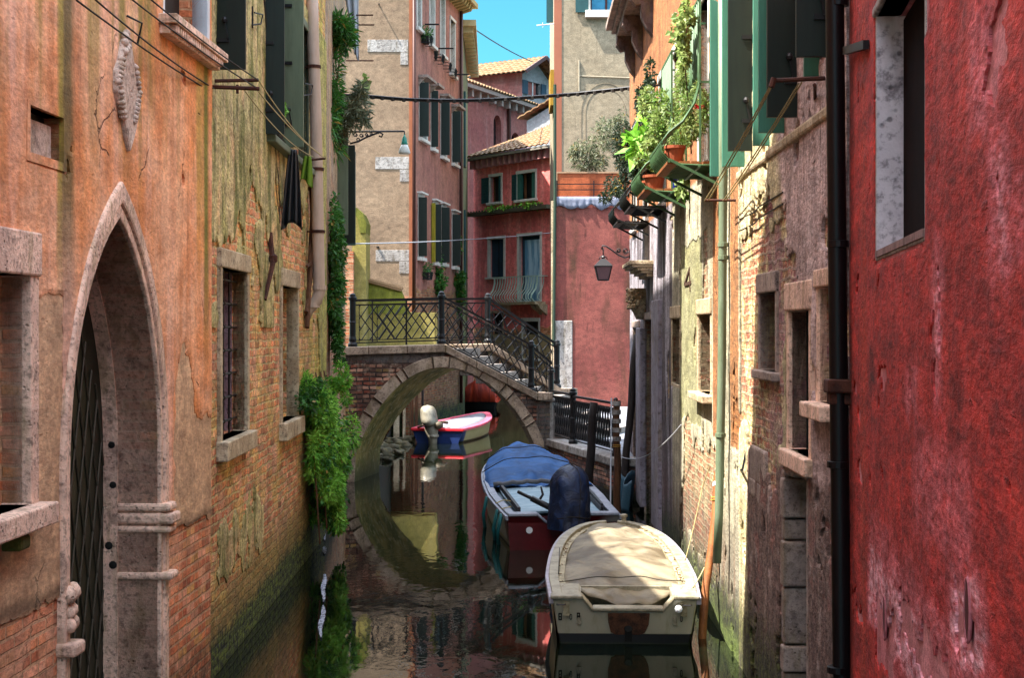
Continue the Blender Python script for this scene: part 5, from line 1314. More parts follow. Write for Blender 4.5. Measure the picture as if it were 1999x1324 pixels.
# posts and rubble visible through the arch
T = thing('door_posts', 'pale and brown timber posts standing in the water under the arch', 'posts', (-3, 43.8, 0))
for px, wd, mt, top in ((775, .16, 'stone_pale', 735), (790, .07, 'stone_pale', 740), (803, .06, 'wood', 700), (814, .09, 'wood', 700), (826, .06, 'wood_dk', 690), (741, .2, 'wood', 760)):
    p = P(px, 800, 43.6); MB().box((p.x-wd/2, 43.4, -.4), (p.x+wd/2, 43.6, EYE+(640-top)/F*43.5)).build('post', M[mt], T, bevel=.01)
rnd = random.Random(11)
for i, (px, py, r_) in enumerate(((738, 893, .13), (752, 885, .17), (768, 878, .2), (783, 868, .2), (762, 862, .16), (746, 872, .15), (795, 860, .18), (741, 880, .14), (777, 884, .12), (757, 897, .1))):
    q = PZ(px, py, .05); mb = MB(); rows = []
    for a in range(9):
        th = math.pi*(a+.02)/8.04; rows.append([q+V((math.sin(th)*math.cos(f_)*1.25, math.sin(th)*math.sin(f_), math.cos(th)*.62))*r_*(1+.9*mnoise.noise(V((math.cos(f_)*math.sin(th)*1.6+i*3, math.sin(f_)*math.sin(th)*1.6, math.cos(th)*1.6)))) for f_ in [2*math.pi*b/14 for b in range(15)]])
    o = mb.grid(rows).build('rock', stone_mat('mossy_rubble', '4c4430', '2f3018', .7) if i == 0 else bpy.data.materials['mossy_rubble'], None, smooth=True)
    tag(o, 'mossy rubble stone in the shallow water under the left springing of the arch', 'rock', 'rubble under the arch')

# ================================================================== TAN AND SALMON CORNER HOUSE
H = thing('corner_house', 'tall corner house, tan gable wall and salmon side with rows of black shutters', 'house', (-2.9, 45, 0))
w = WT; Sx = w.S; w.face([(0, -1), (w.L, -1), (w.L, 14.0), (0, 14.0)], 'gable_wall', M['T'], H, D=.3)
mb = MB()
for x0, x1, y0, y1 in ((718, 797, 77, 101), (782, 797, 102, 126), (733, 801, 306, 330), (781, 803, 331, 354), (734, 804, 488, 510), (780, 804, 511, 534)):
    w.box(mb, *w.rect(x0, x1, y0, y1), -.02, .012)
mb.build('quoin_patch', M['stone_white'], H, bevel=.004)
mb = MB(); w.box(mb, Sx(799), w.L, -.5, 13.9, -.02, .014); mb.build('corner_strip', simple('salmon_strip', hx('b06a48'), .85, 0, .3, 1.5), H)
mb = MB(); w.box(mb, Sx(786), w.L-.05, -.5, 3.9, -.02, .02); mb.build('brick_corner', bp, H, wall=w)
mb = MB(); mb.tube([w.P(740, 8, -.02), w.P(742, 10, .2)], .02, 5); mb.lathe(w.P(738, 482, .03), [(.02, -.02), (.05, 0), (.02, .02)], 8); mb.build('fitting', M['iron'], H)
w = WP; Sx = w.S
rowsW = [((814, 822, -60, 52), (839, 848, -60, 84), (860, 868, -40, 104), (879, 888, 36, 142)),
         ((819, 833, 160, 268), (842, 849, 176, 288), (861, 871, 196, 304), (883, 892, 216, 318)),
         ((817, 826, 384, 502), (846, 854, 398, 512), (862, 870, 404, 514), (883, 891, 418, 520))]
for ri, rw in enumerate(rowsW):
    for ci, (x0, x1, yt, yb) in enumerate(rw):
        a, b = Sx(x0), Sx(x1); z0, z1 = w.Z(x0, yb), w.Z(x0, yt)
        f = window(H, w, (a, b, z0, z1), .18, .07, .1, .1, .03, stone=M['frame_white'], pane=M['dark'] if ri else M['frame_white'], sill_proud=.08)
        mb = MB(); o0 = .03; wd = min(.26, (b-a)*.36)
        if ri:
            for e, sg in ((a-.07, 1),):
                z_a, z_b = z0+.02, z1-.02
                mb.hexa([w.pt(e, z, o) for z in (z_a, z_b) for o in (o0,)]*0 or [w.pt(e-.02, z_a, .03), w.pt(e+.02, z_a, .03), w.pt(e+.06, z_a, .03+wd), w.pt(e+.02, z_a, .03+wd), w.pt(e-.02, z_b, .03), w.pt(e+.02, z_b, .03), w.pt(e+.06, z_b, .03+wd), w.pt(e+.02, z_b, .03+wd)])
            mb.build('shutter', M['shut_dk'], f)
            if ri == 1:
                mb = MB(); w.box(mb, a-.15, b+.15, z1+.12, z1+.2, -.02, .28); mb.prism([w.pt(a-.1, z1+.12, .0), w.pt(a-.1, z1+.12, .2), w.pt(a-.1, z1-.1, .0)], Vector((w.d.x, w.d.y, 0))*.1); mb.build('hood', M['stone_grey'], f)
            if ri == 2:
                mb = MB(); w.box(mb, a-.15, b+.15, z1+.1, z1+.15, -.02, .14); mb.build('hood', M['frame_white'], f)
mb = MB(); a = Sx(840); w.box(mb, Sx(842)-.02, Sx(842)+.1, w.Z(842, 512), w.Z(842, 396), .02, .12); mb.build('yellow_shutter', simple('yellow_paint', hx('a89a20'), .6), H)
w.face([(0.0, -1), (w.L, -1), (w.L, 14.0), (0, 14.0)], 'side_wall', M['P'], H, D=5)
mb = MB(); mb.tube([V((-2.80, 43.90, 14)), V((-2.80, 43.90, 2.3))], .05, 8); p = w.P(896, 300, .08); mb.tube([V((p.x, p.y, 13.9)), V((p.x, p.y, .5))], .055, 8); mb.build('drainpipe', M['pipe_brown'], H, smooth=True)
mb = MB(); 
for k in range(20): a = .2+k*(w.L-.3)/20; mb.prism([w.pt(a, 13.75, 0), w.pt(a, 13.75, .42), w.pt(a, 13.6, .34), w.pt(a, 13.5, 0)], Vector((w.d.x, w.d.y, 0))*.16)
w.box(mb, -.05, w.L+.1, 13.76, 13.92, -.05, .5); mb.build('cornice', simple('ochre_cornice', hx('9c8c5c'), .8), H)
T2 = w
for px, py, Y, l in ((818, 47, 45.6, .6), (848, 94, 47.6, .6), (880, 145, 50.2, .6)):
    p = P(px, py, Y); tag(MB().tube([V((-2.7, Y, p.z))if 0 else p-V((.12, 0, 0)), p+V((l, 0, 0))], .025, 6).build('washing_rod', M['iron'], None), {47: 'upper washing rod of three on the salmon wall', 94: 'middle washing rod of three on the salmon wall', 145: 'lowest washing rod of three, reaching into the sky'}[py], 'rod')
def wbox(px, py, Y, label, leaf=None, n=400):
    p = P(px, py, Y); T = thing('flower_box', label, 'flower box', p)
    mb = MB()
    for z in (0, .1, .2):
        q = p+V((0, 0, z)); mb.tube([q, q+V((.3, 0, 0)), q+V((.36, .6, 0)), q+V((.06, .6, 0))], .012, 5, closed=True)
    for k in range(5): q = p+V((.32+.01*k, .12*k, 0)); mb.tube([q, q+V((0.04, 0, .22))], .01, 5)
    mb.build('rack', M['iron'], T)
    if leaf: leaf_cloud('foliage', [(p+V((.15, .3, .28)), (.2, .4, .25), 1)], n, .09, leaf, T, int(px)); MB().box(p+V((.05, .05, .02)), p+V((.28, .5, .2))).build('box', M['wood_dk'], T)
    return T
wbox(818, 82, 45.0, 'flower box with green plant on the uppermost salmon window', M['leaf_deep'])
T = wbox(842, 118, 46.9, 'empty rack with dark bucket under the second upper window'); MB().lathe(P(846, 114, 46.9)+V((0, .2, 0)), [(.12, 0), (.17, .28), (.16, .28)], 12).build('bucket', M['pipe_black'], T)
wbox(857, 134, 48.3, 'empty iron rack under the third upper window')
wbox(868, 146, 49.2, 'empty iron rack farthest along, under the last upper window')
wbox(818, 545, 45.2, 'terracotta flower box with white blooms at the low corner window', M['leaf_deep'], 300)
shrub('trailing_plant', 'dense dark creeper hanging below the middle low windows of the salmon wall', 'plant', [B_(850, 540, 47.4, .32, .7, .45, 2), B_(856, 560, 47.4, .2, .5, .3, 1), B_(856, 480, 48, .1, .4, .8, .5)], 3000, .12, M['leaf_deep'], 31)
shrub('trailing_plant', 'long creeper hanging at the far end of the salmon wall', 'plant', [B_(890, 545, 50.5, .28, .6, .3, 1.5), B_(896, 580, 50.8, .2, .5, .7, 2), B_(893, 470, 50.8, .12, .4, .8, .5)], 3200, .12, M['leaf_deep'], 32)
# ================================================================== OLIVE HOUSE
H = thing('olive_house', 'narrow sliver of olive green house past the salmon facade', 'house', (-1.7, 56, 0)); w = WS
w.face([(0, -1), (w.L, -1), (w.L, 13.2), (0, 13.2)], 'wall', M['S'], H, D=5)
mb = MB(); w.box(mb, -.05, w.L, 13.2, 13.4, -.05, .45)
for k in range(14): mb.box((-1.66, 52+.7*k, 13.0), (-1.32, 52.2+.7*k, 13.2))
mb.build('cornice', simple('cream_cornice', hx('b8ac84'), .8), H)
mb = MB()
for Y0, z0 in ((53.2, 8.6), (53.4, 4.5)): w.box(mb, Y0-51.85, Y0-51.2, z0, z0+2.6, -.0, .07)
mb.build('shutter', M['shut_sea'], H)
# ================================================================== RED HOUSE ACROSS THE END
H = thing('rose_house', 'rose red canal house with white framed windows and small iron balcony, across the far end', 'house', (0, 60, 0)); w = WR; Sx = w.S; fw = M['frame_white']
cur = simple('brown_curtain', hx('5c3a20'), .8)
def shl(f, r, side, wd, mt, o=.06):
    a = r[0]-wd-.08 if side < 0 else r[1]+.08
    mb = MB(); w.box(mb, a, a+wd, r[2], r[3], .02, o)
    z = r[2]+.1
    while z < r[3]-.1: w.box(mb, a+.05, a+wd-.05, z, z+.04, o, o+.015); z += .11
    mb.build('shutter', mt, f)
r = w.rect(958, 979, 346, 396); f = window(H, w, r, .2, .1, .12, .1, .03, stone=fw, pane=M['dark'], mull=cur, label='left upper window with one shutter open'); shl(f, r, -1, .5, M['shut_sea'])
mb = MB(); w.box(mb, r[1]-.12, r[1]-.02, r[2], r[3], -.1, .05); mb.build('shutter', M['shut_sea'], f)
r = w.rect(1012, 1046, 340, 391); f = window(H, w, r, .2, .1, .12, .1, .03, stone=fw, pane=M['dark'], label='right upper window with pale curtain'); shl(f, (r[0]+.02, r[1], r[2], r[3]), -1, .3, M['shut_sea'])
mb = MB(); w.box(mb, r[0], r[0]+.2, r[2], r[3], -.1, .04); w.box(mb, r[1]-.28, r[1]-.04, r[2], r[3], -.15, -.02); mb.build('shutter', simple('green_half_shutter', hx('2c5a50'), .5), f)
mb = MB(); w.box(mb, r[0]+.3, r[0]+.38, r[2], r[3], -.14, -.08); mb.build('casement', cur, f)
r = w.rect(956, 984, 468, 542); f = window(H, w, r, .12, .12, .12, .08, .03, stone=fw, label='closed dark blue shutters'); w.pane(r, .12, M['shut_blue'], f, 'closed_shutter')
mb = MB(); w.box(mb, (r[0]+r[1])/2-.015, (r[0]+r[1])/2+.015, r[2], r[3], -.12, -.1); mb.build('gap', M['dark'], f)
r = w.rect(1014, 1055, 462, 588); f = window(H, w, r, .15, .12, .12, .0, .03, stone=fw, pane=M['shut_blue'], label='tall balcony door with blue curtain')
bc_ = MT('blue_curtain', .8); x, y, z = bc_.obj(); n_ = bc_.noise(bc_.vec(x*5, y*5, z*.9), 1, 5); c = bc_.mix(n_.ss(.35, .65), hx('4f7a94'), hx('9ab2c0')); bc_.out(c)
mb = MB(); rows = []
for j in range(9): rows.append([w.pt(r[0]+.22+(r[1]-r[0]-.4)*i/30, r[2]+(r[3]-r[2]-.15)*j/8, -.11+.02*math.sin(i*1.4)) for i in range(31)])
mb.grid(rows).build('curtain', bc_.m, f, smooth=True)
# lower openings
r = w.rect(1022, 1052, 628, 700); window(H, w, r, .15, .1, .14, .08, .03, stone=fw, pane=M['dark'], grille=M['rust'], cols=3, rows=3, label='ground floor window')
r = w.rect(958, 982, 612, 720); window(H, w, r, .2, .08, .1, 0, .02, stone=M['stone_pale'], pane=M['dark'], label='dark ground floor doorway')
mb = MB(); w.box(mb, 0.02, w.L-.05, w.Z(1000, 416), w.Z(1000, 409), -.02, .38)
for k in range(26): w.box(mb, .1+k*.2, .14+k*.2, w.Z(1000, 409)+.001, w.Z(1000, 409)+.06, .3, .36)
led = mb.build('ledge_gutter', simple('mossy_ledge', hx('4a4636'), .9), H)
leaf_cloud('ledge_weeds', [(w.P(985, 406, .2), (.7, .15, .1), 1), (w.P(1052, 402, .2), (.55, .15, .16), 2), (w.P(1010, 406, .2), (.5, .15, .08), 1)], 700, .12, M['leaf_ivy'], led, 41)['kind'] = 'stuff'
# eaves with small brackets
mb = MB(); zc = 9.72
for k in range(14): w.box(mb, .12+k*.39, .24+k*.39, zc-.35, zc-.02, -.02, .26)
mb.build('eaves_bracket', simple('rose_bracket', hx('b07a78'), .8), H)
mb = MB(); w.box(mb, -.1, w.L+.1, zc-.02, zc+.08, -.05, .42); mb.build('gutter', simple('grey_gutter', hx('7a746c'), .6), H)
w.face([(0, -1), (w.L, -1), (w.L, zc), (0, zc)], 'wall', M['R'], H, D=5)
mb = MB(); w.box(mb, .6, w.L-.02, -.5, 2.75, -.01, .01); mb.build('plinth', simple('cream_plinth', hx('a8946c'), .9, 0, .6, 2), H)
e0, e1 = w.pt(-.15, zc+.1, .45), w.pt(w.L+.1, zc+.1, .45)
RR, RL = P(1088, 240, 62.0), P(1003, 274, 64.2)
tile_roof('roof', e0, e1, RR, RL, 16, 8, H)
mb = MB(); pc = w.pt(-.15, zc+.1, -5); 
tile_roof('roof_hip', pc, e0, RL, RL+V((-.05, .1, 0)), 6, 6, H, simple('dark_lilac_tile', hx('6c6068'), .8))
# balcony
BL = MB(); r0, r1 = w.S(980)+.05, w.S(1072)-.1; zb = w.Z(1025, 590); zt = w.Z(1025, 545)
w.box(BL, r0+.15, r1-.1, zb-.1, zb, -.02, .5); bl = BL.build('balcony_slab', M['stone_pale'], H)
mb = MB(); n_ = 17
prof = lambda q: [(o, z) for o, z in ((.42, 1.0), (.42, .78), (.5, .5), (.68, .28), (.7, .14), (.55, .0))]
for k in range(n_): a = r0+.1+(r1-r0-.2)*k/(n_-1); mb.tube([w.pt(a, zb+z*.95, o) for o, z in prof(0)], .02, 5)
for a in (r0+.05, r1-.05):
    for q in (0, .2): mb.tube([w.pt(a, zb+z*.95, (o-q*1.4)) for o, z in prof(0)], .02, 5)
mb.bar(w.pt(r0, zb+.97, .42), w.pt(r1, zb+.97, .42), .04); mb.bar(w.pt(r0, zb+.97, .42), w.pt(r0, zb+.97, 0), .04); mb.bar(w.pt(r1, zb+.97, .42), w.pt(r1, zb+.97, 0), .04)
mb.build('balcony_bars', simple('pale_green_iron', hx('9ab0a0'), .5), bl)
mb = MB()
for a in (r0+.4, r1-.5, r1-.15): mb.prism([w.pt(a, zb-.1, 0), w.pt(a, zb-.1, .45), w.pt(a, zb-.25, .35), w.pt(a, zb-.5, 0)], Vector((w.d.x, w.d.y, 0))*.16)
mb.build('balcony_corbel', M['stone_pale'], bl)
# ================================================================== PINK CHAPEL AND ROOFS BEHIND
H = thing('pink_chapel', 'faded pink building with arched windows and long tiled roof behind the rose house', 'building', (-1, 75, 0)); w = WH; Sx = w.S
def archpoly(x0, x1, yt, yb):
    a, b = Sx(x0), Sx(x1); z1 = w.Z(x0, yt); z0 = w.Z(x0, yb); rr = (b-a)/2; c = (a+b)/2; return [(a, z0), (b, z0)]+[(c+rr*math.cos(t*math.pi/8), z1-rr+rr*math.sin(t*math.pi/8)) for t in range(0, 9)]
for q in ((964, 979, 222, 290), (998, 1016, 256, 300)):
    pl = archpoly(*q); w.holes.append((pl, .3)); mb = MB(); w.box(mb, pl[0][0], pl[1][0], pl[0][1], max(z for a, z in pl), -.34, -.29); mb.build('window', M['glass'], H)
zE = 14.2
w.face([(0, -1), (w.L, -1), (w.L, zE), (0, zE)], 'wall', M['H'], H, D=5)
mb = MB(); p = w.P(991, 260, .1); mb.tube([V((p.x, p.y, zE)), V((p.x, p.y, 2))], .09, 7); mb.build('drainpipe', M['pipe_brown'], H)
mb = MB(); w.box(mb, -.2, w.L+.2, zE, zE+.18, -.05, .45)
for k in range(12): w.box(mb, .3+k*.85, .5+k*.85, zE-.35, zE, -.02, .3)
mb.build('cornice', simple('pale_cornice', hx('b8a49c'), .8), H)
tile_roof('roof', w.pt(-.4, zE+.2, .5), w.pt(w.L+.6, zE+.2, .5), w.pt(w.L+.6, zE+1.4, -3), w.pt(-.4, zE+2.3, -4.2), 34, 9, H, amp=.06)
mb = MB(); mb.lathe(w.pt(1.6, zE+.9, -3.2), [(2.0, 0), (1.9, .5), (1.4, .95), (.6, 1.25), (.05, 1.32)], 20); mb.build('dome', M['W'] and simple('pale_blue_white', hx('b0c0cc'), .6), H, smooth=True)
# dormer house
H = thing('roof_dormer', 'pink attic dormer with tiled gable roof and dark shutters on the skyline', 'dormer', (1, 84, 15))
Wd = Wall((-3.0, 86.0), (.55, 84.0), -1); Wf = Wall((.57, 84.0), (2.05, 86.2), -1)
zT = Wd.Z(1004, 142)
mb = MB(); Wd.box(mb, 0, Wd.L, 10, zT, -4, 0); mb.build('side_wall', M['H'], H, wall=Wd)
pk = (Wf.L/2, Wf.Z(1032, 128)); f = [(0, 10), (Wf.L, 10), (Wf.L, zT-.1), (Wf.L/2, zT+.75), (0, zT-.1)]
rw_ = Wf.rect(1018, 1042, 155, 183, 1020); Wf.hole((.5, 1.75, Wf.Z(1020, 182), Wf.Z(1020, 155)), .15); Wf.face(f, 'front_wall', M['W'], H, D=3)
mb = MB(); z0, z1 = Wf.Z(1020, 182), Wf.Z(1020, 155); Wf.box(mb, .5, 1.75, z0, z1, -.16, -.14); pn = mb.build('window', M['glass'], H)
mb = MB(); Wf.box(mb, 1.1, 1.17, z0, z1, -.13, -.06); Wf.box(mb, .5, .58, z0, z1, -.13, -.06); mb.build('casement', M['white'], pn)
mb = MB(); Wf.box(mb, -.05, .45, z0, z1, .02, .08); Wf.box(mb, 1.8, 2.3, z0, z1, .02, .08); mb.build('shutter', M['shut_blue'], H)
rd = Vector((Wf.d.x, Wf.d.y, 0)); fr = Wf.n; A_ = Wf.pt(Wf.L/2, zT+.95, .7); Lf = Wf.pt(-.7, zT-.1, .7); Rt_ = Wf.pt(Wf.L+.7, zT-.1, .7); bk = Vector((-Wf.n.x, -Wf.n.y, 0))*5.2
tile_roof('roof', Lf+bk, Lf, A_, A_+bk, 16, 6, H, amp=.06); tile_roof('roof_right', Rt_, Rt_+bk, A_+bk, A_, 16, 6, H, amp=.06)
mb = MB(); mb.bar(Lf, A_, .08, .2); mb.bar(A_, Rt_, .08, .2); mb.build('barge_board', simple('mauve_board', hx('6e5052'), .7), H)
# white building
H = thing('white_house', 'small bright white gable building between the chapel and the beige house', 'house', (1.4, 68, 10)); Ww = Wall((.66, 69.0), (4.0, 66.5), -1)
Ww.face([(0, 0), (Ww.L, 0), (Ww.L, Ww.Z(1078, 180)), (Ww.S(1079), Ww.Z(1079, 205)), (0, Ww.Z(1030, 236))], 'wall', M['W'], H, D=3)
tile_roof('roof', Ww.pt(-.3, Ww.Z(1030, 232), .3), Ww.pt(Ww.L, Ww.Z(1078, 150), .3), Ww.pt(Ww.L, Ww.Z(1078, 140), -2.8), Ww.pt(-.3, Ww.Z(1030, 224), -2.8), 12, 8, H)
H = thing('distant_roof', 'tiled roof and pale chimney far behind the dormer by the beige house', 'building', (3.4, 92, 15))
mb = MB(); mb.box((1.9, 90, 5), (4.6, 94, EYE+(640-165)/F*91)); mb.build('wall', M['W'], H)
tile_roof('roof', P(1058, 185, 89.5), P(1090, 190, 89.5), P(1090, 165, 93), P(1060, 166, 93), 9, 5, H, amp=.06)
mb = MB(); p = P(1068, 150, 91); mb.box((p.x-.5, 90.5, p.z-2), (p.x+.5, 91.3, p.z)); mb.box((p.x-.6, 90.4, p.z), (p.x+.6, 91.4, p.z+.2)); mb.build('chimney', M['stone_pale'], H)
# ================================================================== LOW PINK HOUSE WITH TERRACE + BEIGE HOUSE
H = thing('terrace_house', 'low dark pink house with roof terrace and white quoin beside the quay', 'house', (2, 44.5, 0)); w = WK; Sx = w.S
zt = w.Z(1150, 392)
w.face([(0, -1), (w.L, -1), (w.L, zt), (0, zt)], 'wall', M['K'], H, D=2.9)
mb = MB(); w.box(mb, .06, Sx(1118), -.5, w.Z(1100, 626), -.02, .03); mb.build('quoin', M['stone_white'], H, bevel=.02)
mb = MB(); w.box(mb, -.06, .02, -.5, zt, -.02, .05); mb.build('corner_stone', M['stone_pale'], H)
mb = MB(); w.box(mb, Sx(1088), Sx(1290), zt+.02, w.Z(1150, 336), -.5, -.3); mb.build('parapet', plaster('orange_parapet', 'c4663a', 'b25a34', None, None, 1, 0, 7.), H, wall=w)
mb = MB(); zp = w.Z(1150, 336); w.box(mb, Sx(1088), Sx(1290), zp, zp+.04, -.52, -.28); w.box(mb, Sx(1086), Sx(1089), zt, zp, -.52, -.28); mb.build('parapet_rim', simple('pale_rim', hx('c49a78'), .8), H)
mb = MB()
for y in (359, 370): mb.bar(w.P(1086, y, -.05), w.P(1280, y, -.05), .025)
for x in (1088, 1160, 1240): mb.bar(w.P(x, 393, -.05), w.P(x, 352, -.05), .03)
mb.build('terrace_rail', M['iron'], H)
mb = MB(); rows = []
for j in range(4): rows.append([w.pt(Sx(1087)+(Sx(1215)-Sx(1087))*i/60, zt+.12-j*.10-.05*mnoise.noise(V((i*.11, j*.3, 2)))*j-(.02 if (i//9) % 2 and j == 3 else 0), .05+.05*mnoise.noise(V((i*.33, j*.4, 7)))*(j/2)) for i in range(61)])
mb.grid(rows).build('terrace_cloth', simple('lilac_grey_awning', hx('6c7080'), .9, 0, .5, 3), H, smooth=True, solid=.01)
T = thing('small_olive_tree', 'grey leafed olive tree growing in a pot on the terrace', 'tree', P(1148, 380, 45.2))
leaf_cloud('crown', [B_(1150, 290, 45.4, .55, .6, .5, 2), B_(1190, 270, 45.4, .5, .6, .55, 1.6), B_(1125, 300, 45.4, .32, .4, .32, .8), B_(1165, 325, 45.4, .6, .5, .3, 1.2), B_(1210, 240, 45.6, .3, .4, .5, .6)], 3200, .13, M['leaf_olive'], T, 51, 4)
mb = MB(); mb.tube([P(1148, 392, 45.2), P(1148, 340, 45.2), P(1150, 300, 45.3), P(1160, 260, 45.4)], [.04, .03, .02, .01], 6)
for a, b in (((1148, 345), (1125, 300)), ((1148, 340), (1185, 290)), ((1150, 310), (1135, 270)), ((1185, 290), (1212, 245))): mb.tube([P(*a, 45.2), P(*b, 45.4)], [.02, .008], 5)
mb.build('trunk', simple('grey_bark', hx('6c6450'), .9), T)
H = thing('beige_house', 'tall beige house with salmon corner and arched outline in the plaster', 'house', (2, 47.5, 0)); w = WL; Sx = w.S
f = window(H, w, w.rect(1153, 1216, -90, 21, 1153), .2, .12, .12, .22, .03, stone=M['frame_white'], pane=simple('sky_reflection_blue', hx('3c7a9c'), .15), mull=simple('brown_casement', hx('4c1c14'), .6), sill_proud=.15, label='window with green shutter and blue reflection')  # pane coloured blue: sky reflection put into its base colour
mb = MB(); r = w.rect(1124, 1149, -90, 24, 1124); w.box(mb, *r, .02, .07); mb.build('shutter', M['shut_sea'], f)
w.face([(0, 6.0), (w.L, 6.0), (w.L, 15), (0, 15)], 'wall', M['L'], H, D=6)
mb = MB(); w.box(mb, -.02, Sx(1097), 6.9, 14.9, -.02, .02); mb.build('corner_strip', simple('salmon_corner', hx('bc7458'), .85, 0, .2, 1), H)
mb = MB()
cx, cz, ra_ = Sx(1183), w.Z(1183, 222), Sx(1183)-Sx(1135)
for rr_, wd in ((ra_, .012), (ra_*.82, .01)): mb.tube([w.pt(cx+rr_*math.cos(t*math.pi/20), cz+rr_*1.25*math.sin(t*math.pi/20), .003) for t in range(0, 21)]+[w.pt(cx-rr_, cz-.9, .003)], wd, 4)
mb.build('plaster_arch', simple('arch_scar', hx('a8977e'), .9), H)
mb = MB(); mb.tube([w.P(1131, 118, .03), w.P(1131, 178, .03)], .03, 6); mb.tube([w.P(1131, 148, .02), w.P(1240, 152, .02)], .018, 5); mb.build('conduit', simple('cream_conduit', hx('c0b49c'), .7), H)
mb = MB(); w.box(mb, -.25, -.04, w.Z(1083, 40), 14.9, -.3, -.22); mb.build('shutter', M['shut_sea'], H)
mb = MB(); mb.tube([w.P(1083, 45, -.1), w.P(1048, 48, -.1)], .02, 5); mb.tube([w.P(1060, 42, -.1), w.P(1060, 52, -.1)], .012, 5); mb.build('aerial', M['white'], H)
mb = MB(); mb.box((1.2, 48, w.Z(1080, 200)), (1.31, 50, w.Z(1080, 130))); mb.build('yellow_bracket', simple('yellow_plaster_edge', hx('c49a2c'), .8), H)
mb = MB(); mb.tube([V((1.24, 44.45, w.Z(1079, 195))), V((1.24, 44.45, zt-.05)), V((1.2, 44.42, 2.5))], .045, 8); mb.build('drainpipe', simple('dark_green_pipe', hx('2c3a2c'), .5), H)

# ================================================================== BOATS
class Boat:
    """hull lofted along +y (bow); l = length, hw(t) half width, zg(t) gunwale height, rake"""
    def __init__(s, pos, head, L, hw, zg, rake=.25, bow=None):
        s.p = V(pos); a = R(head); s.f = V((math.sin(a), math.cos(a), 0)); s.r = V((math.cos(a), -math.sin(a), 0)); s.L = L; s.hw = hw; s.zg = zg; s.rake = rake
    def w(s, x, y, z): return s.p+s.r*x+s.f*y+V((0, 0, z))
    def hull(s, n=26, m=7, bilge=.82, keel=-.12):
        rows = []
        for i in range(n+1):
            t = i/n; hwid = s.hw(t); g = s.zg(t); y = t*s.L; row = []
            for side in (1, -1):
                pts = []
                for k in range(m+1):
                    u = k/m                     # 0 gunwale .. 1 keel
                    flare = 1-(1-bilge)*u**1.2 - (0 if u < .75 else (u-.75)/.25*bilge*.95)
                    z = g+(keel-g)*min(1, u/.8) if u < .8 else keel-.04*(u-.8)/.2
                    yy = y - (s.rake*(t**6)*u*1.2 if t > .5 else -s.rake*u*(1-t*2))
                    pts.append(s.w(side*hwid*max(.02, flare), yy, z))
                row += pts if side == 1 else pts[::-1][1:]
            rows.append(row)
        mb = MB().grid(rows); b = len(rows[0]); nv = len(mb.v)
        mb.f.append(tuple(range(b))[::-1]); mb.f.append(tuple(nv-b+k for k in range(b)))
        return mb
    def rim(s, w0, w1, z0, z1, n=40, t0=0, t1=1, bowclose=True):
        """flat band following the gunwale from inner offset w0 to outer w1"""
        mb = MB()
        def pt(t, side, off, z):
            h = s.hw(t)+off; dt = .004; sl = (s.hw(min(1, t+dt))-s.hw(max(0, t-dt)))/(2*dt*s.L)
            return s.w(side*max(0, h), t*s.L+max(-1, min(0, sl*.0))+0, z)
        for side in (1, -1):
            V4 = []; fs = []
            for i in range(n+1):
                t = t0+(t1-t0)*(1-(1-i/n)**1.6); g = s.zg(t); a = s.rp(t, side, w0); b = s.rp(t, side, w1)
                V4 += [a+V((0, 0, g+z0)), b+V((0, 0, g+z0)), b+V((0, 0, g+z1)), a+V((0, 0, g+z1))]
            for i in range(n):
                for k in range(4): fs.append((i*4+k, i*4+(k+1) % 4, i*4+4+(k+1) % 4, i*4+4+k))
            fs += [(3, 2, 1, 0), (n*4, n*4+1, n*4+2, n*4+3)]; mb.add(V4, fs)
        return mb
    def rp(s, t, side, off):
        e = 1e-3; t_ = min(t, 1-e); h = s.hw(t_); sl = (s.hw(min(1, t_+e))-s.hw(t_-e))/((min(1, t_+e)-(t_-e))*s.L)
        nx, ny = 1, -sl; q = math.hypot(nx, ny); nx, ny = nx/q, ny/q
        x = h+nx*off; y = t*s.L+ny*off
        if t >= 1-1e-6: x = max(0, h+nx*off)
        return s.w(side*x, y, 0)
# ---- cream boat in front
t_ = None
hwc = lambda t: .735*max(0, (1-(max(0, t-.1)/.9)**3.6))**.42*(.925+.075*min(1, t*4)) if t < 1 else 0.0
b = Boat((1.06, 14.42, 0), 2.2, 4.7, hwc, lambda t: .45+.12*t**2, .3)
T = thing('cream_boat', 'cream fibreglass boat under a dirty beige tarpaulin, nearest in the canal', 'boat', b.w(0, 2, 0))
hm = MT('cream_gelcoat', .35, 0, .5); x, y, z = hm.obj(); v = hm.vec(x, y, z); n_ = hm.noise(v, 2.5, 5); nf = hm.noise(v, 14, 5, .7); st = hm.noise(hm.vec(x*9, y*9, z*.8), 1, 4)
c = hm.mix(n_.ss(.4, .65)*.5, hx('c4bba0'), hx('a39a7c')); c = hm.mix(st.ss(.56, .72)*.45, c, hx('86803c')); c = hm.mix(nf.ss(.6, .8)*.4, c, hx('6c6244')); c = hm.mix(z.ss(.11, .10), c, hx('0d0f0b')); c = hm.mix((z+n_*.05).ss(.05, .03), c, hx('2a3016'))
cream = hm.out(c, nf, .002)
rimm = simple('stained_cream_rim', hx('ccc2a6'), .45, 0, .6, 7, hx('6e6248'), bump=.002)
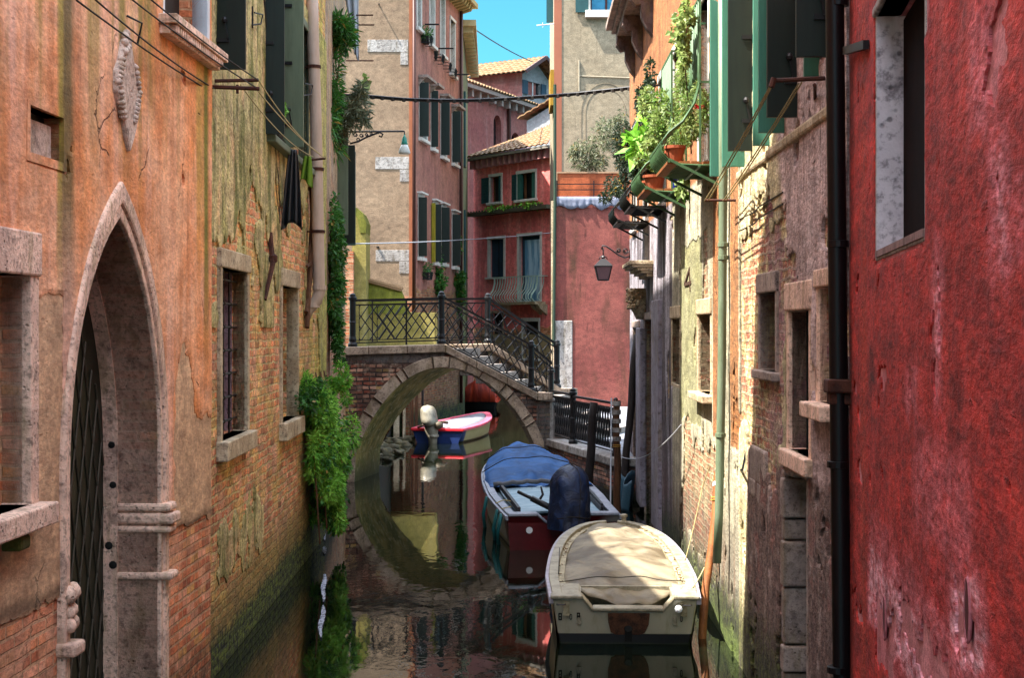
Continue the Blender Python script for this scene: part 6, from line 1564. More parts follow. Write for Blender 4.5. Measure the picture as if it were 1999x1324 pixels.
# hull without notch: transom built separately
h = b.hull(30, 8, .9, -.1); h.f.pop(-2); h.build('hull', cream, T, smooth=True)
def tr(x, z, y=0): return b.w(x, y+(.45-z)*b.rake*1.0, z)
W0 = hwc(0); notch = [(-W0, .45), (-.39, .45), (-.30, .325), (.36, .325), (.46, .45), (W0, .45), (W0*.93, 0.12), (W0*.88, -.1), (-W0*.88, -.1), (-W0*.93, .12)]
mb = MB(); mb.prism([tr(x, z) for x, z in notch], b.f*.05); trn = mb.build('transom', cream, T, bevel=.012)
lip = [(-W0-.02, .45), (-.40, .45), (-.305, .33), (.365, .33), (.465, .45), (W0+.02, .45)]
mb = MB()
for (xa, za), (xb, zb_) in zip(lip[:-1], lip[1:]):
    A1, B1 = tr(xa, za, -.03), tr(xb, zb_, -.03); A2, B2 = A1+b.f*.17, B1+b.f*.17; u = V((0, 0, .035)); mb.hexa([A1, B1, B2, A2, A1+u, B1+u, B2+u, A2+u])
mb.build('transom_lip', rimm, T, bevel=.012)
# motor well behind the notch
mb = MB(); mb.hexa([b.w(-.42, .15, .2), b.w(.48, .15, .2), b.w(.48, .62, .2), b.w(-.42, .62, .2), b.w(-.42, .15, .25), b.w(.48, .15, .25), b.w(.48, .62, .25), b.w(-.42, .62, .25)])
mb.hexa([b.w(-.44, .6, .2), b.w(.5, .6, .2), b.w(.5, .64, .2), b.w(-.44, .64, .2), b.w(-.44, .6, .47), b.w(.5, .6, .47), b.w(.5, .64, .47), b.w(-.44, .64, .47)])
for x0 in (-.45, .45): mb.hexa([b.w(x0, .05, .2), b.w(x0+.04, .05, .2), b.w(x0+.04, .62, .2), b.w(x0, .62, .2), b.w(x0, .05, .47), b.w(x0+.04, .05, .47), b.w(x0+.04, .62, .47), b.w(x0, .62, .47)])
mb.build('motor_well', rimm, T)
mb = MB()
for x0, x1 in ((-W0, -.42), (.48, W0)): mb.hexa([b.w(x0, .1, .44), b.w(x1, .1, .44), b.w(x1, .75, .44), b.w(x0, .75, .44), b.w(x0, .1, .475), b.w(x1, .1, .475), b.w(x1, .75, .475), b.w(x0, .75, .475)])
mb.build('stern_deck', rimm, T, bevel=.01)
b.rim(-.10, .0, -.02, .035).build('gunwale', rimm, T, bevel=.008)
b.rim(-.01, .035, -.05, .018).build('rub_rail', simple('lilac_white_rail', hx('9a94a0'), .5, 0, .4, 9, hx('5c5450')), T, bevel=.008)
b.rim(-.16, -.10, -.16, .0).build('coaming', simple('yellow_coaming', hx('9c9276'), .6, 0, .6, 9, hx('4c4020')), T)
tm = MT('dirty_beige_tarpaulin', .6, 0, .35); x, y, z = tm.obj(); v = tm.vec(x, y, z); n_ = tm.noise(v, 1.6, 5, .6, .6); nf = tm.noise(v, 11, 5, .6)
c = tm.mix(n_.ss(.36, .62), hx('b8aa8c'), hx('7a6a50')); c = tm.mix(nf.ss(.55, .78)*.5, c, hx('63553c')); c = tm.mix(tm.noise(v, 4, 5, .7).ss(.60, .68)*.6, c, hx('4c3c28'))
tarp = tm.out(c, n_*1.2+nf*.3, .02)
rows = []; nx_, ny_ = 40, 70
for j in range(ny_+1):
    t = .115+(.945-.115)*j/ny_; hwid = max(.02, hwc(t)-.115); row = []
    for i in range(nx_+1):
        u = i/nx_*2-1; yy = t*b.L; x = u*hwid
        if j < 12: yy -= (1-j/12)*.32*max(0, 1-(abs(x-.03)/.42)**2)**.5 if abs(x-.03) < .42 else 0
        dome = .05*(1-u*u)+.045*math.exp(-((t-.5)/.25)**2)*(1-u*u)
        wr = .022*mnoise.noise(V((x*3+1, yy*1.2, 0)))+.016*mnoise.noise(V((x*7+yy*5, yy*3, 3)))-.05*abs(mnoise.noise(V((x*2.4-yy*1.1, yy*.6+x*1.3, 9))))-.03*abs(mnoise.noise(V((x*4+yy*2.2, yy*1.3-x*2, 4))))
        ed = -.05*max(0, abs(u)-.93)/.07
        droop = -.11*max(0, 1-(j/11))**1.3*max(0, 1-(abs(x-.03)/.45)**2) if j < 11 else 0
        row.append(b.w(x, yy, b.zg(t)+.0+dome+wr+ed+droop+(.0 if j > 0 else -.01)))
    rows.append(row)
MB().grid(rows).build('tarpaulin', tarp, T, smooth=True, solid=.012)
mb = MB(); mb.tube([b.w(-.62+1.24*k/20, .72+.03*math.sin(k), .49+.055*(1-(k/10-1)**2)-.01*math.sin(k*.9)) for k in range(21)], .005, 5)
mb.tube([b.w(-hwc(.3)+.10, 1.2+.2*k, b.zg(.3+.04*k)+.03) for k in range(9)], .006, 5); mb.build('tarp_cord', M['rope_dk'], T)
pad = [(-.16, .315), (.235, .315), (.225, .20), (.19, .115), (.14, .095), (-.08, .095), (-.13, .12), (-.155, .22)]
rm_ = simple('rust_brown_pad', hx('5a3824'), .75, 0, .8, 11, hx('23130c'), bump=.003)
mb = MB(); mb.prism([tr(x, z, -.018) for x, z in pad], b.f*.02); pd = mb.build('motor_pad', rm_, T, bevel=.006)
mb = MB(); c0 = tr(.035, .16, -.02); mb.lathe(c0, [(.03, -.008), (.042, 0), (.03, .006)], 12, ax=tuple(b.f)); mb.hexa([tr(x, z, y) for z in (.03, .16) for x, y in ((-.0, -.024), (.07, -.024), (.07, -.005), (-.0, -.005))]); mb.build('keel_slot', M['dark'], pd)
# worn dark characters and fittings on the transom
mb = MB()
def chr_(x, z, s_):
    for x0, x1, z0, z1 in s_: mb.hexa([tr(x+x_, z+z_, y) for z_ in (z0, z1) for x_, y in ((x0, -.006), (x1, -.006), (x1, .002), (x0, .002))])
chr_(-.625, .235, [(0, .01, 0, .072), (.024, .034, 0, .072), (.01, .024, .058, .072), (.01, .024, .03, .042), (.01, .024, 0, .014)])
chr_(-.52, .24, [(0, .007, .01, .05), (.018, .025, .01, .05), (.005, .02, .048, .058), (.005, .02, .002, .012)])
chr_(-.452, .242, [(0, .01, 0, .07), (.022, .032, 0, .07), (.01, .022, .058, .07), (.01, .022, .028, .040), (.01, .022, 0, .012)])
chr_(.52, .225, [(0, .006, .01, .055), (.017, .023, .01, .055), (.004, .019, .05, .06), (.004, .019, .002, .012)])
mb.build('worn_lettering', simple('dark_lettering', hx('241c16'), .7), trn)
mb = MB(); mb.lathe(tr(.50, .365, -.05), [(.012, -.03), (.035, -.02), (.035, .02), (.012, .03)], 10, ax=tuple(b.f)); mb.build('drain_fitting', M['white'], T)
mb = MB(); p0 = b.w(.15, b.L-.06, b.zg(1)+.03); mb.lathe(p0, [(.03, 0), (.03, .05), (.045, .055), (.045, .08), (.02, .09)], 10); mb.build('bow_bollard', rimm, T)
mb = MB()   # litter along the right inner edge
rnd = random.Random(2)
for k in range(70):
    t = rnd.uniform(.1, .9); a = b.rp(t, 1 if k % 4 else -1, -.13+rnd.uniform(-.02, .02))+V((0, 0, b.zg(t)+.005+rnd.uniform(0, .02))); d_ = V((rnd.gauss(0, 1), rnd.gauss(0, 1), .2)).normalized()*.035; mb.bar(a, a+d_, .008, .006)
mb.build('leaf_litter', simple('dead_leaves', hx('5c3c1c'), .9, 0, .5, 20), T)['kind'] = 'stuff'
line('stern_line', [tr(.50, .47, -.0), V((1.9, 15.2, .62)), V((2.05, 15.6, .8))], .007, M['rope'], T, .06)
mb = MB()
for x0, z0 in ((-.60, .40), (.58, .40)): mb.tube([tr(x0-.04, z0, -.03), tr(x0-.03, z0, -.055), tr(x0+.03, z0, -.055), tr(x0+.04, z0, -.03)], .007, 5)
mb.build('cleat', M['iron'], T)
# ---- blue-decked boat
hwb = lambda t: .84*max(0, (1-(max(0, t-.25)/.75)**3.6))**.5*(.90+.10*min(1, t*3)) if t < 1 else 0.0
b = Boat((.70, 20.75, 0), -5.0, 6.6, hwb, lambda t: .46+.30*t**2, .25)
T = thing('blue_boat', 'wooden boat with blue tarpaulin, pale blue decks and dark red stern', 'boat', b.w(0, 3, 0))
hm = MT('red_and_pale_hull', .4, 0, .5); x, y, z = hm.obj(); v = hm.vec(x, y, z); n_ = hm.noise(v, 4, 5)
fwd = (y+x*.3).ss(21.15, 21.25); c = hm.mix(n_.ss(.4, .7)*.5, hx('5a1218'), hx('35080c')); c = hm.mix(fwd, c, hm.mix(n_, hx('c0c0bc'), hx('848c90'))); c = hm.mix(z.ss(.08, .06), c, hx('8a8668')); c = hm.mix(z.ss(.03, .01), c, hx('14160e'))
hull_b = hm.out(c)
h = b.hull(28, 8, .86, -.1); h.build('hull', hull_b, T, smooth=True)
grw = simple('weathered_grey_white_rail', hx('8e93a0'), .5, 0, .5, 8, hx('4a4a50'))
b.rim(-.11, .0, -.01, .03).build('gunwale', grw, T, bevel=.006)
b.rim(-.005, .035, -.06, .0).build('rub_rail', grw, T, bevel=.006)
tr = lambda x, z, y=0: b.w(x, y, z)
W0 = hwb(0)
mb = MB(); 
for xa, za, xb, zb_ in ((-W0, .46, -.36, .46), (-.36, .46, -.24, .36), (-.24, .36, .24, .36), (.24, .36, .36, .46), (.36, .46, W0, .46)):
    A1, B1 = tr(xa, za, -.04), tr(xb, zb_, -.04); A2, B2 = A1+b.f*.2, B1+b.f*.2; u = V((0, 0, .04)); mb.hexa([A1, B1, B2, A2, A1+u, B1+u, B2+u, A2+u])
mb.build('transom_rail', grw, T, bevel=.01)
mb = MB(); mb.hexa([b.w(*q) for q in ((-W0*.97, -.012, -.02), (W0*.97, -.012, -.02), (W0*.97, .004, -.02), (-W0*.97, .004, -.02), (-W0, -.012, .37), (W0, -.012, .37), (W0, .004, .37), (-W0, .004, .37))]); mb.build('stern_panel', simple('dark_red_gloss', hx('4c0c12'), .25, 0, .4, 5, hx('28060a'), spec=.6), T)
mb = MB(); mb.lathe(b.w(-.47, -.018, .27), [(.015, -.006), (.035, -.004), (.045, .004)], 12, ax=tuple(-b.f)); mb.build('vent_cap', M['white'], T)
dm_ = MT('pale_blue_deck_paint', .55, 0, .35); x, y, z = dm_.obj(); v = dm_.vec(x*3, y*9, z); n_ = dm_.noise(v, 1, 5); c = dm_.mix(n_.ss(.4, .65), hx('6c8796'), hx('8aa0aa')); c = dm_.mix(dm_.noise(v, 4, 4).ss(.58, .7)*.6, c, hx('4a5a60')); c = dm_.mix((y*6).frac().ss(.05, .0)*.4, c, hx('3c4a52')); deckm = dm_.out(c)
rows = []
for j in range(21):
    t = .05+.42*j/20; hwid = hwb(t)-.2; rows.append([b.w(u*hwid, t*b.L, b.zg(t)+.0+.03*(1-u*u)) for u in [i/10-1 for i in range(21)]])
MB().grid(rows).build('rear_deck', deckm, T, solid=.03)
rows = []
for j in range(16):
    t = .02+.96*j/15; hwid = max(.01, hwb(t)-.1); rows.append([b.w(u*hwid, t*b.L, b.zg(t)-.05) for u in (-1, 0, 1)])
MB().grid(rows).build('inner_deck', simple('dull_blue_grey', hx('4a5a66'), .6, 0, .5), T)
mb = MB(); 
for s_ in (-1, 1): mb.bar(b.w(s_*(hwb(.07)-.2), .35, .5), b.w(s_*(hwb(.46)-.22), 3.05, .56), .04, .07)
mb.bar(b.w(.58, .4, .56), b.w(.62, 2.6, .62), .03, .03)
mb.build('deck_batten', simple('dark_batten', hx('2c2c30'), .6), T)
bt = MT('blue_tarpaulin', .7, 0, .2); x, y, z = bt.obj(); v = bt.vec(x, y, z); n_ = bt.noise(v, 2.2, 5, .6, .5); c = bt.mix(n_.ss(.35, .65), hx('1c5088'), hx('123864')); c = bt.mix(bt.noise(v, 12, 4).ss(.6, .8)*.4, c, hx('5c80a4')); btm = bt.out(c, n_, .03)
rows = []
for j in range(49):
    t = .44+(1.005-.44)*j/48; hwid = max(.03, hwb(min(t, .999))+.03); row = []
    for i in range(41):
        u = i/20-1; x = u*hwid; yy = t*b.L
        ridge = .22*math.sin(min(1, (j/48)*1.5)*math.pi/2)*(1-abs(u)**2.6)*(1-.3*max(0, j-36)/12)
        fold = .07*mnoise.noise(V((x*4, yy*1.5, 5)))+.03*abs(mnoise.noise(V((x*7-yy*2, yy*1.1+x*3, 2))))
        skirt = -.10*max(0, abs(u)-.9)/.1+.02*math.sin(yy*9)*max(0, abs(u)-.85)/.15
        row.append(b.w(x, yy, b.zg(min(1, t))+.05+ridge+fold*(1.2-abs(u)*.5)+skirt))
    rows.append(row)
MB().grid(rows).build('tarpaulin', btm, T, smooth=True, solid=.01)
mb = MB(); y0 = .44*b.L; mb.tube([b.w((i/10-1)*(hwb(.44)-.1), y0-.03, b.zg(.44)+.07+.05*(1-(i/10-1)**2)+.012*math.sin(i*2)) for i in range(21)], .035, 8); mb.build('tarp_roll', simple('grey_rolled_canvas', hx('5c5c60'), .8, 0, .5), T, smooth=True)
# covered outboard
mb = MB()   # cord over the tarpaulin and its tied corners
for t in (.62, .80): mb.tube([b.w(u*(hwb(t)+.02), t*b.L, b.zg(t)+.10+.235*(1-abs(u)**2.6)+.012*math.sin(u*9)) for u in [i/12-1 for i in range(25)]], .008, 5)
mb.build('tarp_cord', M['rope_dk'], T)
c0 = b.w(.06, -.12, 0); rnd = random.Random(4); mb = MB(); rows = []
for j in range(22):
    v_ = j/21; z = .30+.86*v_; rx = .29*(1-.12*v_)*max(0, 1-max(0, (v_-.62)/.38)**2.3)**.5; ry = .30*max(.0, 1-max(0, (v_-.55)/.45)**2.2)**.5*(1-.05*v_); row = []
    for i in range(41):
        a = 2*math.pi*i/40; fo = 1+.07*math.sin(a*6+v_*2+2*mnoise.noise(V((a, v_*2, 0))))*(1.1-v_)+.10*mnoise.noise(V((math.cos(a)*1.5, math.sin(a)*1.5, v_*3)))-.09*abs(mnoise.noise(V((math.cos(a)*2.5, math.sin(a)*2.5+v_*2, v_*4))))
        row.append(c0+b.r*(rx*fo*math.cos(a)+.02*v_)+b.f*(ry*fo*math.sin(a)+.05*v_)+V((0, 0, z)))
    rows.append(row)
cov = MT('navy_motor_cover', .5, 0, .4); x, y, z = cov.obj(); v = cov.vec(x, y, z); n_ = cov.noise(v, 5, 5, .6, .8); c = cov.mix(n_.ss(.35, .7), hx('0a1228'), hx('182c50')); 
mc = MB().grid(rows).build('motor_cover', cov.out(c, n_, .03), T, smooth=True)
mb = MB(); mb.tube([c0+b.r*(.27*math.cos(a)+.01)+b.f*(.29*math.sin(a))+V((0, 0, .47+.02*math.sin(a*3))) for a in [k*math.pi/12 for k in range(24)]], .009, 5, closed=True)
for a0 in (2.2, 5.0): mb.tube([c0+b.r*((.292*(1-.12*v_)*max(0, 1-max(0, (v_-.62)/.38)**2.3)**.5)*math.cos(a0+v_*.2)+.02*v_)+b.f*((.302*max(0, 1-max(0, (v_-.55)/.45)**2.2)**.5)*math.sin(a0+v_*.2)+.05*v_)+V((0, 0, .31+.86*v_)) for v_ in [k/14 for k in range(15)]], .006, 4)
mb.build('cover_seam', M['rope_dk'], mc)
mb = MB(); a, q = b.w(-.18, .12, .56), b.w(-.56, .62, .72); mb.tube([a, a.lerp(q, .55)], .045, 8); mb.tube([a.lerp(q, .5), q], .026, 8); mb.tube([a.lerp(q, .35), a.lerp(q, .42)+V((.09, .05, .08)), a.lerp(q, .5)+V((.1, .05, .17))], [.02, .018, .012], 6)
mb.tube([b.w(.0, -.05, .5), a], .05, 8); mb.tube([b.w(0.05, -.1, .4), b.w(.05, -.12, -.2)], .07, 8); mb.build('tiller_arm', M['iron'], T, smooth=True)
mb = MB()
for k, (t, ln) in enumerate(((.06, .75), (.13, .8), (.34, .6))):
    p0 = b.rp(t, -1, .04)+V((0, 0, b.zg(t)-.02)); p1 = b.rp(t+.01, -1, .09)+V((0, 0, b.zg(t)-.28)); p2 = b.rp(t+.03, -1, .05)+V((0, 0, -.1)); mb.tube([p0, p1, p2], .028 if k < 3 else .022, 7)
mb.build('fender_hose', simple('teal_hose', hx('1c5c5c'), .6, 0, .4), T, smooth=True)
mb = MB(); mb.tube([b.rp(.18, -1, .03)+V((0, 0, .5)), b.rp(.2, -1, -.1)+V((0, 0, .53)), b.rp(.19, -1, -.2)+V((0, 0, .52))], .008, 5); mb.tube([b.rp(.08, -1, .03)+V((0, 0, .5)), b.rp(.09, -1, -.12)+V((0, 0, .52))], .008, 5); mb.build('lashing', M['rope'], T)
# ---- red rimmed boat beyond the arch
hwr = lambda t: .72*max(0, (1-(max(0, t-.25)/.75)**2.2))**.75*(.93+.07*min(1, t*4))+.02 if t < 1 else 0.02
b = Boat((-1.93, 39.9, 0), 13, 5.0, hwr, lambda t: .36+.16*t**2, .2)
T = thing('red_rimmed_boat', 'small white decked boat with red rim and silver outboard beyond the arch', 'boat', b.w(0, 2, 0))
hm = MT('blue_cream_hull', .4, 0, .5); x, y, z = hm.obj(); v = hm.vec(x, y, z); n_ = hm.noise(v, 6, 4); c = hm.mix((y-x*.0).ss(40.0, 40.1), hx('1b2c58'), hm.mix(n_, hx('9c9870'), hx('7c7c50'))); c = hm.mix(z.ss(.06, .04), c, hx('24260f')); 
b.hull(20, 7, .75, -.1).build('hull', hm.out(c), T, smooth=True)
mb = MB(); W0 = hwr(0); mb.hexa([b.w(*q) for q in ((-W0*.8, -.01, 0), (W0*.8, -.01, 0), (W0*.8, .02, 0), (-W0*.8, .02, 0), (-W0, -.01, .36), (W0, -.01, .36), (W0, .02, .36), (-W0, .02, .36))]); mb.build('stern_panel', simple('navy_paint', hx('1b2c58'), .4), T)
pk_ = simple('faded_red_paint', hx('a8384c'), .5, 0, .5, 6, hx('c46a80'))
b.rim(-.14, .03, -.03, .03).build('gunwale', pk_, T)
mb = MB(); mb.hexa([b.w(*q) for q in ((-W0-.02, -.06, .31), (W0+.02, -.06, .31), (W0+.02, .08, .31), (-W0-.02, .08, .31), (-W0-.02, -.06, .39), (W0+.02, -.06, .39), (W0+.02, .08, .39), (-W0-.02, .08, .39))]); mb.build('stern_rail', simple('bright_red_paint', hx('b8202c'), .4), T, bevel=.02)
rows = []
for j in range(14): t = .03+.9*j/13; rows.append([b.w(u*max(.02, hwr(t)-.12), t*b.L, b.zg(t)+.012+.03*(1-u*u)) for u in (-1, -.5, 0, .5, 1)])
MB().grid(rows).build('deck', simple('grey_white_deck', hx('a8aab4'), .5, 0, .3), T, smooth=True, solid=.02)
mb = MB(); mb.hexa([b.w(x, y, z) for z in (.43, .46) for x, y in ((-.25, 3.3), (.25, 3.3), (.25, 3.5), (-.25, 3.5))]); mb.build('deck_patch', M['white'], T)
OM = simple('silver_motor', hx('b4ac98'), .35, 0, .5, 6, hx('5c5444'))
c0 = b.w(-.12, -.22, 0); rows = []
for j in range(16):
    v_ = j/15; z = .44+.56*v_; s_ = max(0, 1-abs(2*v_-1)**4)**.5*(1-.12*v_); rows.append([c0+b.r*(.22*s_*math.cos(a))+b.f*(.33*s_*math.sin(a)-.06+.16*v_)+V((-.12*v_, 0, z)) for a in [2*math.pi*i/16 for i in range(17)]])
mt_ = MB().grid(rows).build('outboard_cowling', OM, T, smooth=True)
mb = MB(); mb.tube([c0+V((0, 0, .6)), c0+V((.02, .0, .3)), c0+V((.05, 0, .12)), c0+V((.05, 0, -.2))], [.19, .17, .12, .09], 10); mb.lathe(c0+V((.06, -.02, .2)), [(.05, -.06), (.15, -.03), (.15, .03), (.05, .06)], 10); mb.build('motor_leg', OM, mt_, smooth=True)
mb = MB(); mb.tube([c0+V((.1, .1, .55)), c0+V((.3, .2, .55)), c0+V((.42, .3, .52))], .035, 6); mb.lathe(c0+V((.2, -.1, .48)), [(.03, -.1), (.12, -.05), (.12, .06), (.03, .1)], 8); mb.tube([c0+V((-.15, .1, .5)), c0+V((-.35, .2, .4))], .03, 6); mb.build('motor_bracket', simple('rusty_brown_metal', hx('4a4030'), .6), mt_, smooth=True)
# ---- boat under red tarpaulin far beyond
b = Boat((-1.22, 56.0, 0), 3, 4.5, lambda t: .62*max(0, 1-t**3)**.6+.02, lambda t: .5, .2)
T = thing('covered_boat', 'far boat wrapped in an orange red tarpaulin behind the arch', 'boat', b.w(0, 2, 0)); b.hull(14, 6, .75, -.1).build('hull', M['wood_dk'], T, smooth=True)
rows = []
for j in range(21):
    t = j/20; rows.append([b.w(u*(b.hw(t)+.08), t*b.L-.05, (.3 if abs(u) > .9 else .55+.55*(1-abs(u)**1.6)*(1-.3*t))+.07*mnoise.noise(V((u*3, t*6, 1)))) for u in [i/12-1 for i in range(25)]])
rows.insert(0, [p+V((0, -.03, 0))-V((0, 0, (p.z-.28)*.97)) for p in rows[0]])
rt_ = MT('orange_red_tarpaulin', .55); x, y, z = rt_.obj(); n_ = rt_.noise(rt_.vec(x*3, y*3, z*.7), 1.3, 4, .5, 1); c = rt_.mix(n_.ss(.35, .65), hx('b43a20'), hx('7a2418')); MB().grid(rows).build('tarpaulin', rt_.out(c, n_, .06), T, smooth=True, solid=.01)

# ================================================================== MOORING POLES
def pole(name, label, a, bb, r, mat, extra=None, base=True):
    T = thing(name, label, 'mooring pole', a); n = 8
    pts = [V(a).lerp(V(bb), k/n)+V((.012*math.sin(k*1.7), 0, 0)) for k in range(n+1)]
    MB().tube(pts, [r*(1-.15*k/n) for k in range(n+1)], 12).build('pole', mat, T, smooth=True)
    if extra: extra(T, lambda t: V(a).lerp(V(bb), t), r)
    return T
def bands(ts, mat, wd=.05):
    def f(T, at, r):
        d_ = (at(1)-at(0)).normalized()
        for t in ts: MB().lathe(at(t), [(r*.98, -wd/2), (r*1.12, -wd/2), (r*1.12, wd/2), (r*.98, wd/2)], 12, ax=tuple(d_)).build('tape_band', mat, T)
        MB().tube([at(ts[-1]-.06)+V((r*1.1*math.cos(k), r*1.1*math.sin(k), .004*k)) for k in range(14)], .006, 5).build('yellow_tie', simple('yellow_string', hx('b0802c'), .8) if 'yellow_string' not in bpy.data.materials else bpy.data.materials['yellow_string'], T)
    return f
pole('mooring_pole', 'leaning orange wooden mooring pole with white tape bands by the green drainpipe', (1.74, 14.55, -.5), P(1414, 815, 16.0), .042, M['wood_lt'], bands([.975, .90, .86, .80, .74], M['white'], .045))
pole('mooring_pole', 'upright brown mooring pole with white bands beside the blue boat', (1.68, 24.4, -.5), P(1204, 782, 24.4), .062, M['wood'], bands([.98, .92, .86, .8, .74], M['stone_white'], .07))
pole('mooring_pole', 'thin black mooring post in front of the quay railing', (1.33, 27.3, -.4), P(1159, 786, 27.5), .085, M['wood_dk'])
pole('mooring_pole', 'slanting black pole leaning on the grey corner pillar', (1.86, 26.2, -.3), P(1243, 655, 27.0), .07, M['wood_dk'])
tag(MB().tube([P(1192, 1020, 23.0), P(1194, 778, 24.6)], .012, 6).build('taut_rope', M['cloth_white'], None), 'thin white rope rising vertically from the blue boat beside the banded pole', 'rope')
line('mooring_line', [P(1213, 892, 24.3), P(1262, 890, 20), P(1330, 830, 17.5)], .007, M['cloth_white'], None, .04); tag(bpy.data.objects['mooring_line'], 'slack white line from the banded pole to the cream wall', 'rope')
line('mooring_line', [P(1413, 818, 15.9), P(1372, 950, 16.2), P(1338, 1095, 16.0)], .006, M['rope'], None, .03); tag(bpy.data.objects['mooring_line.001'], 'thin line from the leaning pole head down to the cream boat', 'rope')
bl_ = simple('blue_grey_tarp', hx('2c4c5c'), .6, 0, .4); mb = MB(); rows = []
for j in range(9): rows.append([V((2.02-.12*math.sin(i*.7)-.06*j/8-.12*(1-j/8), 25.0+i*.12, .0+.52*(j/8)*(1-.2*math.sin(i*.9)))) for i in range(12)])
tag(mb.grid(rows).build('draped_sheet', bl_, None, smooth=True, solid=.01), 'blue grey sheet draped at the foot of the grey corner pillar', 'sheet')

# ================================================================== LAMPS, CABLE, FOAM
T = thing('street_lamp', 'green enamel lamp hanging from a scrolled bracket before the tan gable', 'street lamp', P(740, 262, 29.3))
mb = MB(); a, c_ = P(681, 257, 29.3), P(790, 256, 29.3); mb.tube([a, c_], .018, 7)
mb.tube([P(x, y, 29.3) for x, y in ((684, 280), (700, 276), (715, 268), (730, 262), (742, 258), (748, 262), (745, 267), (740, 265))], .018, 6)
for cx, cy, rr in ((694, 262, 4.5), (706, 264, 4), (700, 272, 4), (716, 262, 3), (725, 260, 3)): mb.tube([P(cx+rr*math.cos(t)*(1-t/14), cy+rr*math.sin(t)*(1-t/14), 29.3) for t in [k*.6 for k in range(14)]], .011, 5)
mb.tube([c_, P(790, 268, 29.3)], .012, 5); mb.build('bracket', M['iron'], T, smooth=True)
cc = P(790, 300, 29.3); k_ = 29.3/3000
MB().lathe(cc, [(5.5*k_, 17*k_), (6.5*k_, 20*k_), (5*k_, 24*k_), (4.4*k_, 30*k_), (2*k_, 34*k_), (1*k_, 38*k_)], 14).build('lamp_housing', simple('teal_enamel', hx('1f7a68'), .35), T, smooth=True)
MB().lathe(cc, [(11*k_, 0), (11.5*k_, 3*k_), (8.5*k_, 12*k_), (6*k_, 17.5*k_)], 16).build('lamp_shade', simple('white_glass_shade', hx('d0d4cc'), .3), T, smooth=True)
T = thing('wall_lantern', 'black four sided lantern on a scroll arm at the grey corner', 'lantern', P(1178, 520, 28.3)); Y = 28.3; k_ = Y/3000
mb = MB(); mb.tube([P(x, y, Y) for x, y in ((1232, 500), (1220, 503), (1208, 498), (1196, 489), (1184, 481), (1177, 480), (1175, 485), (1178, 488))], .014, 6)
for cx, cy, rr, d_ in ((1222, 490, 6, 1), (1208, 489, 4.5, -1)): mb.tube([P(cx+d_*rr*math.cos(t)*(1-t/16), cy+rr*math.sin(t)*(1-t/16), Y) for t in [k*.6 for k in range(18)]], .010, 5)
mb.bar(P(1231, 480, Y), P(1231, 506, Y), .03); mb.tube([P(1178, 484, Y), P(1178, 500, Y)], .012, 5); mb.tube([P(1178+8*math.cos(t), 507+7*math.sin(t), Y) for t in [math.pi+k*math.pi/8 for k in range(9)]], .009, 5)
mb.build('bracket', M['iron'], T, smooth=True)
c0 = P(1178, 547, Y); mb = MB()
def ring4(hw, z): return [c0+V((sx*hw*k_, sy*hw*k_, z*k_)) for sx, sy in ((-1, -1), (1, -1), (1, 1), (-1, 1))]
lo, hi = ring4(10, 0), ring4(16, 27)
for q in (lo, hi):
    for i in range(4): mb.bar(q[i], q[(i+1) % 4], .02)
for i in range(4): mb.bar(lo[i], hi[i], .018)
r1, r2, r3 = ring4(18, 27.5), ring4(9, 37), ring4(4, 42); mb.hexa(r1+r2); mb.hexa(r2+r3); mb.lathe(c0+V((0, 0, 42*k_)), [(3*k_, 0), (4*k_, 3*k_), (1.5*k_, 6*k_)], 8)
mb.build('lantern_frame', M['iron'], T); MB().hexa(ring4(9.6, .6)+ring4(15.5, 26.5)).build('lantern_glass', simple('dusty_mauve_glass', hx('6c565c'), .3), T)
T = thing('overhead_cable', 'thick dark bundled cable strung across the canal between the houses', 'cable', P(950, 195, 29)); pts = [P(x, y, Y) for x, y, Y in ((672, 186, 28.7), (720, 188, 28.7), (800, 194, 28.7), (900, 196, 28.6), (1000, 192, 28.6), (1100, 185, 29), (1170, 178, 28.8), (1234, 171, 28.5))]
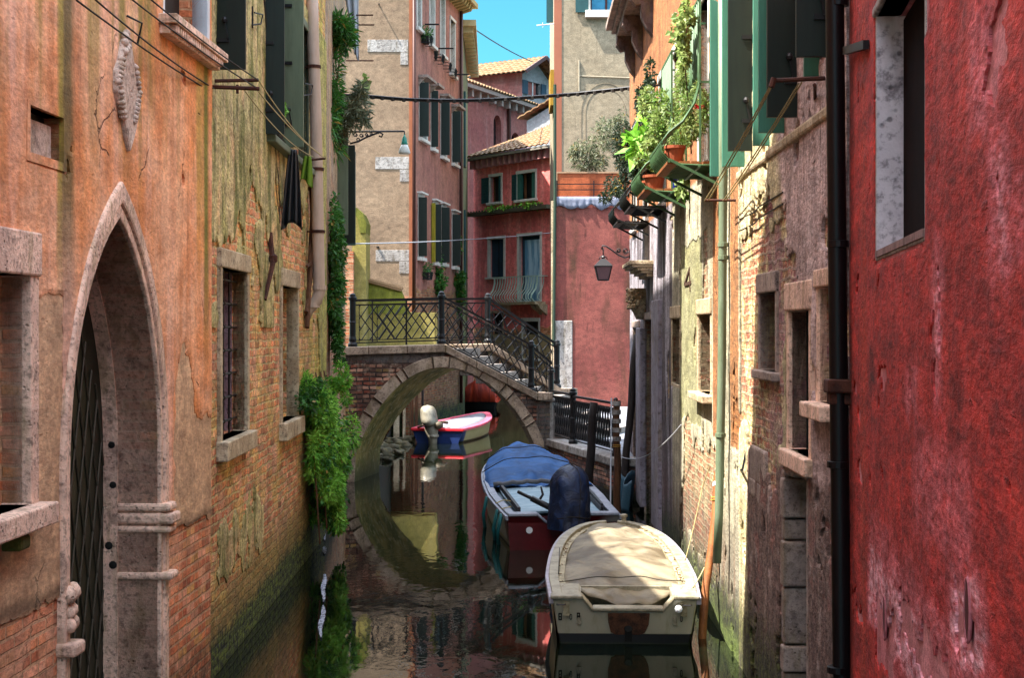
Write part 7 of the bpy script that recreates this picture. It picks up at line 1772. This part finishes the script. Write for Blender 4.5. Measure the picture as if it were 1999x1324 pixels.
def cr_(pts, n=8):
    out = []
    for i in range(len(pts)-1):
        p0, p1, p2, p3 = pts[max(0, i-1)], pts[i], pts[i+1], pts[min(len(pts)-1, i+2)]
        for k in range(n): t = k/n; out.append(.5*((2*p1)+(p2-p0)*t+(2*p0-5*p1+4*p2-p3)*t*t+(3*p1-p0-3*p2+p3)*t**3))
    return out+[pts[-1]]
sm = cr_(pts); MB().tube([p+V((0, 0, .012)) for p in sm], .022, 7).build('cable', M['iron'], T, smooth=True)
mb = MB(); mb.tube([p+V((0, 0, -.02)) for p in sm], .012, 6)
for k in range(1, len(sm), 2): mb.lathe(sm[k]-V((0, 0, .03)), [(.005, -.02), (.036, -.012), (.036, .04), (.004, .06)], 6)
mb.build('cable_tie', M['rope_dk'], T)
line('thin_wire', [P(684, 476, 29.6), P(905, 468, 50.5), P(1080, 454, 50.6)], .014, M['cloth_white'], None, .02); tag(bpy.data.objects['thin_wire'], 'thin pale wires crossing low in front of the rose house', 'wire')
line('thin_wire', [P(912, 46, 53), P(1040, 120, 75)], .025, M['iron'], None, .1); tag(bpy.data.objects['thin_wire.001'], 'fine wire against the blue sky down to the dormer', 'wire')
rnd = random.Random(8); mb = MB()
def foam(y0, y1, xw, xc):
    n = 26; L_, R_ = [], []
    for k in range(n+1):
        t = k/n; py = y0+(y1-y0)*t; px = xc(t); hw_ = xw*(math.sin(math.pi*min(.98, max(.03, t**.8)))**.5)*(.75+.5*rnd.random())
        L_.append(PZ(px-hw_, py, .012)); R_.append(PZ(px+hw_, py, .012))
    b0 = len(mb.v); mb.add(L_+R_, [(i, n+1+i, n+2+i, i+1) for i in range(n)])
foam(1122, 1176, 4.5, lambda t: 634-3*t+1.5*math.sin(t*9)); foam(1184, 1246, 4.5, lambda t: 631-5*t+2*math.sin(t*7)); foam(1068, 1082, 4, lambda t: 634); foam(1030, 1056, 2.5, lambda t: 634)
fm = MT('white_foam', .9); x, y, z = fm.obj(); n_ = fm.noise(fm.vec(x*2, y*.6, z), 22, 4); fm.out(fm.mix(n_.ss(.45, .6), hx('8c909c'), hx('4c5058')), n_, .01)
o = mb.build('foam_scum', fm.m, None, solid=.008); tag(o, 'white streak of foam floating along the left wall', 'foam'); o['kind'] = 'stuff'
for _o in bpy.data.objects:
    if 'root' in _o.keys(): del _o['root']
